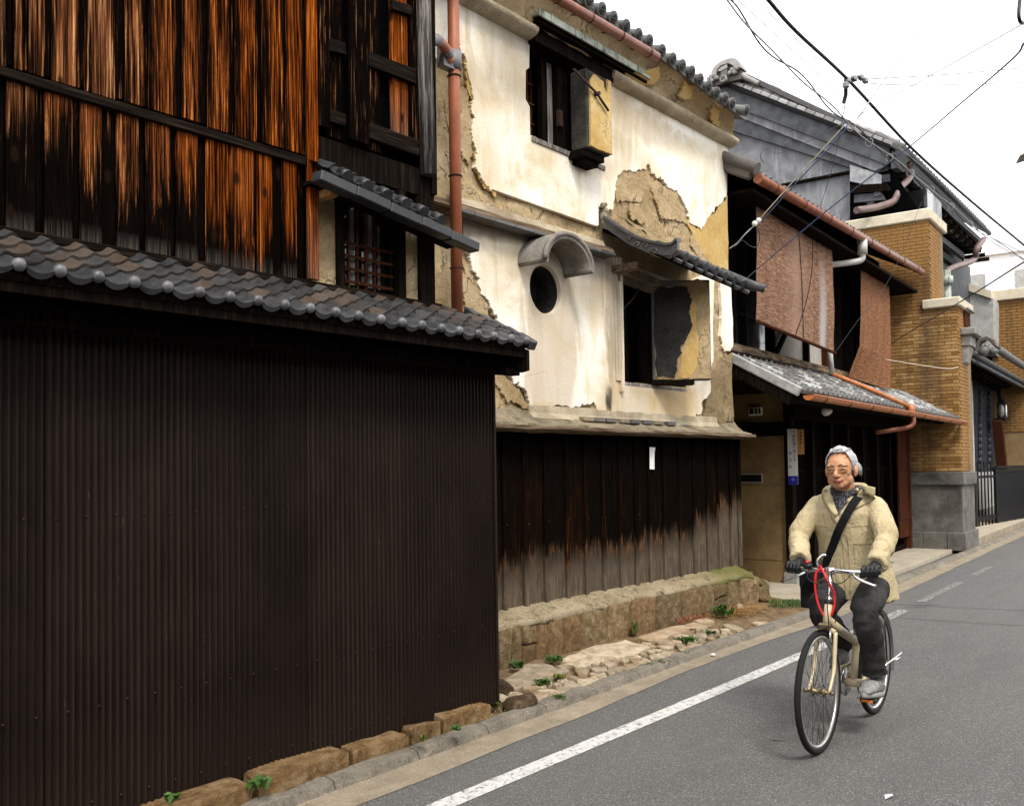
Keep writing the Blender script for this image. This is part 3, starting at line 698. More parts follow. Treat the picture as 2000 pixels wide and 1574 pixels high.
for row, L, yy, zz0, zz1, ym in ((0, top, YU - .035, ZM + .015, 5.9, 60), (1, low, YU - .012, 2.64, ZM - .01, 330)):
    xs = [(W.Y(a / 2.459, ym, YU).x, W.Y(b / 2.459, ym, YU).x) for a, b in L]
    for i, (a, b) in enumerate(xs):
        cl = burn(i, len(xs) - 1, row)
        board(a, b, zz0 - U(0, .02) * (row == 0), zz1, yy, cl)
        e = xs[i + 1][0] if i + 1 < len(xs) else 3.17
        if e - b > .012:   # dark board set back between two bare ones
            cc = (U(-.4, -.05), U(.3, 1), 1.6 if row == 0 else .4, 0)
            board(b + .003, e - .003, zz0, zz1, yy + .016, cc)
    board(-1.1, xs[0][0] - .003, zz0, zz1, yy + .012, (.3, .4, .6, 1))
box('ledge_board', (-1.1, YU - .05, ZM - .045), (3.165, YU - .001, ZM), 'dark_rail', TH, bevel=.004)
box('foot_rail', (-1.1, YU - .045, 2.615), (4.22, YU + .01, 2.655), 'dark_rail', TH, bevel=.004)
board(3.168, 3.235, 2.66, 5.9, YU - .03, (.9, 1.0, 1.6, 1), name='corner_board', th=.03)
# boarded-up opening to the right of it (px on the sheet of the zoomed survey, 4.371 px per px, from 600,0)
def ux(px, y=100): return W.Y(600 + px / 4.371, y, YU).x
def uz(px, py): return W.Y(600 + px / 4.371, py / 4.371, YU).z
dk = lambda r=.1, g=.5: (r - .25, g, 1.6, 0)
box('back_panel', (3.24, YU + .055, 3.4), (4.2, YU + .075, 5.9), 'void', TH)
board(ux(28), ux(166), uz(100, 1090), 5.9, YU - .012, dk(.06))
board(ux(166), ux(318), uz(240, 1175), 5.9, YU + .03, dk(.0))
board(ux(318), ux(484), uz(400, 1225), 5.9, YU - .03, dk(.22, .2))
board(ux(484), ux(622), uz(560, 1290), 5.9, YU + .02, dk(.05))
board(ux(724), ux(872), uz(800, 1170), 5.9, YU + .03, (.85, .95, 1.6, 1))
board(ux(872), ux(945), uz(900, 1330), 5.9, YU + .01, dk(.02))
def rail(xa, ya, xb, yb, h, mat='dark_rail', yy=YU - .005):
    p = W.Y(600 + xa / 4.371, ya / 4.371, yy); q = W.Y(600 + xb / 4.371, yb / 4.371, yy)
    MB().beam(p, q, .035, h).build('shutter_rail', mat, TH, bevel=.003)
rail(166, 385, 318, 425, .07); rail(166, 985, 318, 1035, .07); rail(484, 500, 915, 660, .09); rail(484, 1105, 945, 1275, .10); rail(715, 45, 880, 100, .06)
m_wood('dull_post', (.012, .01, .009), (.06, .053, .048), (.30, .27, .245), 60)
MB().tube([(4.12, YU - .03, 3.46), (4.10, YU - .03, 4.2), (4.085, YU - .03, 5.9)], [.055, .05, .045], 10).build('round_post', 'dull_post', TH)
box('side_post', (4.165, YU - .015, 3.36), (4.215, YU + .10, 5.9), 'dark_wood', TH)
box('wall_beam', (3.24, YU, 3.33), (4.2, YU + .06, 3.5), 'dark_wood', TH)
# small tiled canopy over the lattice window
Ca, Cb = W.Y(624, 332, 3.95), W.Y(905, 462, 3.95); Cb2 = W.Y(935, 466, 3.95)
cdir = (Cb - Ca).normalized(); cback = Vector((0, .25, .14)).normalized(); cn_ = cdir.cross(cback).normalized()
def ortho(o, ex, ey):
    ex = ex.normalized(); ey = (ey - ex * ey.dot(ex)).normalized(); return basis(o, ex, ey, ex.cross(ey))
RC = ortho(Ca, cdir, Vector((0, 1, 0))); RC2 = ortho(Ca, cdir, cback); CL_ = (Cb2 - Ca).length
can = MB().box((.06, .0, -.02), (CL_ - .06, .22, 0)).build('canopy', 'dark_wood', TH, RC)
for i in range(5):   # flat course tiles along the front edge
    q = CL_ / 5
    MB().box((i * q + .002, -.02, -.058 + .004 * (i % 2)), ((i + 1) * q - .002, .07, .0 + .004 * (i % 2))).build('edge_tile', 'dark_tile', can, RC, bevel=.006)
tC = pan_tile(.145, .16, roll=.035, rw=.065, dip=.012).mesh('roof_tile', 'dark_tile')
for c in range(6):
    for r in range(2): link('roof_tile', tC, can, RC2 @ T(.06 + c * .145, .0 + r * .14, .012))
    MB().tube([(.06 + c * .145 + .112, -.012, .03), (.06 + c * .145 + .112, .06, .03)], .036, 10).build('roll_end', 'dark_tile', can, RC2)
for c, (mat_) in enumerate(('pale_wood', 'dark_wood')):
    box('bracket', (3.24 + c * .47, 4.04, 3.12 - c * .055), (3.29 + c * .47, 4.2, 3.17 - c * .055), mat_, can)
# lattice window with the mud panels either side
box('mud_panel', (3.24, YU + .005, 2.66), (3.40, YU + .03, 3.35), 'mud', TH)
box('mud_panel', (3.93, YU + .005, 2.66), (4.05, YU + .03, 3.2), 'mud', TH)
for x0, x1 in ((3.40, 3.45), (3.87, 3.93), (4.05, 4.18)): box('window_post', (x0, YU - .02, 2.655), (x1, YU + .06, 3.32), 'dark_wood', TH)
lw = box('lattice_window', (3.45, YU + .075, 2.66), (3.87, YU + .085, 3.32), 'dark_glass', TH)
for i, x in enumerate((3.47, 3.545, 3.62, 3.70, 3.775)): box('pane', (x, YU + .068, 2.70), (x + .05, YU + .073, 3.15), 'frosted' if i not in (2,) else 'dark_glass', lw)
for i in range(7): box('lattice_bar', (3.452 + i * .066, YU + .035, 2.66), (3.468 + i * .066, YU + .05, 3.3), 'brown_wood' if i < 5 else 'dark_wood', lw)
for i in range(4): box('lattice_rail', (3.45, YU + .028, 2.70 + i * .075), (3.87, YU + .034, 2.718 + i * .075), 'brown_wood', lw)
MB().prism([(3.9, 6.0), (3.9, 6.08), (9, 8.6), (9, 8.5)], -1.2, 4.3, 0).build('upper_roof', 'old_tile', TH)
m_concrete('soot_shade_plaster', (.008, .008, .008), (.05, .047, .042), .015, st=.7, stain=(.11, .095, .075)); m_concrete('cream_mortar', (.27, .215, .135), (.52, .45, .33), .012, st=.6, stain=(.17, .125, .07))  # soot on the shutters; doubles as painted shade inside the round window
# ================================================================== PLASTER STOREHOUSE (white, flaking)
YW = 4.85
PH = thing('plaster_storehouse', 'white plastered storehouse with flaking walls and charred board foot', 'house', T(7, YW, 0))
WP = wallm(I4, YW)
def P2(pts, y=YW): return [(q.x, q.z) for q in (W.Y(px, py, y) for px, py in pts)]
def c3(pts): return [(900 + x / 3.279, y / 3.279) for x, y in pts]
def c4(pts): return [(860 + x / 3.125, 400 + y / 3.125) for x, y in pts]
def c2(pts): return [(560 + x / 2.072, y / 2.072) for x, y in pts]
up_win = P2([(1031, -30), (1031, 134), (1024.5, 139), (1024, 195), (1032, 210), (1033, 265), (1168, 321), (1177, 300), (1178, 20)])
lo_win = P2([(1213, 527), (1213, 660), (1207, 668), (1207, 676), (1213, 682), (1213, 747), (1337, 757), (1337, 560)])
rcx, rcz, rr = 6.145, 3.105, .21
rnd_win = [(rcx + rr * cos(2 * pi * k / 32), rcz + rr * sin(2 * pi * k / 32)) for k in range(32)]
# mud core with crumbling relief
nx, nz, X0, X1, Z0, Z1 = 190, 130, 4.2, 9.50, 1.93, 5.6
def relief(x, z):
    n = noise.fractal((x * 1.7, z * 1.7, 3), 1., 2, 5); t = n * 3.2; st = math.floor(t) + min(1, max(0, (t - math.floor(t) - .5) / .13 + .5))
    return .010 * st + .007 * noise.fractal((x * 9, z * 9, 1), .9, 2, 4)
mb = MB(); idx = {}
for j in range(nz + 1):
    for i in range(nx + 1):
        x = X0 + (X1 - X0) * i / nx; z = Z0 + (Z1 - Z0) * j / nz
        e = -.02 * max(0, (x - 9.38) / .12)
        mb.v.append((x + (.018 * noise.noise((z * 5, 2, 2)) if i == nx else 0), YW + .020 - max(-.012, min(.022, relief(x, z))) - e, z))
for j in range(nz):
    for i in range(nx):
        x = X0 + (X1 - X0) * (i + .5) / nx; z = Z0 + (Z1 - Z0) * (j + .5) / nz
        if any(inside((x, z), h) for h in (up_win, lo_win, rnd_win)): continue
        a = j * (nx + 1) + i; mb.f.append((a, a + 1, a + nx + 2, a + nx + 1)); mb.sm.append(True)
mb.build('mud_wall', 'mud', PH)
side = MB().grid(lambda u, v: (9.49 + .012 * noise.noise((u * 20, v * 14, 3)), YW + .02 + u * 3.2, .5 + v * 5.1), 30, 40); side.build('side_wall', 'mud', PH)
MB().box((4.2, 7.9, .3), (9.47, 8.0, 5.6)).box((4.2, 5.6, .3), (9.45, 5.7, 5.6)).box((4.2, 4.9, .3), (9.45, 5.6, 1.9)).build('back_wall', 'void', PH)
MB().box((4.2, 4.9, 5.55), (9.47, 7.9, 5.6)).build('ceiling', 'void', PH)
# coats: yellow undercoat shows as a rim round the white
yl = [c3(c) for c in ([(-130, 380), (0, 290), (40, 470), (75, 640), (92, 760), (88, 880), (85, 1020), (110, 1120), (150, 1210), (215, 1265), (215, 1190), (120, 950), (60, 560), (10, 230), (-120, 250)],
                      [(1440, 1400), (1500, 1460), (1540, 1455), (1600, 1370), (1660, 1300), (1705, 1255), (1712, 1760), (1640, 1720), (1560, 1640), (1500, 1540)])]
for i, q in enumerate(yl): plate('yellow_undercoat', [ragged(P2(q), .018, 4, i)], .016, 'yellow_coat', PH, wallm(I4, YW - .006))
upper = [(842, 0), (842, 112), (862, 120), (890, 112), (893, 62), (898, 111), (907, 116), (915, 160), (922, 193), (919, 222), (925, 232), (921, 270), (927, 309), (924, 328), (941, 357), (958, 371), (1163, 443), (1167, 441), (1167, 403), (1181, 414), (1196, 409), (1199, 385), (1200, 360), (1208, 345), (1224, 332), (1240, 337), (1247, 334), (1263, 320), (1268, 326), (1271, 341), (1281, 350), (1288, 347), (1301, 365), (1321, 376), (1334, 398), (1342, 424), (1346, 437), (1368, 449), (1376, 437), (1384, 421), (1395, 405), (1411, 390), (1417, 384)]
u2 = P2(upper); u2 = [(x, z) for x, z in u2] + [(9.52, 5.3), (4.3, 5.3)]
u2[0] = (u2[0][0], 5.3)
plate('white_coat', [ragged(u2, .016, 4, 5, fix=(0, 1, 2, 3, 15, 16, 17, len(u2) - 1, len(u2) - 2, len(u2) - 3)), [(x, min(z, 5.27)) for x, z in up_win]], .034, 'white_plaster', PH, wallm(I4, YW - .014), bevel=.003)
lower_ = c4([(128, 40), (130, 265), (168, 290), (186, 400), (214, 440), (240, 535), (290, 600), (312, 645), (340, 700), (376, 800), (395, 960), (412, 1042), (468, 1080), (512, 1132), (530, 1190), (575, 1238), (800, 1252), (812, 1238), (838, 1232), (855, 1214), (872, 1226), (925, 1200), (957, 1262), (1010, 1272), (1540, 1316), (1562, 1280), (1592, 1240), (1602, 1190), (1640, 1150), (1640, 1040), (1660, 950), (1665, 400)])
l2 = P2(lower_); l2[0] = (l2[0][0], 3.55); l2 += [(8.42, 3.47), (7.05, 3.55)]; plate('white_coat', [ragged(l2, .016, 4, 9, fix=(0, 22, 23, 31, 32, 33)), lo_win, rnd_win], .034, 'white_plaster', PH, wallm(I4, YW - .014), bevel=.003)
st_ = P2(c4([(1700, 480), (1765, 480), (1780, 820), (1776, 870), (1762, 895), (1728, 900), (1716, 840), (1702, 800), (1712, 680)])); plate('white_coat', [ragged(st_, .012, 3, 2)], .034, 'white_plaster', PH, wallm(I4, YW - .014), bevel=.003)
# raised flakes of older coat standing proud of the mud
for i, q in enumerate(([(985, 1180), (1010, 1130), (1080, 1090), (1140, 1100), (1195, 1060), (1200, 1140), (1170, 1230), (1150, 1300), (1060, 1290), (1000, 1300)],
                       [(1210, 1190), (1250, 1150), (1310, 1200), (1380, 1240), (1430, 1340), (1450, 1440), (1380, 1420), (1300, 1400), (1250, 1300)],
                       [(20, 560), (50, 620), (70, 800), (70, 960), (50, 1060), (10, 1000), (-60, 900), (-100, 700), (-60, 560)],
                       [(1090, 1300), (1150, 1310), (1190, 1400), (1150, 1440), (1090, 1400)], [(1480, 1480), (1560, 1560), (1600, 1700), (1520, 1660), (1470, 1560)])):
    plate('mud_flake', [ragged(P2(c3(q)), .02, 4, i + 40)], .018, 'mud', PH, wallm(I4, YW - .002 - .002 * (i % 2)), bevel=.003)
for i, q in enumerate(([(1640, 1060), (1700, 960), (1780, 900), (1786, 1330), (1700, 1330), (1600, 1310), (1620, 1220)], [(130, 330), (190, 430), (250, 560), (300, 690), (340, 780), (230, 760), (150, 600), (128, 480)], [(330, 1060), (400, 1060), (450, 1110), (500, 1170), (540, 1240), (420, 1200), (350, 1120)])):
    plate('mud_flake', [ragged(P2(c4(q)), .02, 4, i + 60)], .018, 'mud_mossy' if i == 0 else 'mud', PH, wallm(I4, YW - .003), bevel=.003)
# rounded cornice roll, mud cove above it, eave
def roll(y, z, ry, rz, x0, x1, name, mat, n=10, k=26, amp=.006):
    b = MB(); vs = []
    for i in range(k + 1):
        x = x0 + (x1 - x0) * i / k
        for j in range(n): a = pi * .5 + pi * j / (n - 1); vs.append((x, y + ry * cos(a) + amp * noise.noise((x * 4, j, 1)), z + rz * sin(a) + amp * noise.noise((x * 4, j, 9))))
    b.add(vs, [(i * n + j, (i + 1) * n + j, (i + 1) * n + j + 1, i * n + j + 1) for i in range(k) for j in range(n - 1)], True)
    b.add([vs[j] for j in range(n)], [tuple(range(n))]); b.add([vs[k * n + j] for j in range(n)], [tuple(range(n - 1, -1, -1))])
    return b.build(name, mat, PH)
roll(YW - .01, 5.225, .13, .062, 4.2, 5.96, 'cornice_roll', 'cream_mortar'); roll(YW - .01, 5.225, .13, .062, 7.08, 9.53, 'cornice_roll', 'cream_mortar')
cove = MB(); vs = []
for i in range(61):
    x = 4.2 + 5.0 * i / 60; ez = 5.56 - .059 * (x - 6.4) if x > 6.4 else 5.56
    for j in range(7):
        u = j / 6; x = 4.2 + (5.33 - .38 * u) * i / 60; vs.append((x, YW - .10 - .20 * u ** 1.5 - relief(x * 1.5, u + 20) * 1.0, 5.25 + (ez + .0 - 5.25) * u))
cove.add(vs, [(i * 7 + j, (i + 1) * 7 + j, (i + 1) * 7 + j + 1, i * 7 + j + 1) for i in range(60) for j in range(6)], True); cove.build('cove', 'mud', PH)
for i, q in enumerate(([(1095, 470), (1250, 440), (1280, 540), (1180, 560)], [(1400, 520), (1470, 560), (1480, 650), (1420, 630)], [(1600, 660), (1660, 720), (1700, 830), (1640, 780)])):
    pts = ragged(P2(c3(q), YW - .22), .02, 4, i + 80); D_ = basis((0, YW - .175, 5.30), (1, 0, 0), Vector((0, -.24, .30)).normalized(), Vector((0, -.78, -.62)).normalized())
    plate('yellow_undercoat', [[(x, (z - 5.27) * 1.0) for x, z in pts]], .03, 'yellow_coat', PH, D_)
pz = lambda x: 5.536 - .0586 * (x - 6.56)
er = MB().add([(4.2, 4.53, pz(4.2) - .02), (9.33, 4.53, pz(9.33) - .02), (9.33, 7.5, pz(9.33) + 1.1), (4.2, 7.5, pz(4.2) + 1.1), (4.2, 4.53, pz(4.2) + .03), (9.33, 4.53, pz(9.33) + .03), (9.33, 7.5, pz(9.33) + 1.16), (4.2, 7.5, pz(4.2) + 1.16)], [(0, 3, 2, 1), (4, 5, 6, 7), (0, 1, 5, 4), (1, 2, 6, 5), (3, 0, 4, 7)]).build('eave_roof', 'old_tile', PH)
# round-ended tiles: cylinder with a crest disc
rt = MB().lathe([(.052, 0), (.062, .0), (.064, .012), (.054, .03), (.052, .30)], 16)
rt = rt.mesh('round_tile', 'old_tile')
crest = MB(); crest.lathe([(.046, 0), (.046, .003)], 16); crest.tube([(.033 * cos(k * pi / 6), .033 * sin(k * pi / 6), -.001) for k in range(12)], .004, 6, closed=True)
for k in range(3): a = k * 2 * pi / 3; crest.tube([(.006 * cos(a), .006 * sin(a), -.002), (.016 * cos(a + .7), .016 * sin(a + .7), -.002), (.022 * cos(a + 1.7), .022 * sin(a + 1.7), -.001)], .005, 6)
plain('tile_crest', (.035, .036, .04), .6, var=.2); crest = crest.mesh('crest_disc', 'tile_crest')
ptl = MB(); ptl.add([(x, -.02, -.02 - .03 * cos(pi * (x / .17 - .5))) for x in [i * .17 / 6 for i in range(7)]] + [(x, -.02, -.055 - .03 * cos(pi * (x / .17 - .5))) for x in [i * .17 / 6 for i in range(7)]] + [(x, .28, -.0 - .03 * cos(pi * (x / .17 - .5))) for x in [i * .17 / 6 for i in range(7)]], [(i, 7 + i, 8 + i, i + 1) for i in range(6)] + [(i, i + 1, 15 + i, 14 + i) for i in range(6)])
ptl = ptl.mesh('pan_tile', 'old_tile')
DX = [1174.5, 1197, 1222, 1246, 1267, 1292, 1313, 1331.5, 1350, 1366.6, 1383, 1399, 1415.5, 1429, 1447]
DY = [20, 37, 53, 70, 82, 101, 117, 130, 142, 157, 171, 183, 194, 204, 220]
xs = [W.Y(a, b, 4.5) for a, b in zip(DX, DY)]
xs = [Vector((xs[0].x - .185 * k, 4.5, pz(xs[0].x - .185 * k))) for k in range(11, 0, -1)] + xs
for i, p in enumerate(xs):
    e = .06 if i == len(xs) - 1 else 0
    mt = basis(p + Vector((0, -.01 - e, .0)), (1, 0, 0), (0, -.32, .947), (0, .947, .32)) @ RZ(U(0, 90))
    ro = link('round_tile', rt, er, mt); link('crest_disc', crest, ro, mt @ T(0, 0, -.004))
    if i + 1 < len(xs): link('pan_tile', ptl, er, T(p.x + .01, p.y + .055, p.z + .035))
tag(er, None)
# copper gutter, canopy and the red rain pipe
ga, gb = W.Y(1090, -2, 4.4), W.Y(1283, 112, 4.4); ga = ga + (ga - gb) * .9
gt = MB().tube([ga, gb], .042, 12).build('gutter', 'copper', PH)
for k in range(6): q = gb.lerp(ga, .05 + k * .16); MB().tube([q + Vector((.0, .043 * cos(a), .043 * sin(a))) for a in [j * pi / 4 for j in range(8)]], .006, 5, closed=True).tube([q + Vector((0, .03, .03)), q + Vector((0, .2, .09))], .006, 5).build('gutter_hook', 'rust', gt)
CXa, CXb, CYf, CZ = 5.90, 7.60, 4.655, 5.335
cp = MB().box((CXa, CYf + .015, CZ - .02), (CXb, 4.83, CZ + .01)).box((CXa, CYf, CZ - .035), (CXb, CYf + .015, CZ + .025)).build('copper_canopy', 'patina', PH, bevel=.002)
for k in range(5): box('canopy_seam', (CXa + .15 + k * .33, CYf - .007, CZ - .037), (CXa + .17 + k * .33, CYf - .0005, CZ + .027), 'patina', cp)
box('canopy_soffit', (CXa + .02, CYf + .03, CZ - .07), (CXb - .02, 4.83, CZ - .025), 'dark_wood', cp); box('window_head', (5.96, YW - .10, 5.14), (7.10, YW + .2, CZ - .075), 'dark_wood', cp)
pa = Vector((4.84, 4.62, 2.58)); pb = Vector((4.84, 4.62, 6.3))
dp = MB().tube([pa, pb], .043, 14).build('downpipe', 'red_pipe', PH)
pc = W.Y(888, 122, 4.62); MB().tube([(4.84, 4.62, pc.z - .06), (4.84, 4.62, pc.z + .07)], .055, 14).box((4.70, 4.585, pc.z - .075), (4.83, 4.655, pc.z + .075)).build('pipe_branch', 'pipe_grey', dp)
el = bez([W.Y(838, 77, 4.45), W.Y(852, 78, 4.50), W.Y(866, 90, 4.55), W.Y(874, 104, 4.58), W.Y(877, 122, 4.6)], 5)
MB().tube(el, .037, 12).build('pipe_elbow', 'red_pipe', dp); MB().tube(el[:7], .041, 12).build('elbow_sleeve', 'pipe_grey', dp); MB().tube(el[13:18], .041, 12).build('elbow_sleeve', 'pipe_grey', dp)
for z in (3.05, 4.45, 3.72): MB().tube([(4.84 + .047 * cos(a), 4.62 + .047 * sin(a), z) for a in [j * pi / 6 for j in range(12)]], .006, 5, closed=True).build('pipe_clip', 'rust', dp)
# ledges
def ledge(name, prof, x0, x1, mat, k=40, amp=.01, seed=0, parent=None):
    vs = []; n = len(prof)
    for i in range(k + 1):
        x = x0 + (x1 - x0) * i / k
        for j, (y, z) in enumerate(prof): vs.append((x, y + amp * noise.noise((x * 5, j, seed)) * (j > 0), z + amp * noise.noise((x * 4, j, seed + 5)) * (j > 0)))
    fs = [(i * n + j, (i + 1) * n + j, (i + 1) * n + j + 1, i * n + j + 1) for i in range(k) for j in range(n - 1)] + [tuple(range(n)), tuple(k * n + j for j in range(n - 1, -1, -1))]
    return MB().add(vs, fs).build(name, mat, parent or PH)
ledge('middle_ledge', [(YW, 3.61), (YW - .05, 3.60), (YW - .13, 3.575), (YW - .14, 3.535), (YW - .12, 3.52), (YW, 3.50)], 4.25, 7.02, 'worn_rail', seed=1)
ledge('ledge_fillet', [(YW - .01, 3.672), (YW - .024, 3.668), (YW - .05, 3.607), (YW, 3.60)], 5.0, 7.0, 'cream_mortar', amp=.004, seed=2)
for k in range(9): box('ledge_tile', (4.9 + k * .235, YW - .155, 3.505), (5.128 + k * .235, YW - .02, 3.532), 'old_tile', PH, bevel=.003)
ledge('lower_ledge', [(YW + .02, 2.10), (YW - .03, 2.03), (YW - .10, 1.985), (YW - .20, 1.955), (YW - .21, 1.925), (YW - .17, 1.905), (YW, 1.90)], 5.0, 9.56, 'mortar', 60, .014, 3)
ledge('ledge_edge', [(YW - .1, 1.935), (YW - .225, 1.94), (YW - .23, 1.915), (YW - .20, 1.895), (YW - .05, 1.89)], 5.0, 9.6, 'worn_rail', 60, .008, 8)
for k, x in enumerate((6.55, 6.72, 6.9, 7.12, 7.3, 7.52, 7.72, 7.95)): box('ledge_tile', (x, YW - .10, 2.005), (x + .16, YW - .035, 2.045), 'old_tile' if k % 3 else 'mortar', PH, bevel=.005)
ledge('base_fillet', [(YW, 2.13), (YW - .018, 2.12), (YW - .024, 2.06), (YW - .06, 2.015), (YW, 2.0)], 5.9, 9.1, 'cream_mortar', 60, .012, 12)
# round window with its eyebrow hood
ring = MB(); n = 40; vs = []
for y, r in ((YW - .016, rr + .0), (YW + .012, rr - .012), (YW + .24, rr - .014)):
    vs += [(rcx + r * cos(2 * pi * k / n), y, rcz + r * sin(2 * pi * k / n)) for k in range(n)]
rw = ring.add(vs[:2 * n], [(k, (k + 1) % n, n + (k + 1) % n, n + k) for k in range(n)], True).build('round_window', 'white_plaster', PH)
MB().add(vs[n:], [(k, (k + 1) % n, n + (k + 1) % n, n + k) for k in range(n)], True).build('window_tunnel', 'soot_shade_plaster', rw)  # tunnel and back: shade of the deep opening put into the colour
box('window_back', (5.8, YW + .24, 2.8), (6.5, YW + .26, 3.4), 'soot_shade_plaster', PH)
hood = MB(); n = 22; vs = []; hz = 3.265; hx = 6.115
for y, k_ in ((YW - .01, 0), (YW - .295, 0), (YW - .30, 0), (YW - .30, 1), (YW - .29, 1), (YW - .01, 1)):
    a_, b_ = (.335, .265) if not k_ else (.275, .205)
    if abs(y - (YW - .30)) < .001: a_ -= .008 if not k_ else -.006; b_ -= .008 if not k_ else -.006
    vs += [(hx + a_ * cos(pi * (1 - k / n)), y + .006 * noise.noise((k, y * 9, 1)), hz + b_ * sin(pi * k / n) + .005 * noise.noise((k * .5, y * 9, 4))) for k in range(n + 1)]
fs = [(r * (n + 1) + k, r * (n + 1) + k + 1, (r + 1) * (n + 1) + k + 1, (r + 1) * (n + 1) + k) for r in range(5) for k in range(n)]
hood.add(vs, fs, True)
for k in (0, n): hood.add([vs[r * (n + 1) + k] for r in range(6)], [(0, 1, 2, 3, 4, 5) if k else (5, 4, 3, 2, 1, 0)])
m_concrete('hood_mortar', (.10, .09, .08), (.34, .31, .27), .012, st=.5, stain=(.055, .05, .045), sc=1.6)
ho = hood.build('window_hood', 'hood_mortar', PH)
lp = MB()
for y in (YW - .295,):
    lp.tube([(hx + .325 * cos(pi * (1 - k / n)), y, hz + .255 * sin(pi * k / n)) for k in range(n + 1)], .022, 8)
lp.tube([(hx - .305, YW - .02, hz), (hx - .305, YW - .3, hz)], .024, 8).tube([(hx + .305, YW - .02, hz), (hx + .305, YW - .32, hz)], .026, 8); lp.build('hood_rim', 'hood_mortar', ho)
# upper window: timber inside, thick shutter leaf at the right
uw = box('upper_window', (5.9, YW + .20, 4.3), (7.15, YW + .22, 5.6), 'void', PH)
box('window_sill', (5.985, YW - .03, 4.325), (7.05, YW + .2, 4.368), 'grey_wood', uw, bevel=.003)
for i in range(4): box('lattice_bar', (6.02 + i * .05, YW + .13, 4.37), (6.032 + i * .05, YW + .145, 5.3), 'brown_wood', uw)
for z in (4.55, 4.72, 4.89): box('lattice_rail', (5.99, YW + .12, z), (6.2, YW + .128, z + .014), 'brown_wood', uw)
for x0, x1, y0 in ((6.22, 6.30, .05), (6.30, 6.42, .09), (6.42, 6.50, .04), (6.50, 6.62, .07)): box('window_stile', (x0, YW + y0, 4.37), (x1 - .004, YW + y0 + .05, 5.3), 'dark_wood' if x0 != 6.30 else 'grey_wood', uw)
box('lock_block', (6.40, YW + .0, 4.58), (6.45, YW + .035, 4.72), 'rust', uw)
leafL, leafR = W.Y(1113, 290, 4.80), W.Y(1178, 305, 4.62)
lf = MB().box((leafL.x + .02, 4.63, 4.36), (leafL.x + .36, 4.80, 5.05)).build('shutter_leaf', 'soot_shade_plaster', PH, bevel=.006)
lfx = leafL.x + .02
plate('shutter_face', [ragged([(lfx + .03, 4.375), (lfx + .36, 4.375), (lfx + .36, 5.04), (lfx + .30, 5.04), (lfx + .29, 4.9), (lfx + .24, 5.0), (lfx + .1, 5.02), (lfx + .04, 4.95)], .006, 3, 5)], .03, 'yellow_coat', lf, wallm(I4, 4.612), bevel=.003)
MB().box((lfx - .0, 4.66, 4.30), (lfx + .30, 4.9, 4.355)).box((lfx + .06, 4.70, 4.26), (lfx + .27, 4.9, 4.296)).build('shutter_foot', 'dark_wood', lf)
MB().tube([(lfx - .22, 4.60, 4.96), (lfx + .10, 4.585, 4.84), (lfx + .27, 4.585, 4.74)], .011, 6).build('latch_bar', 'rust', lf)
MB().tube([(lfx + .10, 4.56, 4.84), (lfx + .10, 4.62, 4.84)], .02, 8).build('latch_pin', 'rust', lf)
# lower window with its leaf swung out
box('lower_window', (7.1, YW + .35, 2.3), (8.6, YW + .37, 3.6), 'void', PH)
for k in range(3):   # stepped plaster frame round the opening
    d = .03 * (3 - k); y = YW - .018 - .012 * (k + 1) + .0
    MB().box((7.30 - d - .04, y, 2.40 - .1 * (k == 2)), (7.30 - d, YW, 3.55)).build('frame_step', 'white_plaster', PH, bevel=.004)
box('window_sill', (7.30, YW - .02, 2.365), (8.46, YW + .35, 2.398), 'grey_wood', PH, bevel=.004)
box('inner_post', (7.50, YW + .12, 2.40), (7.60, YW + .2, 3.5), 'dark_wood', PH); box('inner_post', (7.78, YW + .02, 2.40), (7.86, YW + .12, 3.5), 'dark_wood', PH)
hp = W.Y(1276, 735, YW - .04); D_ = basis((hp.x, hp.y, 2.44), Vector((.648, -.761, 0)), Vector((.761, .648, 0)), (0, 0, 1))
lh = .98; lf2 = MB().box((0, .01, .0), (.57, .13, lh)).build('shutter_leaf', 'grey_panel', PH, D_, bevel=.008)
L2 = basis((0, 0, 0), (1, 0, 0), (0, 0, 1), (0, -1, 0))
plate('shutter_face', [ragged([(.02, .01), (.56, .01), (.57, .3), (.565, .95), (.45, .99), (.02, .9)], .006, 3, 5)], .02, 'mud', lf2, D_ @ L2 @ T(0, 0, .0), bevel=.003)
plate('shutter_soot', [ragged([(.03, .02), (.20, .02), (.235, .16), (.27, .30), (.34, .42), (.37, .62), (.385, .78), (.345, .90), (.25, .92), (.03, .88)], .018, 4, 7)], .016, 'soot_shade_plaster', lf2, D_ @ L2 @ T(0, 0, .010))
plate('shutter_coat', [ragged([(.24, .05), (.36, .03), (.43, .16), (.45, .34), (.43, .52), (.44, .70), (.40, .76), (.375, .62), (.34, .42), (.27, .28)], .012, 4, 11)], .016, 'yellow_coat', lf2, D_ @ L2 @ T(0, 0, .006))
MB().box((-.02, -.0, -.045), (.40, .12, -.002)).build('shutter_foot', 'dark_wood', lf2, D_)
MB().tube(bez([W.Y(1252, 545, YW - .03), W.Y(1250, 560, YW - .03), W.Y(1237, 582, YW - .03), W.Y(1221, 600, YW - .03), W.Y(1215, 612, YW - .03)], 5), .008, 6).build('iron_stay', 'rust', PH)
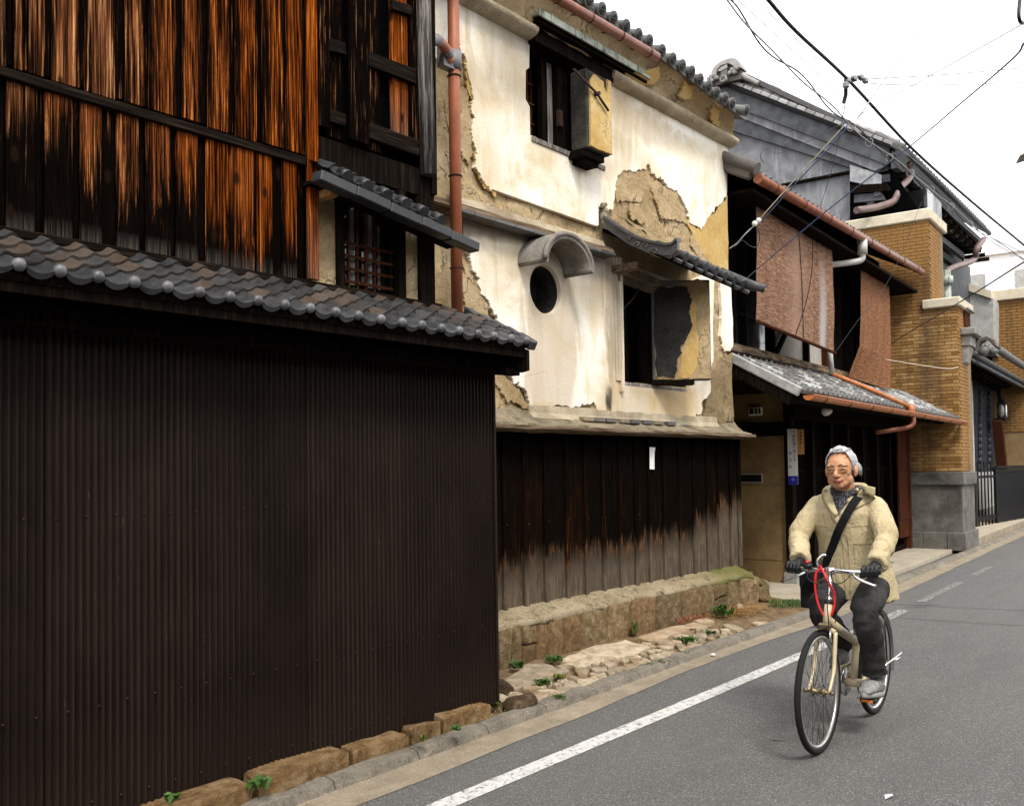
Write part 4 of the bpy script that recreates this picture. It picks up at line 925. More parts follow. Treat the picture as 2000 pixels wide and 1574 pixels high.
# tiled canopy over the lower window
vx = 7.01; A0, A1 = Vector((vx, YW, 3.82)), Vector((vx + .02, 4.20, 3.475)); B1 = Vector((8.56, 4.20, 3.365))
cx_ = (B1 - A1).normalized(); cy_ = (A0 - A1).normalized(); cz_ = cx_.cross(cy_).normalized(); RB = ortho(A1, cx_, cy_); LL_ = (B1 - A1).length
c2n = MB().box((0, .0, -.05), (LL_ + .0, .74, -.015)).build('window_canopy', 'dark_wood', PH, RB)
vp = [A0 + Vector((-.04, 0, .10)), A0.lerp(A1, .3) + Vector((-.04, 0, .045)), A0.lerp(A1, .62) + Vector((-.04, 0, .012)), A1 + Vector((-.045, -.06, .03)), A1 + Vector((-.045, -.16, .06))]
vb = MB(); vv = []; P = bez(vp, 5)
for p in P:
    for dx, dz in ((-.03, .022), (.05, .027), (.05, .0), (.02, -.006), (.02, -.085), (-.015, -.085), (-.015, -.006), (-.03, 0)): vv.append(p + Vector((dx, 0, dz)))
vb.add(vv, [(i * 8 + j, i * 8 + (j + 1) % 8, (i + 1) * 8 + (j + 1) % 8, (i + 1) * 8 + j) for i in range(len(P) - 1) for j in range(8)] + [tuple(range(8)), tuple((len(P) - 1) * 8 + j for j in range(7, -1, -1))]); vb.build('verge_tile', 'eave_tile', c2n)
for k in range(4):
    c = A1.lerp(A0, .10 + k * .13) + Vector((-.062, 0, -.035 + .02 * (k % 2))); R_ = .034 - .004 * k
    MB().tube([c + Vector((0, R_ * (1 - t / 14) * cos(t * .6), R_ * (1 - t / 14) * sin(t * .6))) for t in range(12)], .006, 5).build('verge_scroll', 'old_tile', c2n)
om = MB()
for dx, dz, r in ((0, 0, .045), (.02, .06, .035), (-.015, .10, .03), (.03, .12, .02), (.0, -.05, .035)): om.ball((vx - .03 + dx, YW - .05, 3.88 + dz), (r, r * .8, r), 10, 7)
om.build('verge_ornament', 'mortar', c2n)
t2 = MB().lathe([(.03, -.002), (.05, .0), (.052, .012), (.044, .03), (.042, .22)], 14).mesh('round_tile', 'eave_tile')
pitch = LL_ / 8.2
for k in range(9):
    x = .02 + k * pitch
    if k < 8: link('round_tile', t2, c2n, RB @ T(x + .09, -.03, .03) @ basis((0, 0, 0), (1, 0, 0), (0, 0, 1), (0, 1, 0)))
    MB().box((x - .05, -.05, -.045), (x + .05, .2, -.008)).build('pan_tile', 'eave_tile', c2n, RB, bevel=.01)
MB().tube(bez([RB @ Vector((LL_ - .08, .3, .05)), RB @ Vector((LL_ - .05, .0, .045)), RB @ Vector((LL_ - .03, -.12, .05)), RB @ Vector((LL_ + .0, -.20, .07))], 5), [.05] * 10 + [.042] * 6, 10, flat=.5).build('verge_tile', 'eave_tile', c2n)
hp_ = MB().grid(lambda u, v: RB @ Vector((.03 + u * (LL_ - .1), .14 + v * .60, .05 + v * .10 * (1 - .4 * u) + .035 * noise.fractal((u * 9, v * 5, 2), 1, 2, 4))), 60, 16); hp_.build('canopy_bed', 'mud_mossy', c2n)
for z, y, mt in ((3.42, YW - .12, 'mortar'), (3.36, YW - .05, 'mortar')): MB().prism([(7.2, z - .03), (8.5, z - .10), (8.5, z - .06), (7.2, z + .05)], y, YW, 1).build('canopy_soffit', mt, c2n)
box('canopy_bracket', (7.13, 4.55, 3.40), (7.24, YW, 3.46), 'worn_rail', c2n)
# charred boards on the foot of the wall
YB = YW - .05
def bx3(x, y=500): return W.Y(940 + x / 3.42, 780 + y / 3.42, YB).x
bt = [(-60, -35), (10, 32), (122, 146), (260, 292), (398, 426), (543, 566), (668, 692), (788, 808), (901, 920), (1006, 1028), (1098, 1116), (1196, 1214), (1302, 1322), (1395, 1411), (1487, 1500), (1563, 1572), (1642, 1652), (1698, 1716)]
hh = [.2, .2, .22, .26, .26, .24, .26, .26, .26, .27, .30, .30, .30, .38, .44, .50, .52, .5]
for i, (a, b) in enumerate(bt):
    xa, xb = bx3(a), bx3(b)
    MB().box((xa, YB - .034, .485), (xb, YB, 1.9)).build('batten', 'bleached_board', PH, bevel=.003, color=(hh[i] * .85 * U(.85, 1.15), U(.4, 1) if i in (3, 5, 6, 7, 8) else U(0, .4), 0, 1))
    if i + 1 < len(bt):
        xc = bx3(bt[i + 1][0]); MB().box((xb + .001, YB - .012 + U(-.002, .002), .495), (xc - .001, YB + .004, 1.9)).build('wall_board', 'bleached_board', PH, bevel=.002, color=(hh[i] * .85 * U(.9, 1.1), U(0, .5) if i not in (3, 5) else .9, 0, 1))
nl = MB().ball((0, 0, 0), (.007, .006, .007), 6, 4).mesh('nail', 'rust')
for i, (a, b) in enumerate(bt[1:-1]):
    for z in (1.16, .63 - .0): link('nail', nl, PH, T(bx3(a) + .012, YB - .028, z + U(-.01, .01))); link('nail', nl, PH, T(bx3(b) + .02, YB - .016, z + U(-.01, .01)))
# stone plinth
pl = MB(); k = 110; prof = [(YB + .02, .52), (YB - .03, .502), (YB - .12, .474), (YB - .18, .447), (YB - .205, .42), (YB - .20, .392), (YB - .12, .38)]; vs = []
for i in range(k + 1):
    x = 4.3 + 5.28 * i / k; e = max(0, (i - k + 6) / 6)
    for j, (y, z) in enumerate(prof):
        nz_ = noise.fractal((x * 2.2, j * .5, 3), 1, 2, 4); nf = noise.noise((x * 14, j * 2, 1))
        vs.append((x + (.05 * (j / 6) if i == k else 0), y + (.026 * nz_ + .008 * nf) * (j > 0) - .0, z + (.022 * nz_ + .007 * nf) * (j > 0) - (.05 * (nz_ > .12) * (j > 4)) - .12 * e * e))
n = len(prof); pl.add(vs, [(i * n + j, (i + 1) * n + j, (i + 1) * n + j + 1, i * n + j + 1) for i in range(k) for j in range(n - 1)], True).add([vs[k * n + j] for j in range(n)], [tuple(range(n - 1, -1, -1))])
a = Mat('plinth_cap', .95, .1); v = a.vec('P'); n1 = a.noise(v, 3, 6, .65); n2 = a.noise(v, 45, 5, .75); px_ = a.sep(a.co('P')); up_ = a.sep(a.n('NewGeometry').outputs['Normal'])[2]
c = a.ramp(a.ma('ADD', a.ma('MULTIPLY', n1, .5), a.ma('MULTIPLY', n2, .5)), (.33, (.12, .09, .05)), (.5, (.30, .24, .15)), (.66, (.46, .39, .28)))
c = a.mix(a.mr(a.noise(v, 9, 6, .75), .52, .66, 0, .8), c, (.045, .036, .024))
mk = a.mr(a.ma('ADD', a.ma('ADD', a.ma('MULTIPLY', n1, .6), a.ma('MULTIPLY', n2, .4)), a.ma('ADD', a.mr(px_[0], 7.6, 9.4, 0, .28), a.mr(px_[2], .43, .34, 0, .09))), .60, .74)
c = a.mix(a.ma('MULTIPLY', mk, a.mr(n2, .3, .6, .55, 1)), c, a.ramp(n2, (.35, (.035, .042, .008)), (.65, (.17, .175, .03))))
M['plinth_cap'] = a.fin(c, nrm=a.bump(a.ma('ADD', n2, a.ma('MULTIPLY', n1, 2)), .022))
pl.build('plinth_cap', 'plinth_cap', PH)
box('plinth_core', (4.3, YB - .12, .05), (9.56, YB + .1, .43), 'mortar', PH)
def f1(x): return W.Y(940 + x / 3.03, 1080 + 480 / 3.03, YB - .20).x
fb = [40, 92, 178, 236, 330, 398, 490, 588, 740, 878, 1026, 1180, 1376, 1462, 1534, 1640]
for i, (a_, b_) in enumerate(zip(fb, fb[1:])):
    xa, xb = f1(a_), f1(b_); top_ = .41 + U(-.025, .02)
    if i in (3, 12): tops = ((.07, .25), (.255, top_))
    else: tops = ((.06, top_),)
    for z0, zt in tops:
        b = MB().box((xa + .006, YB - .215 + U(-.02, .015), z0), (xb - .006, YB - .05, zt)).mesh('face_stone', 'rubble', bevel=.03, bseg=2)
        bm = bmesh.new(); bm.from_mesh(b); bmesh.ops.subdivide_edges(bm, edges=[e for e in bm.edges if e.calc_length() > .06], cuts=2, use_grid_fill=True)
        for v_ in bm.verts: v_.co += noise.noise_vector(v_.co * 7 + Vector((i, 0, 0))) * .022 + noise.noise_vector(v_.co * 24) * .007
        for f_ in bm.faces: f_.smooth = True
        bm.to_mesh(b); bm.free(); link('face_stone', b, PH)
# ================================================================== HOUSE WITH BLINDS (second frontage, turned a little)
D = S2.D
BH = thing('blind_house', 'dark two storey townhouse with bamboo blinds and tiled eaves', 'house', D @ T(4, .1, 0))
def sb(name, p, q, mat, parent=None, bevel=0, color=None): return box(name, p, q, mat, parent or BH, D, bevel, color)
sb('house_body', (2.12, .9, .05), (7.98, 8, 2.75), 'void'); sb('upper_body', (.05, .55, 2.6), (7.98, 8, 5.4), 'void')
ew = sb('earth_wall', (2.05, .13, .06), (2.12, 3, 2.9), 'earth_wall')
sb('wall_band', (2.04, .135, .06), (2.051, 3, .35), 'earth_wall', ew); sb('earth_panel', (2.035, .20, .36), (2.052, 3, 1.32), 'earth_wall', ew)
sb('corner_post', (1.98, .03, .0), (2.12, .13, 2.75), 'dark_wood'); sb('post_base', (1.96, .0, .0), (2.14, .16, .22), 'grey_stone')
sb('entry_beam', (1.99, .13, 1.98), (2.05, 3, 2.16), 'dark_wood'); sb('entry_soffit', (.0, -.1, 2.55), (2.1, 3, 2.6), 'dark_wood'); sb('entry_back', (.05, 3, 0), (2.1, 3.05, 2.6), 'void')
slt = sb('mail_slot', (2.015, .44, 1.37), (2.036, .80, 1.49), 'pale_pipe'); sb('slot_opening', (2.008, .455, 1.383), (2.0145, .785, 1.478), 'black_metal', slt)
# lattice doors
ld = sb('lattice_front', (2.13, .20, .1), (7.98, .24, 2.3), 'dark_wood')
for i in range(7): sb('front_post', (2.9 + i * .82, .06, .07), (3.0 + i * .82, .2, 2.6), 'dark_wood')
bar = MB().box((-.008, 0, .12), (.008, .022, 2.2)).mesh('lattice_bar', 'dark_wood')
for i in range(140): link('lattice_bar', bar, ld, D @ T(2.18 + i * .041, .172, 0))
for z in (.12, .8, 1.5, 2.2): sb('lattice_rail', (2.13, .16, z), (7.98, .171, z + .035), 'dark_wood', ld)
sb('front_beam', (2.0, .0, 2.2), (8.0, .14, 2.42), 'dark_wood'); sb('sill_beam', (2.12, .02, .075), (8.0, .16, .16), 'dark_wood')
bp = sb('end_post', (7.84, -.05, .075), (7.97, .07, 2.4), 'brown_wood'); sb('end_panel', (7.2, -.03, .3), (7.84, .0, 2.2), 'brown_wood'); sb('end_rail', (7.2, -.045, .62), (7.84, -.028, .76), 'brown_wood')
# lower eave: gutter line as sighted
gA, gB = Vector((.10, -.78, 2.375)), Vector((8.06, -.92, 2.335)); gA.x = .12
up_ = Vector((0, .95, .535)); ex = (gB - gA).normalized(); ey = (up_ - ex * up_.dot(ex)).normalized(); ez = ex.cross(ey)
RE = D @ basis(gA + Vector((.0, .05, .03)), ex, ey, ez); EL = (gB - gA).length
le = MB().box((0, 0, -.04), (EL, 1.12, -.012)).build('lower_eave', 'dark_wood', BH, RE)
tw = .172; tD = pan_tile(tw, .17, roll=.02, rw=.05, dip=.016, seg=3).mesh('eave_tile', 'old_tile'); tP = pan_tile(tw, .17, roll=.02, rw=.05, dip=.016, seg=3).mesh('eave_tile', 'pale_tile')
nlip = MB().box((0, -.012, -.03), (tw - .01, .0, .012)).mesh('tile_lip', 'old_tile')
for c in range(int(EL / tw)):
    for r in range(7):
        t = link('eave_tile', tP if (r > 0 and random.random() < .35 + .3 * (c > 30)) else tD, le, RE @ T(c * tw + .05, r * .152, U(0, .003)))
        if r == 0: link('tile_lip', nlip, le, RE @ T(c * tw + .05, 0, 0))
MB().box((-.02, .0, -.075), (.05, 1.12, .03)).build('verge_board', 'pale_tile', le, RE, bevel=.01)
MB().box((.0, .05, -.20), (.04, 1.1, -.08)).build('barge_board', 'dark_wood', le, RE)
sb('eave_beam', (.15, -.62, 2.28), (8.0, -.54, 2.37), 'dark_wood')
gp = [gA + (gB - gA) * (i / 12) + Vector((0, -.035, -.03)) for i in range(13)]
lg = MB(); vs = []
for p in gp:
    for k in range(9): a = pi * k / 8; vs.append(p + Vector((0, .06 * cos(a), -.055 * sin(a))))
lg.add(vs, [(i * 9 + k, i * 9 + k + 1, (i + 1) * 9 + k + 1, (i + 1) * 9 + k) for i in range(12) for k in range(8)], True).add([vs[k] for k in range(9)], [tuple(range(9))])
lgo = lg.build('lower_gutter', 'orange_pipe', BH, D)
lgr = MB().tube([p + Vector((0, -.06, 0)) for p in gp], .008, 6).build('gutter_lip', 'orange_pipe', lgo, D)
for i in range(9): p = gp[0].lerp(gp[-1], (i + .5) / 9); MB().tube([p + Vector((0, .062 * cos(a), -.058 * sin(a))) for a in [pi * k / 8 for k in range(9)]], .006, 5).build('gutter_hook', 'rust', lgo, D)
# pipe that crosses the eave and drops into the gutter
q0 = Vector((2.62, .02, 2.93)); q1 = Vector((5.55, -.86, 2.50))
def eave_z(y): return 2.40 + (y + .85) * .535
q0 = S2.Y(1625, 730, -.02); q1 = S2.Y(1778, 795, -.86)
cp_ = MB().tube([q0, q0.lerp(q1, .5) + Vector((0, 0, .01)), q1], .034, 10).build('eave_pipe', 'orange_pipe', BH, D)
MB().tube([q1 + Vector((0, -.0, .05)), q1 + Vector((.0, -.02, -.12))], .05, 10).build('pipe_elbow', 'orange_pipe', cp_, D); MB().ball(q1 + Vector((0, 0, .04)), .055, 10, 7).build('pipe_cap', 'pale_pipe', cp_, D)
MB().tube(bez([q1 + Vector((0, -.03, -.14)), q1 + Vector((0, -.03, -.24)), q1 + Vector((-.06, .06, -.30)), q1 + Vector((-.3, .42, -.36))], 5), .034, 10).build('drop_pipe', 'copper', cp_, D)
q2 = S2.Y(1620, 685, -.03); MB().tube([q2 + Vector((0, .0, .1)), q0], .035, 10).build('waste_pipe', 'pale_pipe', BH, D)
# upper storey
sb('upper_wall', (.06, .40, 2.8), (7.98, .44, 5.3), 'dark_wood'); sb('upper_sill', (.06, .12, 2.92), (4.9, .4, 3.02), 'worn_rail'); sb('upper_sill', (.06, .05, 2.84), (4.9, .4, 2.91), 'dark_rail')
sb('plaster_panel', (3.55, .36, 3.02), (4.35, .395, 5.0), 'interior_plaster'); sb('plaster_panel', (2.2, .36, 3.02), (3.5, .395, 3.8), 'interior_plaster')
for x0, x1, m_ in ((2.1, 2.18, 'dark_wood'), (3.48, 3.56, 'dark_wood'), (4.34, 4.42, 'brown_wood'), (5.05, 5.15, 'dark_wood'), (6.3, 6.4, 'dark_wood'), (.06, .14, 'dark_wood')): sb('upper_post', (x0, .28, 3.0), (x1, .37, 5.1), m_)
MB().beam((2.2, .3, 3.05), (2.75, .3, 3.5), .05, .06).build('brace', 'dark_wood', BH, D)
wn = sb('window', (.14, .34, 3.0), (2.0, .36, 4.9), 'dark_glass')
for z in (3.45, 3.95, 4.45): sb('window_rail', (.14, .30, z), (2.0, .335, z + .045), 'black_metal', wn)
for x in (.22, .52, .86, 1.2): sb('window_stile', (x, .29, 3.0), (x + .05, .335, 4.9), 'black_metal', wn)
w2 = sb('window', (4.42, .34, 3.1), (5.05, .36, 4.8), 'dark_glass')
ua, ub = S2.Y(1478, 345, -.35), S2.Y(1801, 532, -.35)
ue = (ub - ua).normalized(); uy = Vector((0, .95, .50)); uy = (uy - ue * uy.dot(ue)).normalized(); uz_ = ue.cross(uy)
RU = D @ basis(ua + Vector((0, .05, .05)), ue, uy, uz_); UL = (ub - ua).length
ur = MB().box((-.05, 0, -.05), (UL, 2.2, -.012)).build('upper_roof', 'dark_wood', BH, RU)
tw2 = .165; tQ = pan_tile(tw2, .17, roll=.03, rw=.06, dip=.015, seg=3).mesh('eave_tile', 'pale_tile'); tQd = pan_tile(tw2, .17, roll=.03, rw=.06, dip=.015, seg=3).mesh('eave_tile', 'old_tile')
rlp = MB().tube([(0, -.015, 0), (0, .02, 0)], .036, 10).mesh('roll_end', 'old_tile')
for c in range(int(UL / tw2)):
    for r in range(3): link('eave_tile', tQ if r or random.random() < .5 else tQd, ur, RU @ T(c * tw2 + .02, r * .152, 0))
    link('roll_end', rlp, ur, RU @ T(c * tw2 + .02 + tw2 - .03, 0, .025))
    MB().box((c * tw2 + .03, -.01, -.035), (c * tw2 + tw2 - .05, .0, .002)).build('tile_lip', 'old_tile', ur, RU)
MB().tube([(-.05, -.06, .05), (-.05, 2.2, .05)], .075, 12).build('verge_roll', 'old_tile', ur, RU)
MB().box((-.10, -.03, -.09), (.0, 2.2, .02)).build('verge_tile', 'old_tile', ur, RU, bevel=.02)
g0, g1 = ua + Vector((-.02, -.02, -.03)), ub
ug = MB().tube([g0, g0.lerp(g1, .5), g1], .055, 12).build('upper_gutter', 'copper', BH, D)
for i in range(8): p = g0.lerp(g1, (i + .5) / 8); MB().tube([p + Vector((0, .058 * cos(a), .058 * sin(a))) for a in [2 * pi * k / 10 for k in range(10)]], .006, 5, closed=True).build('gutter_hook', 'rust', ug, D)
e0 = S2.Y(1684, 475, -.35); MB().tube([e0 + Vector((0, 0, .05)), e0 + Vector((0, .0, -.16))], .07, 10).build('hopper', 'pale_pipe', ug, D)
MB().tube(bez([e0 + Vector((0, 0, -.15)), e0 + Vector((0, .02, -.24)), e0 + Vector((-.1, .15, -.28)), e0 + Vector((-.55, .68, -.36))], 5), .045, 10).build('outlet_pipe', 'pale_pipe', ug, D)
sb('eave_board', (.05, -.27, ua.z - .13), (7.9, .4, ua.z - .09), 'dark_wood', ur)
# bamboo blinds: thin splints threaded on strings
def m_blind(name, lo, mid, hi, pale):
    a = Mat(name, .8, .1); o = a.co('U'); g = a.noise(a.vec(o, (14, 100, 1)), 1.0, 4, .7, .6); sp = a.noise(a.vec(o, (22, 190, 1)), 1.0, 3, .7, .8)
    st = a.noise(a.vec(o, (16, .7, 1)), 1.0, 5, .65); c = a.ramp(a.ma('ADD', a.ma('MULTIPLY', g, .5), a.ma('MULTIPLY', sp, .5)), (.36, lo), (.5, mid), (.62, hi))
    u_ = a.sep(o); c = a.mix(a.mr(st, .5, .68, 0, .4), c, tuple(x * .4 for x in lo))
    if pale:
        c = a.mix(a.ma('MULTIPLY', a.mr(a.ma('ABSOLUTE', a.ma('SUBTRACT', a.ma('ADD', u_[0], a.ma('MULTIPLY', st, .06)), .86)), .02, .06, .9, 0), a.mr(u_[1], .9, .2, 0, 1)), c, (.34, .32, .32))
        c = a.mix(a.mr(a.ma('ABSOLUTE', a.ma('SUBTRACT', a.ma('ADD', u_[0], a.ma('MULTIPLY', st, .3)), .62)), .0, .16, .4, 0), c, (.40, .26, .19))
    M[name] = a.fin(c, nrm=a.bump(sp, .012, 1))
m_blind('blind_weave', (.055, .025, .013), (.19, .098, .057), (.42, .26, .17), True); m_blind('blind_weave_red', (.055, .022, .010), (.175, .075, .033), (.30, .15, .075), False)
def blind(name, label, tl, tr, bl, br, mat, curl, wav):
    b = MB(); nu, nv = 24, 150; vs = []; uv = []
    for j in range(nv + 1):
        v = j / nv
        for i in range(nu + 1):
            u = i / nu; p = tl.lerp(tr, u).lerp(bl.lerp(br, u), v); cv = curl(u, v)
            p = p + Vector((0, cv + .016 * noise.noise((u * 5, v * 4, wav)) - .0035 * (j % 2), .012 * noise.noise((u * 6, v * 20, wav)) * v)); vs.append(p); uv.append((u, 1 - v))
    fs = [(j * (nu + 1) + i, j * (nu + 1) + i + 1, (j + 1) * (nu + 1) + i + 1, (j + 1) * (nu + 1) + i) for j in range(nv) for i in range(nu)]
    me = b.add(vs, fs).mesh(name, mat); l = me.uv_layers.new(name='UVMap')
    for lo in me.loops: l.data[lo.index].uv = uv[lo.vertex_index]
    o = link(name, me, None, D); md = o.modifiers.new('thickness', 'SOLIDIFY'); md.thickness = .006
    tag(o, label, 'bamboo blind', 'bamboo blinds hung from the upper eaves'); return o
b1 = [S2.Y(1474, 352, -.05), S2.Y(1622, 440, -.05), S2.Y(1476, 628, -.16), S2.Y(1628, 690, -.20)]; b1[0].z = b1[1].z = 4.80
bo = blind('bamboo_blind', 'wide reddish brown bamboo blind with a pale worn streak above the lower eave', b1[0], b1[1], b1[2], b1[3], 'blind_weave', lambda u, v: -.015 * sin(pi * v), 1)
b2 = [S2.Y(1680, 505, .0), S2.Y(1735, 545, .0), S2.Y(1676, 735, -.10), S2.Y(1738, 762, -.22)]
b2o = blind('bamboo_blind', 'narrow orange brown bamboo blind curling at its foot beside the brick wall', b2[0], b2[1], b2[2], b2[3], 'blind_weave_red', lambda u, v: (.30 * (1 - u) * max(0, v - .75) * 2 - .02 * sin(pi * v)), 5)
MB().tube([b1[2] + Vector((0, -.02, -.0)), b1[3] + Vector((.0, -.02, 0))], .022, 8).build('blind_rod', 'brown_wood', bo, D)
for u0, u1 in ((.42, .48), (.62, .38)):
    MB().tube([b1[0].lerp(b1[1], u0).lerp(b1[2].lerp(b1[3], u0 + (u1 - u0) * t), t) + Vector((0, -.085 - .03 * sin(pi * t), 0)) for t in [i / 8 for i in range(9)]], .006, 5).build('blind_cord', 'black_metal', bo, D)
# things fixed to the front
sg0 = Vector((1.975, .06, 0)); SM = D @ basis((2.012, .195, 1.70), (0, -1, 0), (0, 0, 1), (-1, 0, 0))
zt, zb = S2.X(1549, 838, 2.0).z, S2.X(1549, 946, 2.0).z; sy0, sy1 = S2.X(1540, 890, 2.0).y, S2.X(1559, 890, 2.0).y
SM = D @ basis((1.972, (sy0 + sy1) / 2, (zt + zb) / 2), (0, -1, 0), (0, 0, 1), (-1, 0, 0)); sw, sh = abs(sy0 - sy1), zt - zb
sign = MB().box((-sw / 2, -sh / 2, -.004), (sw / 2, sh / 2, 0)).build('street_sign', 'white_enamel', None, SM, bevel=.002); tag(sign, 'tall white enamel street name sign with black characters and blue foot', 'street sign')
MB().box((-sw / 2 + .001, -sh / 2 + .001, .0005), (sw / 2 - .001, -sh / 2 + sh * .155, .0016)).build('blue_foot', 'blue_enamel', sign, SM)
MB().tube([(.014 * cos(a), -sh / 2 + sh * .09 + .014 * sin(a), .003) for a in [2 * pi * k / 12 for k in range(12)]], .0025, 5, closed=True).build('maker_mark', 'white_enamel', sign, SM)
cs = sw * .40
text('lettering', '下京区', sw * .27, 'ink', sign, SM @ T(0, sh / 2 - sw * .25, .0018))
for i, ch in enumerate('新町通七条上る'): text('lettering', ch, cs, 'ink', sign, SM @ T(sw * .20, sh / 2 - sw * .72 - i * cs * .98, .0018))
for i, ch in enumerate('辰己町'): text('lettering', ch, cs * .95, 'ink', sign, SM @ T(-sw * .22, sh / 2 - sw * 2.45 - i * cs * 1.75, .0018))
wt_ = S2.X(1564, 863, 1.975); wp = MB().box((-.045, -.16, -.006), (.045, .16, .0)).build('wooden_tag', 'pale_wood', None, D @ basis((1.966, wt_.y, wt_.z), (0, -1, 0), (0, 0, 1), (-1, 0, 0)), bevel=.002)
tag(wp, 'small orange wooden name board beside the white street sign', 'name board')
for k in range(4): text('lettering', '門札之家'[k], .055, 'rust', wp, WM[wp.name] @ T(.005, .10 - k * .065, .0008)) if False else MB().box((-.004, .11 - k * .045, .0005), (.014, .135 - k * .045, .001)).build('faded_mark', 'rust', wp, WM[wp.name])
mt = S2.X(1475, 803, 1.985); MM = D @ basis((1.975, mt.y, mt.z), (0, -1, 0), (0, 0, 1), (-1, 0, 0))
wm = tag(MB().box((-.10, -.058, -.04), (.10, .058, 0)).build('wall_meter', 'cream_plastic', None, MM, bevel=.015), 'small cream electric meter box on the dark entry beam', 'meter')
MB().box((-.075, -.036, -.002), (.075, .036, .003)).build('meter_window', 'dark_glass', wm, MM)
for x in (-.02, .03): MB().box((x, -.034, .0035), (x + .022, .034, .005)).build('meter_dial', 'grey_render', wm, MM)
hb = S2.Y(1605, 806, -.30); hm = tag(MB().lathe([(.01, .0), (.05, .02), (.06, .06), (.045, .11), (.03, .13)], 14, D @ T(hb) @ RX(75)).build('porch_lamp', 'white_enamel'), 'small white round porch lamp under the lower eave', 'lamp')
# ================================================================== BRICK HOUSE with gabled upper storey
def m_brick(name, c0, c1, c2):
    a = Mat(name, .9, .15); v = a.vec('P', rnd=3); n = a.noise(v, 30, 5, .7); k = a.info('Random')
    c = a.ramp(k, (.0, c0), (.55, c1), (1., c2)); c = a.mix(a.mr(n, .45, .7, 0, .5), c, tuple(x * .55 for x in c0))
    big = a.noise(a.vec('P', (1, 1, .22)), 2.2, 5, .65); c = a.mix(a.mr(big, .5, .66, 0, .7), c, (.075, .05, .03))
    M[name] = a.fin(c, nrm=a.bump(n, .004))
m_brick('brick', (.19, .095, .03), (.31, .172, .06), (.39, .24, .10)); m_concrete('brick_mortar', (.14, .09, .04), (.22, .15, .075), .004)
KH = thing('brick_house', 'large brick and timber house with grey gable and deep tiled eaves', 'house', D @ T(9, .5, 0))
def kb(name, p, q, mat, parent=None, bevel=0): return box(name, p, q, mat, parent or KH, D, bevel)
XP = 8.03
pier = kb('brick_pier', (XP + .012, -.86, 1.44), (9.3, .95, 4.36), 'brick_mortar'); kb('upper_pier_core', (XP + .012, -.43, 4.36), (9.3, .95, 5.97), 'brick_mortar', pier)
bl, bh_, gp_ = .212, .062, .0085
full = MB().box((-.004, 0, 0), (.03, bl - gp_, bh_ - gp_ + .0)).mesh('brick', 'brick', bevel=.003); half = MB().box((-.004, 0, 0), (.03, bl / 2 - gp_, bh_ - gp_)).mesh('brick', 'brick', bevel=.003)
nb = 0; rest = MB(); z = 1.45; row = 0; todo = []
while z < 5.95:
    y0 = -.875 if z < 4.34 else -.445
    y = y0; first = True
    while y < .93:
        L = bl / 2 if (first and row % 2) else bl
        todo.append((z, y, L)); y += L; first = False
    z += bh_ + .0; row += 1
todo.sort(key=lambda t: (t[1] > .35, t[0] > 5.2))
for z, y, L in todo:
    mm = D @ T(XP + U(-.002, .002), y, z)
    if nb < 300: link('brick', full if L == bl else half, pier, mm); nb += 1
    else: rest.box((-.004, 0, 0), (.03, L - gp_, bh_ - gp_), mm)
tag(rest.build('brickwork', 'brick', pier), kind='stuff')
st = MB()   # street side of the pier
for r in range(72):
    for k in range(4):
        z = 1.45 + r * bh_; yy = -.875 if z < 4.34 else -.445
        if z > 5.93: continue
        st.box((XP + .0 + k * bl + (bl / 2 if r % 2 else 0), yy - .004, z), (XP + (k + 1) * bl - gp_ + (bl / 2 if r % 2 else 0), yy + .03, z + bh_ - gp_), D)
tag(st.build('side_brickwork', 'brick', pier), kind='stuff')
kb('upper_cap', (XP - .05, -.50, 5.965), (9.4, 1.1, 6.17), 'cream_stone', pier, .02); kb('lower_cap', (XP - .06, -.95, 4.352), (9.2, -.31, 4.52), 'cream_stone', pier, .02)
kb('stone_band', (XP - .055, -.93, 1.20), (9.2, .1, 1.435), 'dark_stone', pier, .015); kb('stone_base', (XP - .005, -.88, .36), (9.2, .1, 1.21), 'dark_stone', pier, .01)
for y0, y1 in ((-.93, -.62), (-.615, -.22), (-.215, .1)): kb('plinth_block', (XP - .06, y0, .05), (9.2, y1, .37), 'dark_stone', pier, .012)
# gable, facing down the street: stepped barge boards on a slate-grey wall
XG = 8.62
def gx(px, py, x=XG): q = S2.X(px, py, x); return (q.y, q.z)
def gplate(name, pts, x, th, mat, parent=None): return MB().prism([gx(a, b, x) for a, b in pts], x, x + th, 0).build(name, mat, parent or KH, D)
def m_slate():
    a = Mat('slate_board', .75, .25); v = a.vec('P'); n = a.noise(a.vec('P', (1, 1, .12)), 9, 5, .65); n2 = a.noise(v, 2.5, 5, .65, .5)
    c = a.ramp(n2, (.3, (.09, .092, .10)), (.7, (.20, .205, .215))); c = a.mix(a.mr(n, .52, .72, 0, .5), c, (.36, .365, .375)); M['slate_board'] = a.fin(c, nrm=a.bump(n, .004))
m_slate(); plain('slate_dark', (.06, .063, .07), .7, .2, var=.35, scale=5); plain('slate_pale', (.25, .255, .265), .7, .2, var=.3, scale=6)
gplate('gable_wall', [(1380, 150), (1745, 300), (1690, 470), (1380, 470)], XG + .10, .2, 'slate_board')
gplate('barge_board', [(1390, 157), (1737, 290), (1732, 322), (1390, 192)], XG - .10, .2, 'slate_dark')
gplate('barge_board', [(1390, 192), (1732, 322), (1708, 334), (1390, 207)], XG - .04, .2, 'slate_board'); gplate('barge_board', [(1390, 207), (1708, 334), (1708, 350), (1685, 335), (1390, 243)], XG + .0, .2, 'slate_dark')
gplate('gable_panel', [(1660, 322), (1722, 342), (1722, 362), (1690, 361), (1660, 354)], XG - .02, .15, 'slate_pale')
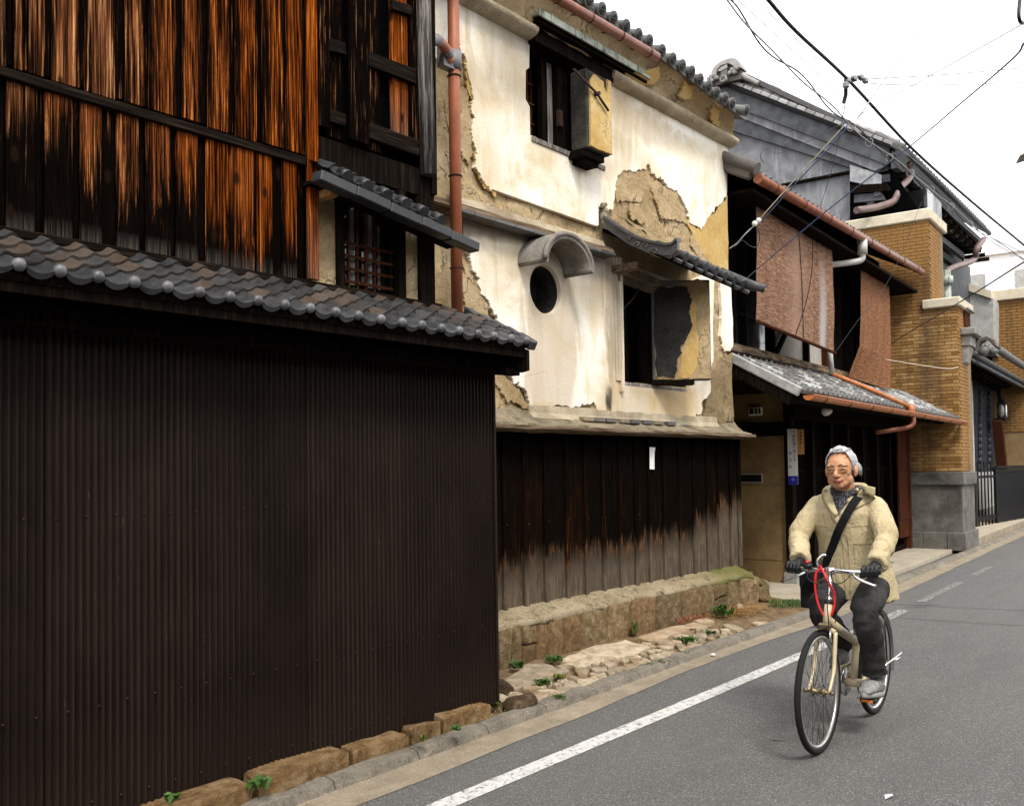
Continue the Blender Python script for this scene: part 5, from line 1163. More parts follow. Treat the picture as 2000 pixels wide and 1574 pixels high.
gplate('verge_edge', [(1385, 146), (1740, 283), (1740, 290), (1385, 156)], XG - .16, .3, 'black_metal')
# timber brackets stepping out below the eave corner
for k, (a, b, c, d) in enumerate(((1662, 362, 1732, 378), (1668, 380, 1722, 396), (1672, 398, 1712, 412))):
    gplate('eave_bracket', [(a, b), (c, b - 4), (c + 8, d - 6), (a, d)], XG - .08 + .06 * k, .6, 'dark_wood' if k != 1 else 'slate_dark')
gplate('bracket_recess', [(1660, 356), (1742, 330), (1800, 420), (1660, 430)], XG + .04, .05, 'void')
# verge tiles up the gable
pa_, pb_ = Vector(gx(1742, 285, XG - .16)), Vector(gx(1392, 149, XG - .16)); dirv = (pb_ - pa_); LV = dirv.length; dirv.normalize()
VM = lambda t: D @ basis((XG - .16, pa_.x + dirv.x * t, pa_.y + dirv.y * t), (0, dirv.x, dirv.y), (1, 0, 0), (0, -dirv.y * -1, dirv.x * -1) if False else (0, -dirv.y, dirv.x) if dirv.x < 0 else (0, -dirv.y, dirv.x))
vt_ = MB().box((0, 0, -.06), (.21, .32, .05)).mesh('verge_tile', 'pale_tile', bevel=.02); rl_ = MB().tube([(-.02, .16, -.10), (.2, .16, -.10)], .085, 10).mesh('verge_roll', 'pale_tile')
sgn = -1 if (VM(0).to_3x3() @ Vector((0, 0, 1))).z < 0 else 1
n_ = int(LV / .215)
for k in range(n_):
    m_ = VM(k * .215); link('verge_tile', vt_, KH, m_ @ T(0, 0, .03 * sgn)); link('verge_roll', rl_, KH, m_ @ T(0, .02 + .0, (.10 + .10) * sgn if sgn > 0 else -.0))
# demon tile at the top
og = thing('ridge_ornament', 'grey crest tile with curled clouds and round emblem on the gable verge', 'roof ornament', D @ T(XG - .2, 3.5, 9.6))
oc_ = S2.X(1424, 150, XG - .22); OM = D @ basis(oc_, (0, -1, 0), (0, 0, 1), (-1, 0, 0)); s_ = .0086
def op(px, py): return ((px - 1424) * s_ * 1.32, -(py - 150) * s_)
arch = [op(*p) for p in ((1392, 146), (1393, 132), (1400, 119), (1412, 112), (1428, 110), (1441, 115), (1449, 128), (1452, 142), (1440, 140), (1434, 130), (1426, 123), (1412, 124), (1404, 132), (1402, 142))]
plate('hood_arch', [arch], .30, 'pale_tile', og, OM @ T(0, 0, .10), bevel=.012); plate('back_plate', [[op(*p) for p in ((1396, 146), (1404, 128), (1426, 120), (1448, 140), (1448, 165), (1398, 165))]], .22, 'old_tile', og, OM @ T(0, 0, .02), bevel=.008)
MB().box((*op(1411, 152), .02), (*op(1423, 130), .08), OM).build('crest_stem', 'old_tile', og); plate('brow', [[op(*p) for p in ((1404, 134), (1412, 126), (1424, 122), (1424, 132), (1412, 136))]], .05, 'pale_tile', og, OM @ T(0, 0, .09), bevel=.006)
cl = [(1391, 147, 6), (1398, 143, 5), (1402, 149, 6), (1394, 152, 5), (1441, 138, 7), (1433, 140, 5), (1429, 146, 5), (1437, 147, 6)]
for px, py, r in cl: q = op(px, py); MB().ball((q[0], q[1], .07), (r * s_ * 1.1, r * s_, .06), 12, 8).tube([(q[0] + r * s_ * .7 * cos(t * .7), q[1] + r * s_ * .7 * sin(t * .7), .115) for t in range(9)], .008, 5).build('cloud_curl', 'pale_tile', og, OM)
q = op(1417.5, 158); er_ = MB().lathe([(.075, 0), (.075, .10), (.066, .11), (.062, .104), (.0, .104)], 20, T(q[0], q[1], .05)).build('emblem_disc', 'pale_tile', og, OM)
eb = MB()
for x0, y0, x1, y1 in ((-.042, .030, -.034, -.02), (-.042, .026, -.008, .034), (-.042, .004, -.012, .011), (-.008, .034, .0, -.008), (-.044, -.03, -.008, -.012), (.006, .026, .04, .034), (.006, .034, .013, -.034), (.006, .004, .034, .011), (.006, -.014, .034, -.007), (.034, .034, .042, -.034)): eb.box((q[0] + min(x0, x1), q[1] + min(y0, y1), .152), (q[0] + max(x0, x1), q[1] + max(y0, y1), .166))
tag(eb.build('emblem_relief', 'old_tile', og, OM), kind='stuff')
MB().tube(bez([OM @ Vector((*op(1447, 152), -.05)), OM @ Vector((*op(1455, 162), -.05)), OM @ Vector((*op(1466, 172), -.05)), OM @ Vector((*op(1478, 184), -.05))], 4), [.07, .07, .065, .06, .06, .06, .055, .055, .05, .05, .05, .05, .05], 8).build('ridge_tail', 'pale_tile', og)
MB().ball(S2.X(1503, 184, XG + .1), (.2, .26, .17), 12, 8).build('ridge_cap', 'pale_tile', og, D)
# street side of the big roof: deep eave running up the road
eA = S2.X(1765, 300, XG); 
e1, e2 = Vector((XG - .05, eA.y, eA.z)), S2.Y(1926, 456, eA.y)
kr = MB().add([e1 + Vector((-.1, -.0, 0)), e2, e2 + Vector((0, 3.2, 2.3)), Vector(e1) + Vector((-.1, 3.2, 2.3)), e1 + Vector((-.1, 0, .10)), e2 + Vector((0, 0, .10)), e2 + Vector((0, 3.2, 2.42)), Vector(e1) + Vector((-.1, 3.2, 2.42))], [(0, 3, 2, 1), (4, 5, 6, 7), (0, 1, 5, 4), (1, 2, 6, 5), (3, 0, 4, 7)]).build('street_roof', 'old_tile', KH, D)
dd = (e2 - e1).normalized(); LE = (e2 - e1).length
for k in range(int(LE / .28)): p = e1 + dd * (k * .28); MB().tube([p + Vector((0, -.02, .09)), p + Vector((0, .5, .46))], .07, 9).build('round_tile', 'old_tile', kr, D)
MB().tube([e1 + Vector((0, -.08, -.02)), e2 + Vector((0, -.08, -.02))], .06, 8).build('street_gutter', 'slate_dark', KH, D)
for k, (dy, dz, h, m_) in enumerate(((.16, -.20, .12, 'slate_dark'), (.32, -.42, .14, 'black_panel'), (.48, -.66, .14, 'slate_dark'), (.62, -.9, .16, 'black_panel'))):
    MB().beam(e1 + Vector((.0, dy, dz)), e2 + Vector((-.6 * k * 0 - .35 * k, dy, dz)), .12, h).build('eave_beam', m_, KH, D)
kb('eave_soffit', (XG, eA.y + .1, eA.z - .16), (e2.x, 3, eA.z - .12), 'dark_wood')
rb = MB().box((-.03, 0, 0), (.03, .5, .10)).mesh('rafter_end', 'dark_rail')
for k in range(16): link('rafter_end', rb, KH, D @ T(XG + .4 + k * .62, eA.y + .06, eA.z - .34))
for k in range(5): p = Vector((XG + 1.6 + k * 1.5, eA.y + .72, eA.z - 1.1)); MB().ball(p, .07, 10, 7).build('eave_bulb', 'white_enamel', KH, D)
kb('upper_wall', (XG + .3, .75, 1.0), (19.2, .85, eA.z - .3), 'slate_dark'); kb('house_core', (XG + .35, .9, .2), (19.2, 7, eA.z), 'void')
for px0, px1, m_ in ((1815, 1826, 'dark_glass'), (1826, 1842, 'slate_pale')):
    a_, b_ = S2.Y(px0, 520, -.1), S2.Y(px1, 520, -.1); kb('side_panel', (a_.x, -.1, 4.5), (b_.x, .75, 7.0), m_)
# zig-zag copper rain leaders
def leader(pts, name, mat, rad, parent=KH):
    b = MB().tube(bez([S2.Y(px, py, y) for px, py, y in pts], 5), rad, 10); return b.build(name, mat, parent, D)
leader([(1776, 318, .12), (1779, 338, .12), (1773, 352, .14), (1757, 368, .2), (1752, 382, .22), (1744, 394, .28), (1722, 402, .4), (1700, 407, .5), (1673, 411, .62)], 'rain_leader', 'mauve_copper', .065)
leader([(1921, 468, eA.y - .05), (1908, 486, eA.y), (1904, 504, .15), (1893, 512, .2), (1866, 521, .3), (1848, 530, .4)], 'rain_leader', 'mauve_copper', .075)
p_ = S2.Y(1848, 536, .4); MB().tube([p_ + Vector((0, 0, .1)), p_ + Vector((0, 0, -1.6))], .10, 10).tube([p_ + Vector((0, 0, -.05)), p_ + Vector((0, 0, -.25))], .15, 10).build('rain_pipe', 'patina', KH, D)
# ================================================================== ENTRANCE PAVILION with a tiled porch, its fence, lantern
EH = thing('porch_house', 'dark porch with curved tiled roof and carved brackets beyond the brick pier', 'house', D @ T(13, 0, 0))
def eb_(name, p, q, mat, parent=None, bevel=0): return box(name, p, q, mat, parent or EH, D, bevel)
YE_ = -.30
def ey_(px, py, y=YE_): return S2.Y(px, py, y)
eb_('rear_wall', (9.2, .55, .15), (22, .7, 5.2), 'dark_wood'); a_ = ey_(1880, 1000, .15); 
def wpan(name, px0, px1, py0, py1, y, th, mat, parent=None):
    a = S2.Y(px0, (py0 + py1) / 2, y); b = S2.Y(px1, (py0 + py1) / 2, y); zt_, zb_ = S2.Y(px0, py0, y).z, S2.Y(px0, py1, y).z
    return eb_(name, (a.x, y, max(.19, zb_)), (b.x, y + th, zt_), mat, parent)
wpan('wall_base', 1876, 1945, 925, 1035, .1, .4, 'grey_render'); wpan('base_step', 1876, 1950, 1005, 1036, .04, .06, 'grey_stone'); wpan('red_post', 1874, 1893, 770, 922, .1, .2, 'brown_wood'); wpan('pale_jamb', 1893, 1902, 740, 925, .12, .1, 'grey_render')
wpan('carved_panel', 1902, 1942, 740, 922, .2, .1, 'black_panel'); wpan('grey_wall', 1952, 1990, 755, 925, .25, .1, 'slate_pale'); wpan('brick_return', 1990, 2030, 700, 930, .05, .3, 'brick')
cvs = MB()
for col in (0, 1):
    for k in range(12): p = S2.Y(1914 + col * 18, 770 + k * 13, .17); cvs.ball(p, (.07, .03, .09), 8, 6).tube([p + Vector((.06 * cos(t), -.03, .07 * sin(t))) for t in [i * .8 for i in range(6)]], .014, 5)
tag(cvs.build('carving', 'slate_dark', EH, D), kind='stuff')
rp0, rp1 = S2.Y(1958, 925, -.05), S2.Y(1948, 820, -.05); MB().beam(rp0, rp1, .24, .24, (1, 0, 0)).build('raked_post', 'brown_wood', EH, D)
pr0, pr1 = S2.Y(1886, 684, -.55), S2.Y(2040, 770, -.55)
ed = (pr1 - pr0).normalized(); eyv = Vector((0, .9, .5)); eyv = (eyv - ed * eyv.dot(ed)).normalized(); RP = D @ basis(pr0, ed, eyv, ed.cross(eyv)); LP_ = (pr1 - pr0).length
po = MB().box((0, 0, -.12), (LP_, 1.6, -.02)).build('porch_roof', 'black_panel', EH, RP)
for k in range(int(LP_ / .13)): MB().tube([(k * .13 + .06, -.03, .02), (k * .13 + .06, 1.0, .02)], .045, 8).build('round_tile', 'old_tile', po, RP)
MB().tube([(0, -.05, -.12), (LP_, -.05, -.12)], .04, 8).build('porch_gutter', 'slate_dark', po, RP)
for k in range(14): MB().prism([(.0, -.2), (.35, -.2), (.35, -.5), (.22, -.48), (.18, -.38), (.06, -.34)], .25 + k * .5, .37 + k * .5, 0).build('bracket', 'dark_wood', po, RP)
oc2 = S2.X(1924, 676, 11.6); O2 = D @ basis(oc2, (0, -1, 0), (0, 0, 1), (-1, 0, 0))
o2 = thing('ridge_ornament', 'grey curled ridge-end tile on the porch roof at the far right', 'roof ornament', O2)
plate('hood_arch', [[(-.20, -.12), (-.19, .04), (-.10, .17), (.05, .20), (.18, .12), (.24, -.04), (.16, -.02), (.10, .08), (.02, .11), (-.07, .08), (-.11, .0), (-.11, -.12)]], .25, 'old_tile', o2, O2 @ T(0, 0, .05), bevel=.015)
MB().ball((-.02, -.10, 0), (.12, .12, .1), 12, 8).ball((.16, -.12, .0), (.09, .08, .1), 10, 7).ball((-.2, -.14, .0), (.08, .06, .1), 10, 7).build('cloud_curl', 'old_tile', o2, O2)
MB().tube([(.02, .0, .06), (.0, .05, .06), (.05, .09, .06), (.1, .05, .06), (.08, .0, .06)], .015, 6).build('scroll', 'pale_tile', o2, O2)
rr_ = [S2.X(1945, 680, 11.6), S2.X(1975, 700, 11.9), S2.X(2010, 722, 12.2)]; MB().tube(bez([p + Vector((.2, 0, 0)) for p in rr_], 5), [.085 - .002 * i for i in range(11)], 10).build('ridge_roll', 'old_tile', EH, D)
cpn = S2.X(1884, 690, 8.9); cbl = kb('stone_corbel', (8.35, -1.03, 3.68), (8.85, -.87, 3.86), 'grey_stone', None, .012); kb('corbel_cap', (8.28, -1.13, 3.865), (8.92, -.87, 4.0), 'grey_stone', cbl, .02); MB().prism([(-.87, 3.36), (-.93, 3.40), (-1.0, 3.675), (-.87, 3.675)], 8.38, 8.82, 0).build('corbel_foot', 'grey_stone', cbl, D)
kb('side_window', (8.6, -.905, 4.08), (9.1, -.88, 4.36), 'brown_wood'); kb('window_hood', (8.5, -.98, 4.36), (9.2, -.88, 4.39), 'grey_stone')
ln = S2.Y(1957, 803, -.15); L_ = D @ T(ln); la = thing('lantern', 'small black wall lantern with oval white pane beside the porch', 'lantern', L_)
MB().box((-.14, -.10, -.26), (.14, .10, .26), None).build('lantern_body', 'black_metal', la, L_, bevel=.03); MB().lathe([(.09, 0), (.09, .01)], 16, basis((0, -.10, 0), (1, 0, 0), (0, 0, 1.9), (0, -1, 0))).build('pane', 'white_enamel', la, L_)
MB().lathe([(.08, 0), (.08, .01)], 16, basis((-.14, 0, 0), (0, 1, 0), (0, 0, 2.2), (-1, 0, 0))).build('pane', 'frosted', la, L_)
MB().tube(bez([(0, .0, .26), (-.02, .05, .55), (.2, .2, .75), (.9, .5, .85)], 5), .07, 8).build('lantern_arm', 'black_metal', la, L_)
# iron fence along the porch
fn = thing('iron_fence', 'black iron railing fence with gate in front of the porch', 'fence', D @ T(12.5, -.45, .19))
f0, f1 = S2.Z(1905, 1026, .22), S2.Z(2010, 1008, .22); fd = (f1 - f0).normalized(); LF = (f1 - f0).length; RF = D @ basis(f0, fd, (-fd.y, fd.x, 0), (0, 0, 1)); hf = 1.14
MB().box((-.03, -.03, -.03), (.10, .03, hf)).build('gate_post', 'black_metal', fn, RF); MB().box((1.5, -.03, -.03), (1.6, .03, hf + .1)).build('gate_post', 'black_metal', fn, RF)
for z in (.08, hf - .12): MB().box((0, -.012, z), (1.5, .012, z + .1 if z < .5 else z + .06)).build('gate_rail', 'black_metal', fn, RF)
for k in range(5): MB().tube([(.27 + k * .24, 0, -.03), (.27 + k * .24, 0, hf + .25)], .017, 6).build('gate_bar', 'black_metal', fn, RF)
MB().box((1.6, -.012, .02), (LF, .012, hf)).build('fence_panel', 'black_metal', fn, RF)
for z in (.0, hf, hf + .1): MB().box((1.6, -.025, z), (LF, .025, z + .045)).build('fence_rail', 'black_metal', fn, RF)
for k in range(40): MB().tube([(1.7 + k * .11, 0, -.03 if k % 6 == 0 else .0), (1.7 + k * .11, -.014, hf + .14)], .012, 5).build('fence_bar', 'black_metal', fn, RF)
# ================================================================== further houses
FH = thing('far_brick_house', 'yellow brick building with pale coping beyond the porch', 'building', D @ T(22, 0, 0))
a_, b_ = S2.X(1937, 690, 20), S2.X(1937, 590, 20); y_l = a_.y
box('brick_wall', (20, y_l - 4, .1), (26, y_l, b_.z), 'brick_mortar', FH, D); 
fw = MB()
for r in range(44):
    for k in range(14): fw.box((19.97, y_l - .03 - (k + (r % 2) / 2) * .26 - .245, b_.z - .1 - r * .085), (20.0, y_l - .03 - (k + (r % 2) / 2) * .26, b_.z - .03 - r * .085), D)
tag(fw.build('brickwork', 'brick', FH), kind='stuff'); box('coping', (19.85, y_l - 4, b_.z), (26, y_l + .12, b_.z + .30), 'cream_stone', FH, D, bevel=.02)
CH = thing('concrete_house', 'plain grey concrete wall with sloping top behind the brick pier', 'building', D @ T(18, 1, 0))
MB().prism([gx(1845, 690, 19), gx(1940, 690, 19), gx(1940, 583, 19), gx(1930, 578, 19), gx(1855, 553, 19), gx(1845, 550, 19)], 19, 23, 0).build('concrete_wall', 'grey_render', CH, D)
MB().prism([gx(1850, 554, 18.9), gx(1936, 583, 18.9), gx(1936, 568, 18.9), gx(1880, 550, 18.9), gx(1850, 545, 18.9)], 18.9, 23, 0).build('sloping_coping', 'cream_stone', CH, D)
plain('far_white', (.80, .80, .81), .9, .1, var=.03, scale=.2)
PB = thing('pale_block', 'pale washed out modern block above the far roofs', 'building', D @ T(60, 0, 0))
q1_, q2_ = S2.X(1850, 560, 60), S2.X(2080, 450, 60); box('block_wall', (60, q2_.y - 10, 0), (80, q1_.y, q2_.z - 1), 'far_white', PB, D); box('parapet', (59.7, q2_.y - 10, q2_.z - 1.0), (80, q1_.y + .3, q2_.z - .3), 'far_white', PB, D)
for k in range(4): box('window', (59.9, q1_.y - 2.4 - k * 3.2, q2_.z - 4.2), (59.95, q1_.y - 1.0 - k * 3.2, q2_.z - 2.2), 'grey_render', PB, D)
# ================================================================== unseen row across the street (behind the viewer), added and sized to shade the eaves
OH = thing('unseen_opposite_house', 'unseen timber townhouse across the street, added to shade the eaves', 'house', T(-2, -3.4, 0))
box('front_wall', (-14, -3.6, 0), (11, -3.4, 4.7), 'brown_wood', OH); MB().prism([(-2.85, 4.6), (-2.85, 4.72), (-7, 6.5), (-7, 6.4)], -14, 11, 0).build('roof', 'old_tile', OH)
for k in range(6): box('window', (-12 + k * 4, -3.4, 1.0), (-10 + k * 4, -3.36, 2.3), 'dark_glass', OH)
# ================================================================== OVERHEAD CABLES
plain('cable_black', (.012, .013, .018), .5, .3); plain('cable_blue', (.05, .09, .22), .5, .3); plain('cable_cream', (.55, .50, .40), .6); plain('cable_grey', (.30, .30, .31), .6); plain('porcelain', (.62, .61, .58), .3, .5)
def wire(label, pts, r, mat='cable_black', n=6, group=None, name='overhead_cable', cat='cable'):
    P = bez([W.Y(*p) for p in pts], n); o = MB().tube(P, r * .7, 6).build(name, mat); return tag(o, label, cat, group)
wire('thick black cable slanting across the whole white sky', [(1440, -70, 1.7), (1500, 0, 1.7), (1555, 62, 1.7), (1660, 160, 1.7), (1780, 289, 1.7), (1900, 396, 1.7), (2000, 479, 1.7), (2060, 530, 1.7)], .012)
P = [W.Y(*p) for p in ((1380, -40, 2.4), (1420, 0, 2.4), (1480, 75, 2.4), (1560, 150, 2.4), (1625, 210, 2.4), (1690, 270, 2.4), (1770, 330, 2.4), (1850, 395, 2.4), (1925, 462, 2.4), (2010, 512, 2.4))]
P = bez(P, 10)
tw_ = []
for ph in (0, pi):
    q = [p + Vector((.02, 0, .03 * sin(i * .36 + ph) * (1 if ph else .4))) for i, p in enumerate(P)]; tw_.append(q)
lc = thing('looped_cable', 'twin thin cables lashed together in loops below the thick cable', 'cable', P[0])
for q in tw_: MB().tube(q, .005, 5).build('strand', 'cable_grey' if q is tw_[0] else 'cable_black', lc)
lash = MB()
for i in range(6, len(P) - 4, 5): lash.tube([P[i] + Vector((0, .028 * cos(a), .03 * sin(a) - .01)) for a in [k * pi / 6 for k in range(12)]], .0022, 4, closed=True)
tag(lash.build('lashing', 'cable_grey', lc), kind='stuff')
wire('thin grey wire running just left of the thick cable', [(1440, 0, 2.6), (1560, 110, 2.6), (1700, 240, 2.6), (1830, 350, 2.6)], .004, 'cable_grey'); wire('hair thin wire close beside the thick cable', [(1490, 15, 2.0), (1600, 120, 2.0), (1655, 165, 2.0)], .003, 'cable_grey')
wire('faint thin wire rising steeply through the middle of the sky', [(1845, -10, .9), (1760, 110, .9), (1675, 232, .9)], .003, 'cable_grey')
wire('thin wire from the upper right corner down to the slate gable', [(2060, 12, .8), (2000, 46, 1.2), (1850, 130, 2.0), (1665, 232, 3.2), (1560, 285, 4.2), (1520, 300, 4.6), (1500, 290, 4.8), (1485, 302, 4.85), (1490, 318, 4.88)], .0055)
wire('dark blue service wire crossing from right sky to the upper window', [(2000, 85, .9), (1975, 118, 1.1), (1870, 208, 1.7), (1770, 292, 2.3), (1620, 408, 3.2), (1480, 525, 4.2), (1440, 562, 4.7)], .008, 'cable_blue')
wire('upper of two thin level wires ending at the clamp', [(2080, 126, 1.0), (2000, 133, 1.2), (1850, 146, 1.5), (1695, 155, 1.7)], .0045, 'cable_grey'); wire('lower of two thin level wires ending at the clamp', [(2080, 160, 1.0), (2000, 162, 1.2), (1850, 166, 1.5), (1745, 166, 1.6), (1697, 163, 1.7)], .004, 'cable_grey')
wire('cream wire stretched from cable crossing to the white insulators', [(1650, 245, 3.2), (1560, 343, 3.9), (1482, 430, 4.5)], .009, 'cable_cream'); wire('bright blue wire stretched beside the cream wire', [(1657, 238, 3.2), (1640, 268, 3.3), (1560, 352, 3.9), (1484, 436, 4.5)], .009, 'cable_blue')
wire('thin black drop wire hanging down in front of the slate gable', [(1655, 165, 1.75), (1652, 195, 2.2), (1640, 260, 3.2), (1625, 330, 4.0), (1602, 405, 4.6)], .005)
wire('black cable from the right edge to the brick pier', [(2080, 470, 1.0), (2000, 512, 1.6), (1900, 575, 2.8), (1800, 635, 4.2), (1758, 660, 4.75), (1742, 672, 4.9)], .011); wire('short thin wire at the far right below the eave end', [(1930, 462, 2.0), (1965, 478, 1.9), (2010, 500, 1.8)], .006, 'cable_grey')
wire('cream cord strung low across the brick pier', [(1730, 702, 4.95), (1790, 712, 4.6), (1850, 720, 4.25), (1872, 717, 4.2)], .008, 'cable_cream'); wire('thin black wire crossing over the narrow orange blind', [(1800, 395, 4.2), (1740, 540, 4.55), (1680, 620, 4.62), (1630, 690, 4.7)], .004)
cl_ = thing('cable_clamp', 'cluster of metal clamps where wires meet the thick cable', 'cable clamp', W.Y(1660, 160, 1.7)); b = MB()
for px, py in ((1655, 157), (1668, 154), (1682, 152), (1690, 158), (1652, 167)):
    p = W.Y(px, py, 1.7); MB().box(p - Vector((.016, .014, .014)), p + Vector((.016, .014, .014))).build('clamp', 'cable_grey', cl_, bevel=.005)
MB().tube([W.Y(1656, 158, 1.7), W.Y(1675, 150, 1.7), W.Y(1692, 156, 1.7)], .007, 5).build('link_rod', 'cable_black', cl_); MB().tube([W.Y(1652, 168, 1.7), W.Y(1652, 186, 1.75), W.Y(1648, 200, 1.9)], .011, 6).build('strain_link', 'cable_black', cl_)
il = thing('insulator_pair', 'white porcelain insulators at the corner of the upper storey', 'insulator', W.Y(1478, 435, 4.5))
for px, py in ((1474, 437), (1482, 431)): p = W.Y(px, py, 4.5); MB().ball(p, (.035, .03, .032), 10, 7).build('insulator', 'porcelain', il)
wire('bundle of looped black service wires below the insulators', [(1474, 440, 4.52), (1455, 458, 4.6), (1440, 475, 4.7), (1424, 486, 4.80)], .010, 'cable_grey'); wire('slack black wire loop hanging under the insulators', [(1478, 440, 4.52), (1484, 462, 4.56), (1478, 482, 4.6), (1464, 480, 4.6), (1450, 470, 4.65), (1436, 482, 4.7)], .007)
lp_ = wire('dark cable loop hanging into the upper right corner', [(1998, -40, 1.0), (1992, 0, 1.0), (1990, 32, 1.0), (1995, 45, 1.0), (2006, 42, 1.0), (2030, 20, 1.0)], .013)
sl = W.Y(1992, 320, 1.2); SL = T(sl); st_l = thing('street_lamp', 'pale street lamp head whose tip shows at the right edge', 'street lamp', Vector((sl.x + .6, -.6, 0)))
MB().prism([(-.02, .02), (.10, .05), (.9, .16), (.9, .26), (.3, .20)], -.09, .09, 1, SL @ RZ(-70)).build('lamp_head', 'pale_pipe', st_l, bevel=.01); MB().tube([sl + Vector((.3, -.8, .2)), (sl.x + .6, -.6 - .9, sl.z + .3), (sl.x + .6, -1.6, 0)], .05, 8).build('lamp_pole', 'pipe_grey', st_l)
# ================================================================== BICYCLE
plain('cream_paint', (.50, .41, .26), .35, .5, var=.08, coord='O'); plain('tyre_rubber', (.012, .012, .012), .8, .2, coord='O'); plain('chrome', (.62, .62, .6), .22, .5, .9, coord='O'); plain('rim_alloy', (.50, .49, .47), .3, .5, .8, coord='O')
plain('spoke_steel', (.05, .045, .04), .4, .4, .5, coord='O'); plain('red_cable', (.50, .012, .015), .4, .4, coord='O'); plain('black_plastic', (.010, .010, .011), .5, .3, coord='O'); plain('orange_reflector', (.85, .22, .02), .25, .5, coord='O'); plain('fender_grey', (.55, .55, .54), .3, .5, .6, coord='O'); plain('old_brass', (.20, .15, .08), .4, .4, .6, coord='O')
bex = Vector((-.9988, -.049, 0)); BK = basis((6.09, 2.152, 0), bex, Vector((.049, -.9988, 0)), (0, 0, 1))
bike = thing('bicycle', 'cream step through bicycle with red cable lock ridden along the road', 'bicycle', BK)
def bt_(name, pts, r, mat, parent=None, seg=10, **k): return MB().tube(pts, r, seg, **k).build(name, mat, parent or bike, BK)
def wheel(x, R, name, yaw=0):
    WMx = BK @ T(x, 0, R) @ RZ(yaw); b = MB()
    b.tube([((R - .017) * cos(2 * pi * k / 48), 0, (R - .017) * sin(2 * pi * k / 48)) for k in range(48)], .0175, 10, closed=True); tw = b.build('wheel', 'tyre_rubber', bike, WMx); 
    rm = MB(); n = 48; prof = [(R - .030, -.012), (R - .030, .012), (R - .048, .010), (R - .052, 0), (R - .048, -.010)]
    vs = [(r * cos(2 * pi * k / n), y, r * sin(2 * pi * k / n)) for k in range(n) for r, y in prof]
    rm.add(vs, [(k * 5 + j, ((k + 1) % n) * 5 + j, ((k + 1) % n) * 5 + (j + 1) % 5, k * 5 + (j + 1) % 5) for k in range(n) for j in range(5)], True); rm.build('rim', 'rim_alloy', tw, WMx)
    sp = MB()
    for k in range(32):
        a = 2 * pi * k / 32; s = 1 if k % 2 else -1; o = .55 * (1 if (k // 2) % 2 else -1)
        sp.tube([(.022 * cos(a + o), s * .028, .022 * sin(a + o)), ((R - .05) * cos(a), 0, (R - .05) * sin(a))], .0014, 4)
    tag(sp.build('spokes', 'spoke_steel', tw, WMx), kind='stuff')
    hb = MB().lathe([(.006, -.065), (.008, -.045), (.02, -.034), (.026, -.028), (.014, -.022), (.013, .022), (.026, .028), (.02, .034), (.008, .045), (.006, .065)], 14, RX(90)).build('hub', 'old_brass', tw, WMx); return tw
wheel(1.02, .338, 'front'); wheel(0, .332, 'rear')
HB, HT = Vector((.86, 0, .685)), Vector((.82, 0, .815)); hd = (HT - HB).normalized(); BBp = Vector((.42, 0, .275)); ST = Vector((.30, 0, .665)); MID = Vector((.345, 0, .51))
fr = bt_('frame', [HB - hd * .01, HT], .0235, 'cream_paint', seg=14)
for z in (-.012, .118): bt_('head_cup', [HB + hd * z, HB + hd * (z + .02)], .0265, 'black_plastic', fr, 14)
bt_('main_tube', [HB + hd * .03, (HB + hd * .03).lerp(MID, .5) + Vector((0, 0, -.006)), MID], .026, 'cream_paint', fr, 14)
bt_('seat_tube', [BBp, ST], .0215, 'cream_paint', fr, 14); bt_('seat_post', [ST - Vector((-.01, 0, .03)), Vector((.25, 0, .86))], .0135, 'chrome', fr); bt_('seat_clamp', [ST - Vector((0, 0, .02)), ST + Vector((-.004, 0, .012))], .026, 'old_brass', fr); bt_('clamp_lever', [ST + Vector((0, .02, 0)), ST + Vector((.01, .07, .012))], .006, 'black_plastic', fr)
MB().tube([BBp + Vector((0, -.045, 0)), BBp + Vector((0, .045, 0))], .026, 12).build('bottom_bracket', 'cream_paint', fr, BK)
for s in (-1, 1):
    bt_('chain_stay', [BBp + Vector((-.02, s * .03, 0)), Vector((.2, s * .045, .305)), Vector((0, s * .062, .332))], .0095, 'cream_paint', fr); bt_('seat_stay', [Vector((.325, s * .02, .60)), Vector((.16, s * .045, .47)), Vector((0, s * .062, .332))], .0085, 'cream_paint', fr)
FC = HB - hd * .03
fk = MB().tube([FC + Vector((0, -.05, -.01)), FC + Vector((0, 0, .012)), FC + Vector((0, .05, -.01))], .016, 10).build('fork', 'cream_paint', bike, BK)
for s in (-1, 1): bt_('fork_leg', bez([FC + Vector((0, s * .05, -.008)), FC + Vector((.03, s * .053, -.12)), FC + Vector((.065, s * .056, -.22)), Vector((1.02, s * .058, .338))], 5), [.0125] * 6 + [.0115] * 5 + [.0085] * 5, 'cream_paint', fk, 10)
bt_('axle', [Vector((1.02, -.085, .338)), Vector((1.02, .085, .338))], .0065, 'old_brass', fk); 
for s in (-1, 1): MB().lathe([(.012, 0), (.012, .016), (.006, .018)], 6, T(1.02, s * .066 - (.0 if s > 0 else .016), .338) @ RX(-90)).build('axle_nut', 'old_brass', fk, BK)
def fender(x, R, a0, a1, mat, name, wd=.028):
    b = MB(); n = 24; vs = []
    for i in range(n + 1):
        a = radians(a0 + (a1 - a0) * i / n)
        for j in range(7): t = pi * j / 6 - pi / 2; rr_ = R + .012 + .012 * cos(t); vs.append((x + rr_ * cos(a), wd * sin(t), R - .0 + rr_ * sin(a)))
    return b.add(vs, [(i * 7 + j, i * 7 + j + 1, (i + 1) * 7 + j + 1, (i + 1) * 7 + j) for i in range(n) for j in range(6)], True).build(name, mat, bike, BK)
fender(1.02, .338, 86, 140, 'black_plastic', 'front_fender'); fender(0, .332, 20, 200, 'fender_grey', 'rear_fender')
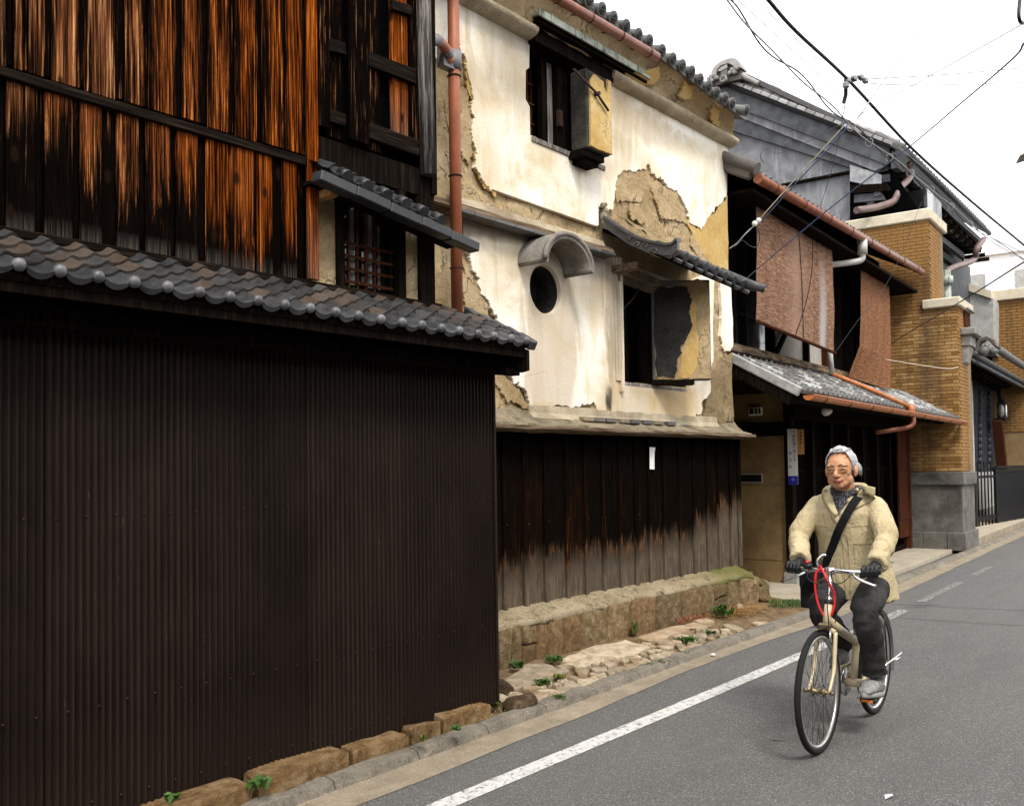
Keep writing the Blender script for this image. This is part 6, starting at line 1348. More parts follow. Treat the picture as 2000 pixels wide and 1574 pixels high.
MB().box((.88, -.035, .655), (.915, .035, .70)).build('brake_caliper', 'old_brass', fk, BK, bevel=.008); bt_('brake_arm', [(.905, .03, .67), (.93, .042, .63), (.92, .04, .60)], .007, 'chrome', fk)
SM_ = HT + hd * .155; bar = Vector((SM_.x + .01, 0, .985))
sm = bt_('stem', [HT, HT + hd * .05, bar - Vector((0, 0, .012))], .0125, 'chrome', seg=12); bt_('stem_collar', [HT + hd * .0, HT + hd * .02], .019, 'chrome', sm); bt_('stem_clamp', [bar + Vector((0, -.028, 0)), bar + Vector((0, .028, 0))], .022, 'chrome', sm, 14)
hbp = [bar + Vector((-.035, -.262, .005)), bar + Vector((-.012, -.15, .0)), bar, bar + Vector((-.012, .15, .0)), bar + Vector((-.035, .262, .005))]
hb_ = bt_('handlebar', bez(hbp, 5), .0125, 'chrome', seg=12)
GR = {}
for s in (-1, 1):
    g0, g1 = bar + Vector((-.018, s * .168, .002)), bar + Vector((-.036, s * .275, .006)); GR[s] = (g0, g1)
    bt_('grip', [g0, g1], .0165, 'black_plastic', hb_, 12)
    lv = bar + Vector((-.008, s * .135, -.004)); MB().box(lv - Vector((.012, .016, .016)), lv + Vector((.022, .016, .012))).build('lever_clamp', 'chrome', hb_, BK, bevel=.005)
    MB().tube(bez([lv + Vector((.018, 0, -.006)), lv + Vector((.045, s * .02, -.02)), lv + Vector((.05, s * .07, -.042)), lv + Vector((.04, s * .13, -.065))], 5), [.0075] * 5 + [.008] * 5 + [.0075] * 5 + [.009], 8, flat=1.2).build('brake_lever', 'chrome', hb_, BK)
bl_ = MB().lathe([(.0, .0), (.028, .0), (.030, .012), (.024, .022), (.010, .028), (.0, .029)], 16, T(bar.x + .01, -.125, bar.z + .018) @ RY(25)).build('bell', 'black_plastic', hb_, BK); MB().lathe([(.0, .0), (.014, .0), (.01, .006), (0, .008)], 12, T(bar.x + .022, -.125, bar.z + .046) @ RY(25)).build('bell_cap', 'red_cable', bl_, BK)
bt_('wire_hook', bez([bar + Vector((.0, -.06, .0)), bar + Vector((.03, -.065, .05)), bar + Vector((.01, -.045, .085)), bar + Vector((.0, -.02, .09))], 4), .007, 'chrome', hb_)
# brake hoses and the red cable lock slung over the stem
for k, pts in enumerate(([(bar.x + .02, -.13, bar.z - .01), (bar.x + .09, -.09, bar.z - .05), (bar.x + .08, .0, bar.z - .10), (.93, .03, .78), (.925, .035, .66)], [(bar.x + .02, .13, bar.z - .01), (bar.x + .08, .08, bar.z - .06), (bar.x + .06, -.04, bar.z - .06), (bar.x + .03, -.09, .80), (.80, -.07, .66), (.6, -.03, .58)],
                        [(bar.x + .01, .11, bar.z), (bar.x + .07, .03, bar.z + .0), (bar.x + .05, .06, .84), (.87, .05, .70)])): bt_('brake_cable', bez(pts, 6), .0032, 'black_plastic', hb_, 6)
lk = MB().tube(bez([(bar.x + .02, -.035, bar.z + .012), (bar.x + .035, -.068, bar.z - .01), (bar.x + .05, -.072, .88), (bar.x + .065, -.045, .78), (bar.x + .07, -.005, .725), (bar.x + .06, .03, .76), (bar.x + .04, .035, .85), (bar.x + .045, .0, .93), (bar.x + .03, -.04, 1.0), (bar.x + .0, -.06, 1.01)], 6), .0072, 8).build('cable_lock', 'red_cable', None, BK)
tag(lk, 'red cable lock looped over the bicycle stem', 'bicycle lock'); lk2 = MB().box((bar.x - .03, -.08, 1.0), (bar.x + .01, -.05, 1.03)).build('lock_barrel', 'black_plastic', lk, BK, bevel=.008)
# saddle, drive train, stand
sa = MB().ball((.20, 0, .885), (.12, .085, .03), 16, 10).ball((.33, 0, .89), (.09, .03, .024), 12, 8).build('saddle', 'black_plastic', bike, BK)
CA = radians(-18); cl = .165
ch = MB().lathe([(.085, -.003), (.085, .003)], 28, T(BBp) @ T(0, -.048, 0) @ RX(90)).build('chainwheel', 'chrome', bike, BK)
PED = {}
for s in (1, -1):
    a = CA if s > 0 else CA + pi; e = BBp + Vector((cl * cos(a), s * .078, cl * sin(a))); r_ = BBp + Vector((0, s * .055, 0))
    ck = bt_('crank', [r_, r_.lerp(e, .5) + Vector((0, s * .004, 0)), e], [.013, .010, .011], 'chrome', seg=8); pc = e + Vector((0, s * .062, 0)); PED[s] = pc
    pd = MB().box(pc - Vector((.042, .045, .012)), pc + Vector((.042, .045, .012))).build('pedal', 'black_plastic', bike, BK, bevel=.006); MB().box(pc + Vector((.0425, -.032, -.008)), pc + Vector((.047, .032, .008))).build('reflector', 'orange_reflector', pd, BK)
MB().tube([(BBp.x, -.05, BBp.z + .085), (0, -.05, .332 + .035), (-.035, -.05, .332), (0, -.05, .332 - .035), (BBp.x, -.05, BBp.z - .085)], .004, 6).build('chain', 'old_brass', bike, BK)
MB().prism([(.30, .20), (.50, .21), (.52, .30), (.46, .38), (.36, .37), (.06, .39), (.05, .34)], -.068, -.054, 1).build('chain_guard', 'cream_paint', bike, BK, bevel=.003)
bt_('kick_stand', [(.08, .07, .31), (-.02, .10, .34), (-.16, .125, .37)], .008, 'chrome'); bt_('stand_foot', [(-.02, .10, .335), (-.05, .15, .36)], .007, 'chrome'); bt_('carrier_stay', [(-.02, .075, .34), (.0, .07, .62)], .0045, 'black_plastic'); bt_('rear_axle', [(0, -.1, .332), (0, .1, .332)], .0065, 'old_brass')
# ================================================================== THE RIDER
from mathutils.bvhtree import BVHTree
def m_skin():
    a = Mat('skin', .5, .35); v = a.vec('O'); n = a.noise(v, 22, 5, .65); n2 = a.noise(v, 120, 3, .7)
    c = a.ramp(n, (.3, (.42, .19, .095)), (.7, (.58, .31, .175))); c = a.mix(a.mr(n2, .6, .75, 0, .25), c, (.3, .1, .04)); M['skin'] = a.fin(c, nrm=a.bump(n2, .001))
    a.b.inputs['Subsurface Weight'].default_value = .0
m_skin(); plain('skin_fold', (.36, .15, .075), .6, coord='O'); plain('lip', (.40, .14, .09), .5, coord='O'); plain('eye_dark', (.012, .007, .005), .3, .5, coord='O'); plain('brow_hair', (.06, .045, .035), .9, coord='O')
def m_hair():
    a = Mat('silver_hair', .6, .3); v = a.vec('O', (1, .25, 1)); n = a.noise(v, 70, 3, .6, .3); c = a.ramp(n, (.3, (.27, .263, .265)), (.52, (.40, .392, .395)), (.72, (.50, .49, .49))); M['silver_hair'] = a.fin(c, nrm=a.bump(n, .002))
m_hair()
def m_cloth(name, lo, hi, sc=9, fine=400, bd=.002, rough=.85, spec=.15):
    a = Mat(name, rough, spec); v = a.vec('O'); n = a.noise(v, sc, 5, .6, .8); f = a.noise(v, fine, 2, .6); c = a.ramp(n, (.3, lo), (.7, hi)); c = a.mix(a.mr(f, .5, .75, 0, .2), c, tuple(x * .6 for x in lo))
    M[name] = a.fin(c, nrm=a.bump(a.ma('ADD', a.ma('MULTIPLY', n, 3), a.ma('MULTIPLY', f, .2)), bd))
a = Mat('parka', .72, .25); v = a.vec('O'); n = a.noise(v, 7, 4, .6, .6); q = a.noise(a.vec('O', (1, 1.3, .75)), 11, 3, .5, 1.2); cr_ = a.ma('POWER', a.ma('SUBTRACT', 1.0, a.ma('ABSOLUTE', a.ma('SUBTRACT', a.ma('MULTIPLY', q, 2.0), 1.0))), 5.0); q2 = a.noise(a.vec('O', (1.2, .8, 1.1)), 24, 2, .5, .8); cr2 = a.ma('POWER', a.ma('SUBTRACT', 1.0, a.ma('ABSOLUTE', a.ma('SUBTRACT', a.ma('MULTIPLY', q2, 2.0), 1.0))), 6.0)
M['parka'] = a.fin(a.ramp(n, (.3, (.38, .305, .17)), (.7, (.51, .422, .262))), nrm=a.bump(a.ma('ADD', cr_, a.ma('MULTIPLY', cr2, .2)), .0075, .55))
m_cloth('parka_trim', (.38, .31, .17), (.48, .41, .25)); m_cloth('parka_seam', (.24, .2, .115), (.3, .26, .16)); m_cloth('trouser', (.018, .018, .018), (.045, .043, .043), 8, 300, .006); m_cloth('glove', (.006, .006, .007), (.016, .016, .018), 20, 200, .003, .45, .35); m_cloth('strap', (.006, .006, .007), (.012, .012, .013), 20, 300)
m_cloth('sneaker', (.16, .16, .16), (.34, .335, .33), 26, 200, .004); m_cloth('sole', (.18, .175, .165), (.30, .29, .27), 20, 200); m_cloth('lace', (.30, .30, .30), (.42, .42, .42), 30)
a = Mat('scarf', .9, .1); v = a.vec('O'); n = a.vor(v, 190, out=1); f = a.noise(v, 60, 4, .8); c = a.mix(a.mr(a.sep(n)[0], .7, .85), a.ramp(f, (.3, (.012, .012, .015)), (.7, (.05, .05, .058))), (.20, .19, .21)); M['scarf'] = a.fin(c, nrm=a.bump(f, .006))
def remesh(mb, vox, smooth, name, mat, parent, m=I4, disp=None, mats=None, paint=None):
    """melt overlapping shapes into one skin"""
    me = mb.mesh(name); o = bpy.data.objects.new(name, me); COL.objects.link(o)
    r = o.modifiers.new('r', 'REMESH'); r.mode = 'VOXEL'; r.voxel_size = vox; r.use_smooth_shade = True
    s = o.modifiers.new('s', 'SMOOTH'); s.factor = .5; s.iterations = smooth
    dg = bpy.context.evaluated_depsgraph_get(); me2 = bpy.data.meshes.new_from_object(o.evaluated_get(dg)); bpy.data.objects.remove(o); bpy.data.meshes.remove(me)
    if disp:
        me2.update(); nr = [v.normal.copy() for v in me2.vertices]
        for v, q in zip(me2.vertices, nr): v.co += q * disp(v.co)
    me2.materials.clear()
    for q in ([mat] if isinstance(mat, str) else mat): me2.materials.append(M[q])
    if paint:
        for p in me2.polygons: p.material_index = paint(p.center)
    me2.polygons.foreach_set('use_smooth', [True] * len(me2.polygons)); me2.update(); me2.name = name
    return link(name, me2, parent, m)
def loft(b, rings, n=28):
    """rings: (centre, ex, ey, rx, ry) closed at both ends"""
    vs = []
    for c, ex, ey, rx, ry in rings:
        for k in range(n): a = 2 * pi * k / n; vs.append(Vector(c) + Vector(ex) * (rx * cos(a)) + Vector(ey) * (ry * sin(a)))
    fs = [(i * n + k, i * n + (k + 1) % n, (i + 1) * n + (k + 1) % n, (i + 1) * n + k) for i in range(len(rings) - 1) for k in range(n)] + [tuple(range(n - 1, -1, -1)), tuple((len(rings) - 1) * n + k for k in range(n))]
    return b.add(vs, fs, True)
# joints (world)
HC = Vector((5.60, 2.148, 1.572)); NK = Vector((5.69, 2.16, 1.44))
SH = {-1: Vector((5.71, 2.335, 1.365)), 1: Vector((5.71, 1.985, 1.37))}
def bw(p): return BK @ Vector(p)
gm = {s: bw((GR[s][0] + GR[s][1]) / 2) for s in (-1, 1)}
WR = {s: gm[s] + Vector((.085, 0, .035)) for s in (-1, 1)}
EL_ = {-1: Vector((5.575, 2.415, 1.155)), 1: Vector((5.575, 1.88, 1.16))}
HP = {-1: Vector((5.86, 2.24, .90)), 1: Vector((5.86, 2.05, .90))}
KN = {-1: Vector((5.47, 2.235, .715)), 1: Vector((5.43, 1.955, .735))}
PD = {s: bw(PED[s]) for s in (-1, 1)}
AN = {s: PD[s] + Vector((.10, 0, .125)) for s in (-1, 1)}
# head: own frame, x to his left, y to the nose, z up
yaw = radians(185)     # heading of the nose
fx = Vector((cos(yaw), sin(yaw), 0)); pitch_ = radians(-3)
fz = Vector((0, 0, 1)); fl = fz.cross(fx); HM = basis(HC, fl, fx, fz) @ RX(-1) @ RY(-2) @ SCL(1.11, 1.1, .99); 
HI = HM.inverted()
hd_ = MB()
def hball(c, r, m=None): hd_.ball(c, r, 20, 14, m)
hball((0, -.012, .03), (.073, .092, .088)); hball((0, .028, .012), (.066, .064, .078)); hball((0, .032, -.04), (.061, .052, .07)); hball((0, .040, -.085), (.050, .042, .034)); hball((0, .062, -.104), (.030, .020, .015)); hball((0, .005, -.06), (.058, .055, .05))
for s in (-1, 1):
    hball((s * .042, .050, -.020), (.024, .020, .026)); hball((s * .030, .079, .021), (.024, .012, .009)); hball((s * .032, .073, -.004), (.020, .015, .013)); hball((s * .031, .076, -.017), (.017, .012, .006)); hball((s * .044, .030, -.064), (.022, .030, .036))
    hd_.ball((s * .077, -.008, -.014), (.011, .021, .034), 14, 10, None); hball((s * .0745, .0, -.04), (.008, .010, .012)); hball((s * .0125, .094, -.043), (.0105, .012, .009)); hball((s * .019, .078, -.066), (.014, .009, .012))
hd_.tube([(0, .078, .016), (0, .088, -.002), (0, .100, -.022), (0, .108, -.037)], [.010, .0095, .0115, .014], 12); hball((0, .105, -.041), (.014, .013, .011)); hball((0, .086, -.064), (.017, .012, .016)); hball((0, .089, -.0705), (.023, .010, .0062)); hball((0, .087, -.0815), (.019, .010, .0066)); hball((0, .078, -.092), (.02, .012, .01))
hd_.tube([(0, -.022, -.05), (0, -.045, -.13), (0, -.075, -.20)], [.055, .054, .062], 18)
def face_disp(c): return .0006 * noise.noise(c * 60)
body = MB(); Hm = [HM @ Vector(v) for v in hd_.v]; body.v = [tuple(v) for v in Hm]; body.f = hd_.f[:]; body.sm = hd_.sm[:]
UPZ = Vector((0, 0, 1)); XA, YA = Vector((1, 0, 0)), Vector((0, 1, 0))
loft(body, [((5.87, 2.15, .84), XA, YA, .10, .15), ((5.84, 2.15, 1.0), XA, YA, .09, .14), ((5.76, 2.155, 1.2), XA, YA, .09, .15), ((5.71, 2.16, 1.36), XA, YA, .07, .13), ((5.70, 2.16, 1.44), XA, YA, .05, .07)])
for s in (-1, 1):
    body.tube([SH[s], SH[s].lerp(EL_[s], .5), EL_[s], EL_[s].lerp(WR[s], .5), WR[s]], [.03, .035, .034, .032, .028], 12); body.tube([HP[s], HP[s].lerp(KN[s], .5), KN[s], KN[s].lerp(AN[s], .5), AN[s]], [.08, .07, .055, .05, .038], 12)
def lipf(c):
    q = HI @ c; return 1 if (abs(q.x) < .024 - .0 and .084 < q.y and -.088 < q.z < -.066) else 0
man = remesh(body, .0040, 6, 'person', ['skin', 'lip'], None, paint=lipf)
# put its origin at the saddle
base = Vector((5.85, 2.15, .88)); 
for v_ in man.data.vertices: v_.co -= base
man.matrix_basis = T(base); WM[man.name] = T(base)
tag(man, 'grey haired man in a beige hooded jacket and black gloves riding a bicycle', 'person')
def kid(o): return o
def hp_(name, mb, mat, **k): return mb.build(name, mat, man, HM, **k)
for s in (-1, 1):
    hp_('eye', MB().ball((s * .0315, .0868, -.0035), (.0125, .0035, .0030), 12, 8), 'eye_dark')
    hp_('eyelid', MB().tube([(s * .0315 + t * .015, .0868 - .5 * (t * .015) ** 2 / .015 * .6, -.0005 + .0022 * (1 - t * t)) for t in (-1, -.5, 0, .5, 1)], [.0012, .002, .0022, .002, .0012], 8), 'skin')
    hp_('eyebrow', MB().tube([(s * .010, .0915, .018), (s * .024, .0905, .0255), (s * .041, .081, .0245), (s * .054, .066, .014)], [.0024, .0034, .0032, .0016], 8), 'brow_hair')
hp_('mouth_line', MB().tube([(-.023, .0905, -.0775), (-.012, .0965, -.0758), (0, .0985, -.0752), (.012, .0965, -.0758), (.023, .0905, -.0775)], [.0009, .0016, .0018, .0016, .0009], 8), 'eye_dark')
for s in (-1, 1): hp_('nostril', MB().ball((s * .0075, .1045, -.0505), (.0042, .004, .0022), 8, 6), 'eye_dark'); hp_('cheek_fold', MB().tube([(s * .0185, .0935, -.046), (s * .026, .0885, -.058), (s * .031, .080, -.072)], [.0008, .0013, .0007], 6), 'skin_fold')
# hair: swept-back shell with strand relief
hv = MB(); nu, nv = 96, 44; ok = {}; 
def hline(az):
    a = abs(math.degrees(az)); pts = [(0, .097), (20, .101), (34, .095), (45, .076), (54, .052), (62, .024), (72, -.015), (80, -.03), (86, -.012), (93, .012), (106, .016), (114, -.03), (125, -.085), (180, -.10)]
    for (x0, y0), (x1, y1) in zip(pts, pts[1:]):
        if a <= x1: return y0 + (y1 - y0) * (a - x0) / (x1 - x0)
    return -.1
for j in range(nv + 1):
    el = -pi / 2 * .85 + (pi / 2 * 1.85) * j / nv
    for i in range(nu):
        az = -pi + 2 * pi * i / nu; d = Vector((sin(az) * cos(el), cos(az) * cos(el), sin(el)))
        p = Vector((.0745 * d.x, -.012 + .0925 * d.y, .03 + .0895 * d.z))
        front = max(0, cos(az)); vol = .001 + .005 * max(0, d.z) + .010 * front * max(0, d.z) ** 2 + .010 * max(0, -cos(az))
        st_ = .003 * noise.noise((az * 9, el * 1.2, 3)) + .0025 * noise.noise((az * 23, el * 2.5, 7)) + .0025 * noise.noise((p.x * 60, p.y * 22, p.z * 40))
        q = p + d * (vol + st_); q.z += .004 * front; hv.v.append(tuple(q)); ok[(i, j)] = p.z > hline(az) + .006 * noise.noise((az * 12, 0, 1))
for j in range(nv):
    for i in range(nu):
        k = (i + 1) % nu
        if ok[(i, j)] and ok[(k, j)] and ok[(i, j + 1)] and ok[(k, j + 1)]: hv.f.append((j * nu + i, j * nu + k, (j + 1) * nu + k, (j + 1) * nu + i)); hv.sm.append(True)
hr = hp_('hair', hv, 'silver_hair'); md = hr.modifiers.new('t', 'SOLIDIFY'); md.thickness = .004; md.offset = -1
lk_ = MB(); rn = random.Random(4)
def scalp(x, y, off, top=True):
    k = 1 - (x / .0745) ** 2 - ((y + .012) / .0925) ** 2
    return Vector((x, y, .03 + .0895 * sqrt(max(0, k)) + off))
for k in range(420):
    x0 = max(-.064, min(.064, rn.gauss(0, .032))); y0 = -.012 + .0925 * sqrt(max(.05, 1 - (x0 / .0745) ** 2 - .40)) - abs(rn.gauss(0, .045)); pts = []
    h = .007 + .009 * max(0, y0 / .07); 
    for t in range(5):
        y = y0 - t * .018; x = x0 * (1 + .03 * t) + .003 * noise.noise((x0 * 90, t, k)); 
        if abs(x) > .070 or y < -.095: break
        pts.append(scalp(x, y, h * (.35 + .65 * sin(pi * min(1, .25 + t * .22))) + .003 * noise.noise((x0 * 120, y0 * 50, 2)) + .002 * (t == 1)))
    if len(pts) > 2: lk_.tube(pts, [.0012] + [.0024] * (len(pts) - 2) + [.0008], 5)
for k in range(260):
    s = rn.choice((-1, 1)); z0 = rn.uniform(-.02, .085); az0 = rn.uniform(1.05, 1.35) if z0 > .02 else rn.uniform(1.25, 1.42); pts = []
    for t in range(5):
        az = az0 + t * .26; z = z0 - t * (.009 + .004 * (z0 < .04)); r_ = sqrt(max(.06, 1 - ((z - .03) / .0895) ** 2)); o_ = 1.04 + .03 * noise.noise((z0 * 80, t * .7, k))
        if 1.5 < az < 2.0 and z < .018: z = .018 + .3 * (z - .018)
        pts.append(Vector((s * .0745 * r_ * o_ * sin(az), -.012 + .0925 * r_ * o_ * cos(az), z)))
    lk_.tube(pts, [.001, .0023, .0024, .0022, .0008], 5)
for k in range(14):
    az = rn.uniform(-.8, .8); x0 = .06 * sin(az); p0 = Vector((x0, .07 * cos(az) + .004, .095 + .006 * cos(az))); h = rn.uniform(.006, .014)
    lk_.tube([p0, p0 + Vector((x0 * .1, -.01, h)), p0 + Vector((x0 * .25, -.045, h + .010)), p0 + Vector((x0 * .35, -.085, h + .006))], [.0015, .003, .003, .001], 5)
for k in range(26):
    s = rn.choice((-1, 1)); y = rn.uniform(-.09, -.02); lk_.tube([(s * .078, y + .02, .03), (s * .086, y, .0), (s * .085, y - .012, rn.uniform(-.06, -.03))], [.003, .004, .001], 5)
tag(hp_('hair_lock', lk_, 'silver_hair'), kind='stuff')
# spectacles
gl = MB()
for s in (-1, 1):
    gl.tube([(s * .0325 + .0215 * cos(a) * (1 + .08 * cos(2 * a)), .0965 - .010 * (abs(s * .0325 + .0215 * cos(a)) / .054) ** 2, -.006 + .0145 * sin(a)) for a in [2 * pi * k / 24 for k in range(24)]], .0011, 6, closed=True)
    gl.tube([(s * .054, .087, -.001), (s * .068, .06, .0), (s * .077, .01, -.002), (s * .078, -.012, -.008)], .0013, 6)
gl.tube([(-.0115, .097, -.003), (0, .1, .0), (.0115, .097, -.003)], .0012, 6)
plain('gold_wire', (.30, .17, .07), .3, .5, .7, coord='O'); hp_('spectacles', gl, 'gold_wire')
# parka: torso, sleeves and hood in one cloth
jk = MB(); tw = [((5.80, 2.145, .775), .18, .252), ((5.80, 2.147, .86), .182, .238), ((5.79, 2.15, .96), .168, .212), ((5.765, 2.152, 1.08), .16, .205), ((5.735, 2.156, 1.2), .155, .212), ((5.715, 2.16, 1.30), .14, .212), ((5.71, 2.16, 1.355), .12, .19), ((5.705, 2.16, 1.41), .095, .14), ((5.70, 2.16, 1.45), .075, .085)]
loft(jk, [(c, XA, YA, rx, ry) for c, rx, ry in tw], 40)
for s in (-1, 1):
    a_, e_, w_ = SH[s] + Vector((.0, s * .012, -.022)), EL_[s], WR[s] + Vector((.008, 0, .006)); jk.tube(bez([a_ + Vector((0, s * .08, .03)), a_, a_.lerp(e_, .5) + Vector((0, -s * .012, 0)), e_, e_.lerp(w_, .55), w_], 6), [.055] * 6 + [.066] * 6 + [.066] * 6 + [.060] * 6 + [.055] * 6 + [.049], 20)
    jk.tube([w_ + Vector((.03, 0, .01)), w_ + Vector((-.012, 0, -.004))], [.060, .056], 16)
hood = [Vector((5.71 + .10 * cos(a) * (1.0), 2.16 + .118 * sin(a), 1.435 + .018 * cos(a) - .03 * max(0, -cos(a)))) for a in [radians(t) for t in range(-142, 143, 14)]]
jk.tube(hood, [.015] + [.021 + .006 * sin(pi * i / (len(hood) - 1)) for i in range(1, len(hood) - 1)] + [.018], 12)
for s in (-1, 1): jk.tube([hood[0 if s < 0 else -1], Vector((5.605, 2.16 + -s * .075, 1.375)), Vector((5.575, 2.16 - s * .028, 1.30)), Vector((5.568, 2.155, 1.235))], [.022, .022, .019, .012], 10)
def fold(c):
    d = .0
    t = min((1, -1), key=lambda s: (c - EL_[s]).length); e = (c - EL_[t]).length
    arm = abs(c.y - 2.155) > .235 or c.x < 5.55
    d += .006 * noise.fractal((c.x * 4, c.y * 6, c.z * 4), 1, 2, 3)
    f = 1 - abs(noise.noise((c.y * 8 + c.z * 5, c.z * 2.6 + c.x * 3 - c.y * 2, 2.0))) * 2.6; d += .006 * max(-.6, f) * (.6 if arm else 1)
    if arm:
        ax = (SH[t] - EL_[t]) if c.z > EL_[t].z else (EL_[t] - WR[t]); s_ = (c - EL_[t]).dot(ax.normalized()); d += .0035 * sin(s_ * 62 + c.x * 20 + 5 * noise.noise((c.x * 6, c.y * 8, c.z * 6))) * max(0, 1 - e / .22)
        ew = (c - WR[t]).length; d += .006 * sin(ew * 120 + 4 * noise.noise(c * 12)) * max(0, 1 - ew / .13)
    if c.z < .95 and not arm: d += .010 * sin(c.y * 46 + 2 * noise.noise(c * 6)) * (.95 - c.z) / .2
    return d
jacket = remesh(jk, .0065, 4, 'jacket', 'parka', man, disp=fold)
jb = BVHTree.FromPolygons([v.co.copy() for v in jacket.data.vertices], [tuple(p.vertices) for p in jacket.data.polygons])
VD = Vector((.936, .35, .0))    # from the street side onto his chest
def onj(y, z, off=.003, d=XA):
    h = jb.ray_cast(Vector((4.9, y, z)) if d is XA else Vector((5.7, y, z)) - d * 1.2, d); return (h[0] - d * off) if h[0] is not None else Vector((5.6, y, z))
def seam(pts, r=.0022, mat='parka_seam', name='seam', n=8):
    P = []
    for (y0, z0), (y1, z1) in zip(pts, pts[1:]): P += [onj(y0 + (y1 - y0) * i / n, z0 + (z1 - z0) * i / n, .0005) for i in range(n)]
    P.append(onj(*pts[-1], .0005)); return MB().tube(P, r, 6).build(name, mat, jacket)
seam([(2.15, 1.23), (2.148, 1.0), (2.15, .80)]); seam([(2.115, 1.19), (2.118, .82)]); seam([(2.30, 1.22), (2.20, 1.215)]); seam([(2.09, 1.225), (2.0, 1.23)])
seam([(2.24, 1.12), (2.205, 1.12)], .003, name='pocket_edge')
for y in (2.04,): seam([(y + .045, 1.12), (y - .045, 1.12)], .003, name='pocket_edge'); seam([(y + .045, 1.12), (y + .045, .99), (y - .045, .99), (y - .045, 1.12)], .0016, name='pocket_edge')
for y, z in ((2.155, 1.245), (2.145, 1.19), (2.15, .83), (2.155, .80)): MB().ball(onj(y, z, .002), (.003, .006, .006), 8, 6).build('snap_button', 'old_brass', jacket)
for s in (-1, 1): p = Vector((5.625, 2.155 - s * .085, 1.43)); MB().tube([p, p + Vector((-.02, -s * .015, .018)), p + Vector((-.028, -s * .022, .008))], [.008, .009, .006], 8).build('hood_toggle', 'parka_trim', jacket)
def lapel(inner, outer, nm):
    b = MB(); P0 = bez([W.X(px, py, 5.6) for px, py in inner], 5); P1 = bez([W.X(px, py, 5.6) for px, py in outer], 5); n = len(P0); vs = []
    for i in range(n):
        for j in range(6):
            p = P0[i].lerp(P1[i], j / 5); vs.append(onj(p.y, p.z, .010 + .010 * sin(pi * j / 5) * (1 - i / n)))
    o = b.add(vs, [(i * 6 + j, i * 6 + j + 1, i * 6 + j + 7, i * 6 + j + 6) for i in range(n - 1) for j in range(5)], True).build(nm, 'parka_trim', jacket); md = o.modifiers.new('t', 'SOLIDIFY'); md.thickness = .007; md.offset = 1
lapel([(1683, 946), (1673, 964), (1665, 982), (1657, 998), (1645, 1028)], [(1709, 952), (1706, 970), (1683, 987), (1666, 1000), (1649, 1030)], 'lapel')
lapel([(1619, 950), (1626, 966), (1634, 987), (1642, 1003)], [(1603, 952), (1606, 972), (1624, 991), (1639, 1007)], 'lapel')
# hem tails hanging over the thighs
# scarf in the open neck
sc_ = MB(); sc_.tube([Vector((5.69 + .072 * cos(a), 2.158 + .078 * sin(a), 1.438 - .018 * max(0, -cos(a)))) for a in [2 * pi * k / 24 for k in range(24)]], .032, 12, closed=True)
loft(sc_, [((5.585, 2.157, 1.245), XA, YA, .012, .008), ((5.585, 2.157, 1.30), XA, YA, .022, .025), ((5.60, 2.157, 1.37), XA, YA, .03, .05), ((5.615, 2.158, 1.43), XA, YA, .03, .066), ((5.64, 2.158, 1.44), XA, YA, .03, .06)], 20)
remesh(sc_, .006, 3, 'scarf', 'scarf', man, disp=lambda c: .006 * noise.fractal((c.x * 22, c.y * 22, c.z * 30), 1, 2, 3))
# trousers
tr = MB(); loft(tr, [((5.87, 2.145, .98), XA, YA, .13, .19), ((5.87, 2.145, .88), XA, YA, .135, .195), ((5.84, 2.145, .80), XA, YA, .12, .18)], 28)
for s in (-1, 1): tr.tube(bez([HP[s] + Vector((.02, 0, -.0)), HP[s].lerp(KN[s], .5), KN[s] + Vector((-.012, 0, .01)), KN[s].lerp(AN[s], .5) + Vector((.01, 0, 0)), AN[s] + Vector((0, 0, .02))], 6), [.098] * 6 + [.090] * 6 + [.075] * 6 + [.068] * 6 + [.076], 18)
def tfold(c):
    t = min((1, -1), key=lambda s: min((c - KN[s]).length, (c - AN[s]).length)); k = (c - KN[t]).length; a = (c - AN[t]).length
    return .006 * noise.fractal((c.x * 8, c.y * 9, c.z * 6), 1, 2, 4) + .006 * sin(c.z * 48 + c.y * 50 + 4 * noise.noise(c * 6)) * max(0, 1 - k / .2) + .006 * sin(c.z * 62 + c.x * 30 + 4 * noise.noise(c * 8)) * max(0, 1 - a / .2)
remesh(tr, .0075, 4, 'trousers', 'trouser', man, disp=tfold)
# gloves closed round the grips
for s in (-1, 1):
    g0, g1 = [bw(p) for p in GR[s]]; ax = (g1 - g0).normalized(); c0 = (g0 + g1) / 2; gl_ = MB(); upv = UPZ; fw_ = Vector((-1, 0, 0))
    for k in range(4):
        c = c0 + ax * ((k - 1.5) * .0225); L = (.0, .004, .002, -.005)[k]; R_ = .0275; pts = []
        for t in (150, 118, 80, 42, 5, -35, -75, -110 - L * 2000):
            a = radians(t); pts.append(c + fw_ * (R_ * cos(a) + (.004 if -20 < t < 60 else 0)) + upv * (R_ * sin(a)))
        gl_.tube(pts, [.0125, .0135, .0125, .013, .0115, .0120, .0105, .0085], 10); gl_.ball(pts[1], .0142, 10, 8)
    bk_ = c0 - fw_ * .030 + upv * .014
    gl_.ball(bk_, (.034, .047, .022), 16, 10); gl_.tube([bk_ + fw_ * .01, bk_ - fw_ * .03 + upv * .002, WR[s] + Vector((.015, 0, 0))], [.034, .036, .034], 14); gl_.ball(c0 - fw_ * .026 - upv * .012, (.022, .042, .02), 12, 8)
    tb = c0 - ax * .042; gl_.tube([tb - fw_ * .035 + upv * .006, tb - fw_ * .012 - upv * .012 - ax * .012, tb + fw_ * .012 - upv * .026 - ax * .004, tb + fw_ * .026 - upv * .022 + ax * .012], [.016, .0145, .013, .010], 10)
    remesh(gl_, .0032, 2, 'glove', 'glove', man)
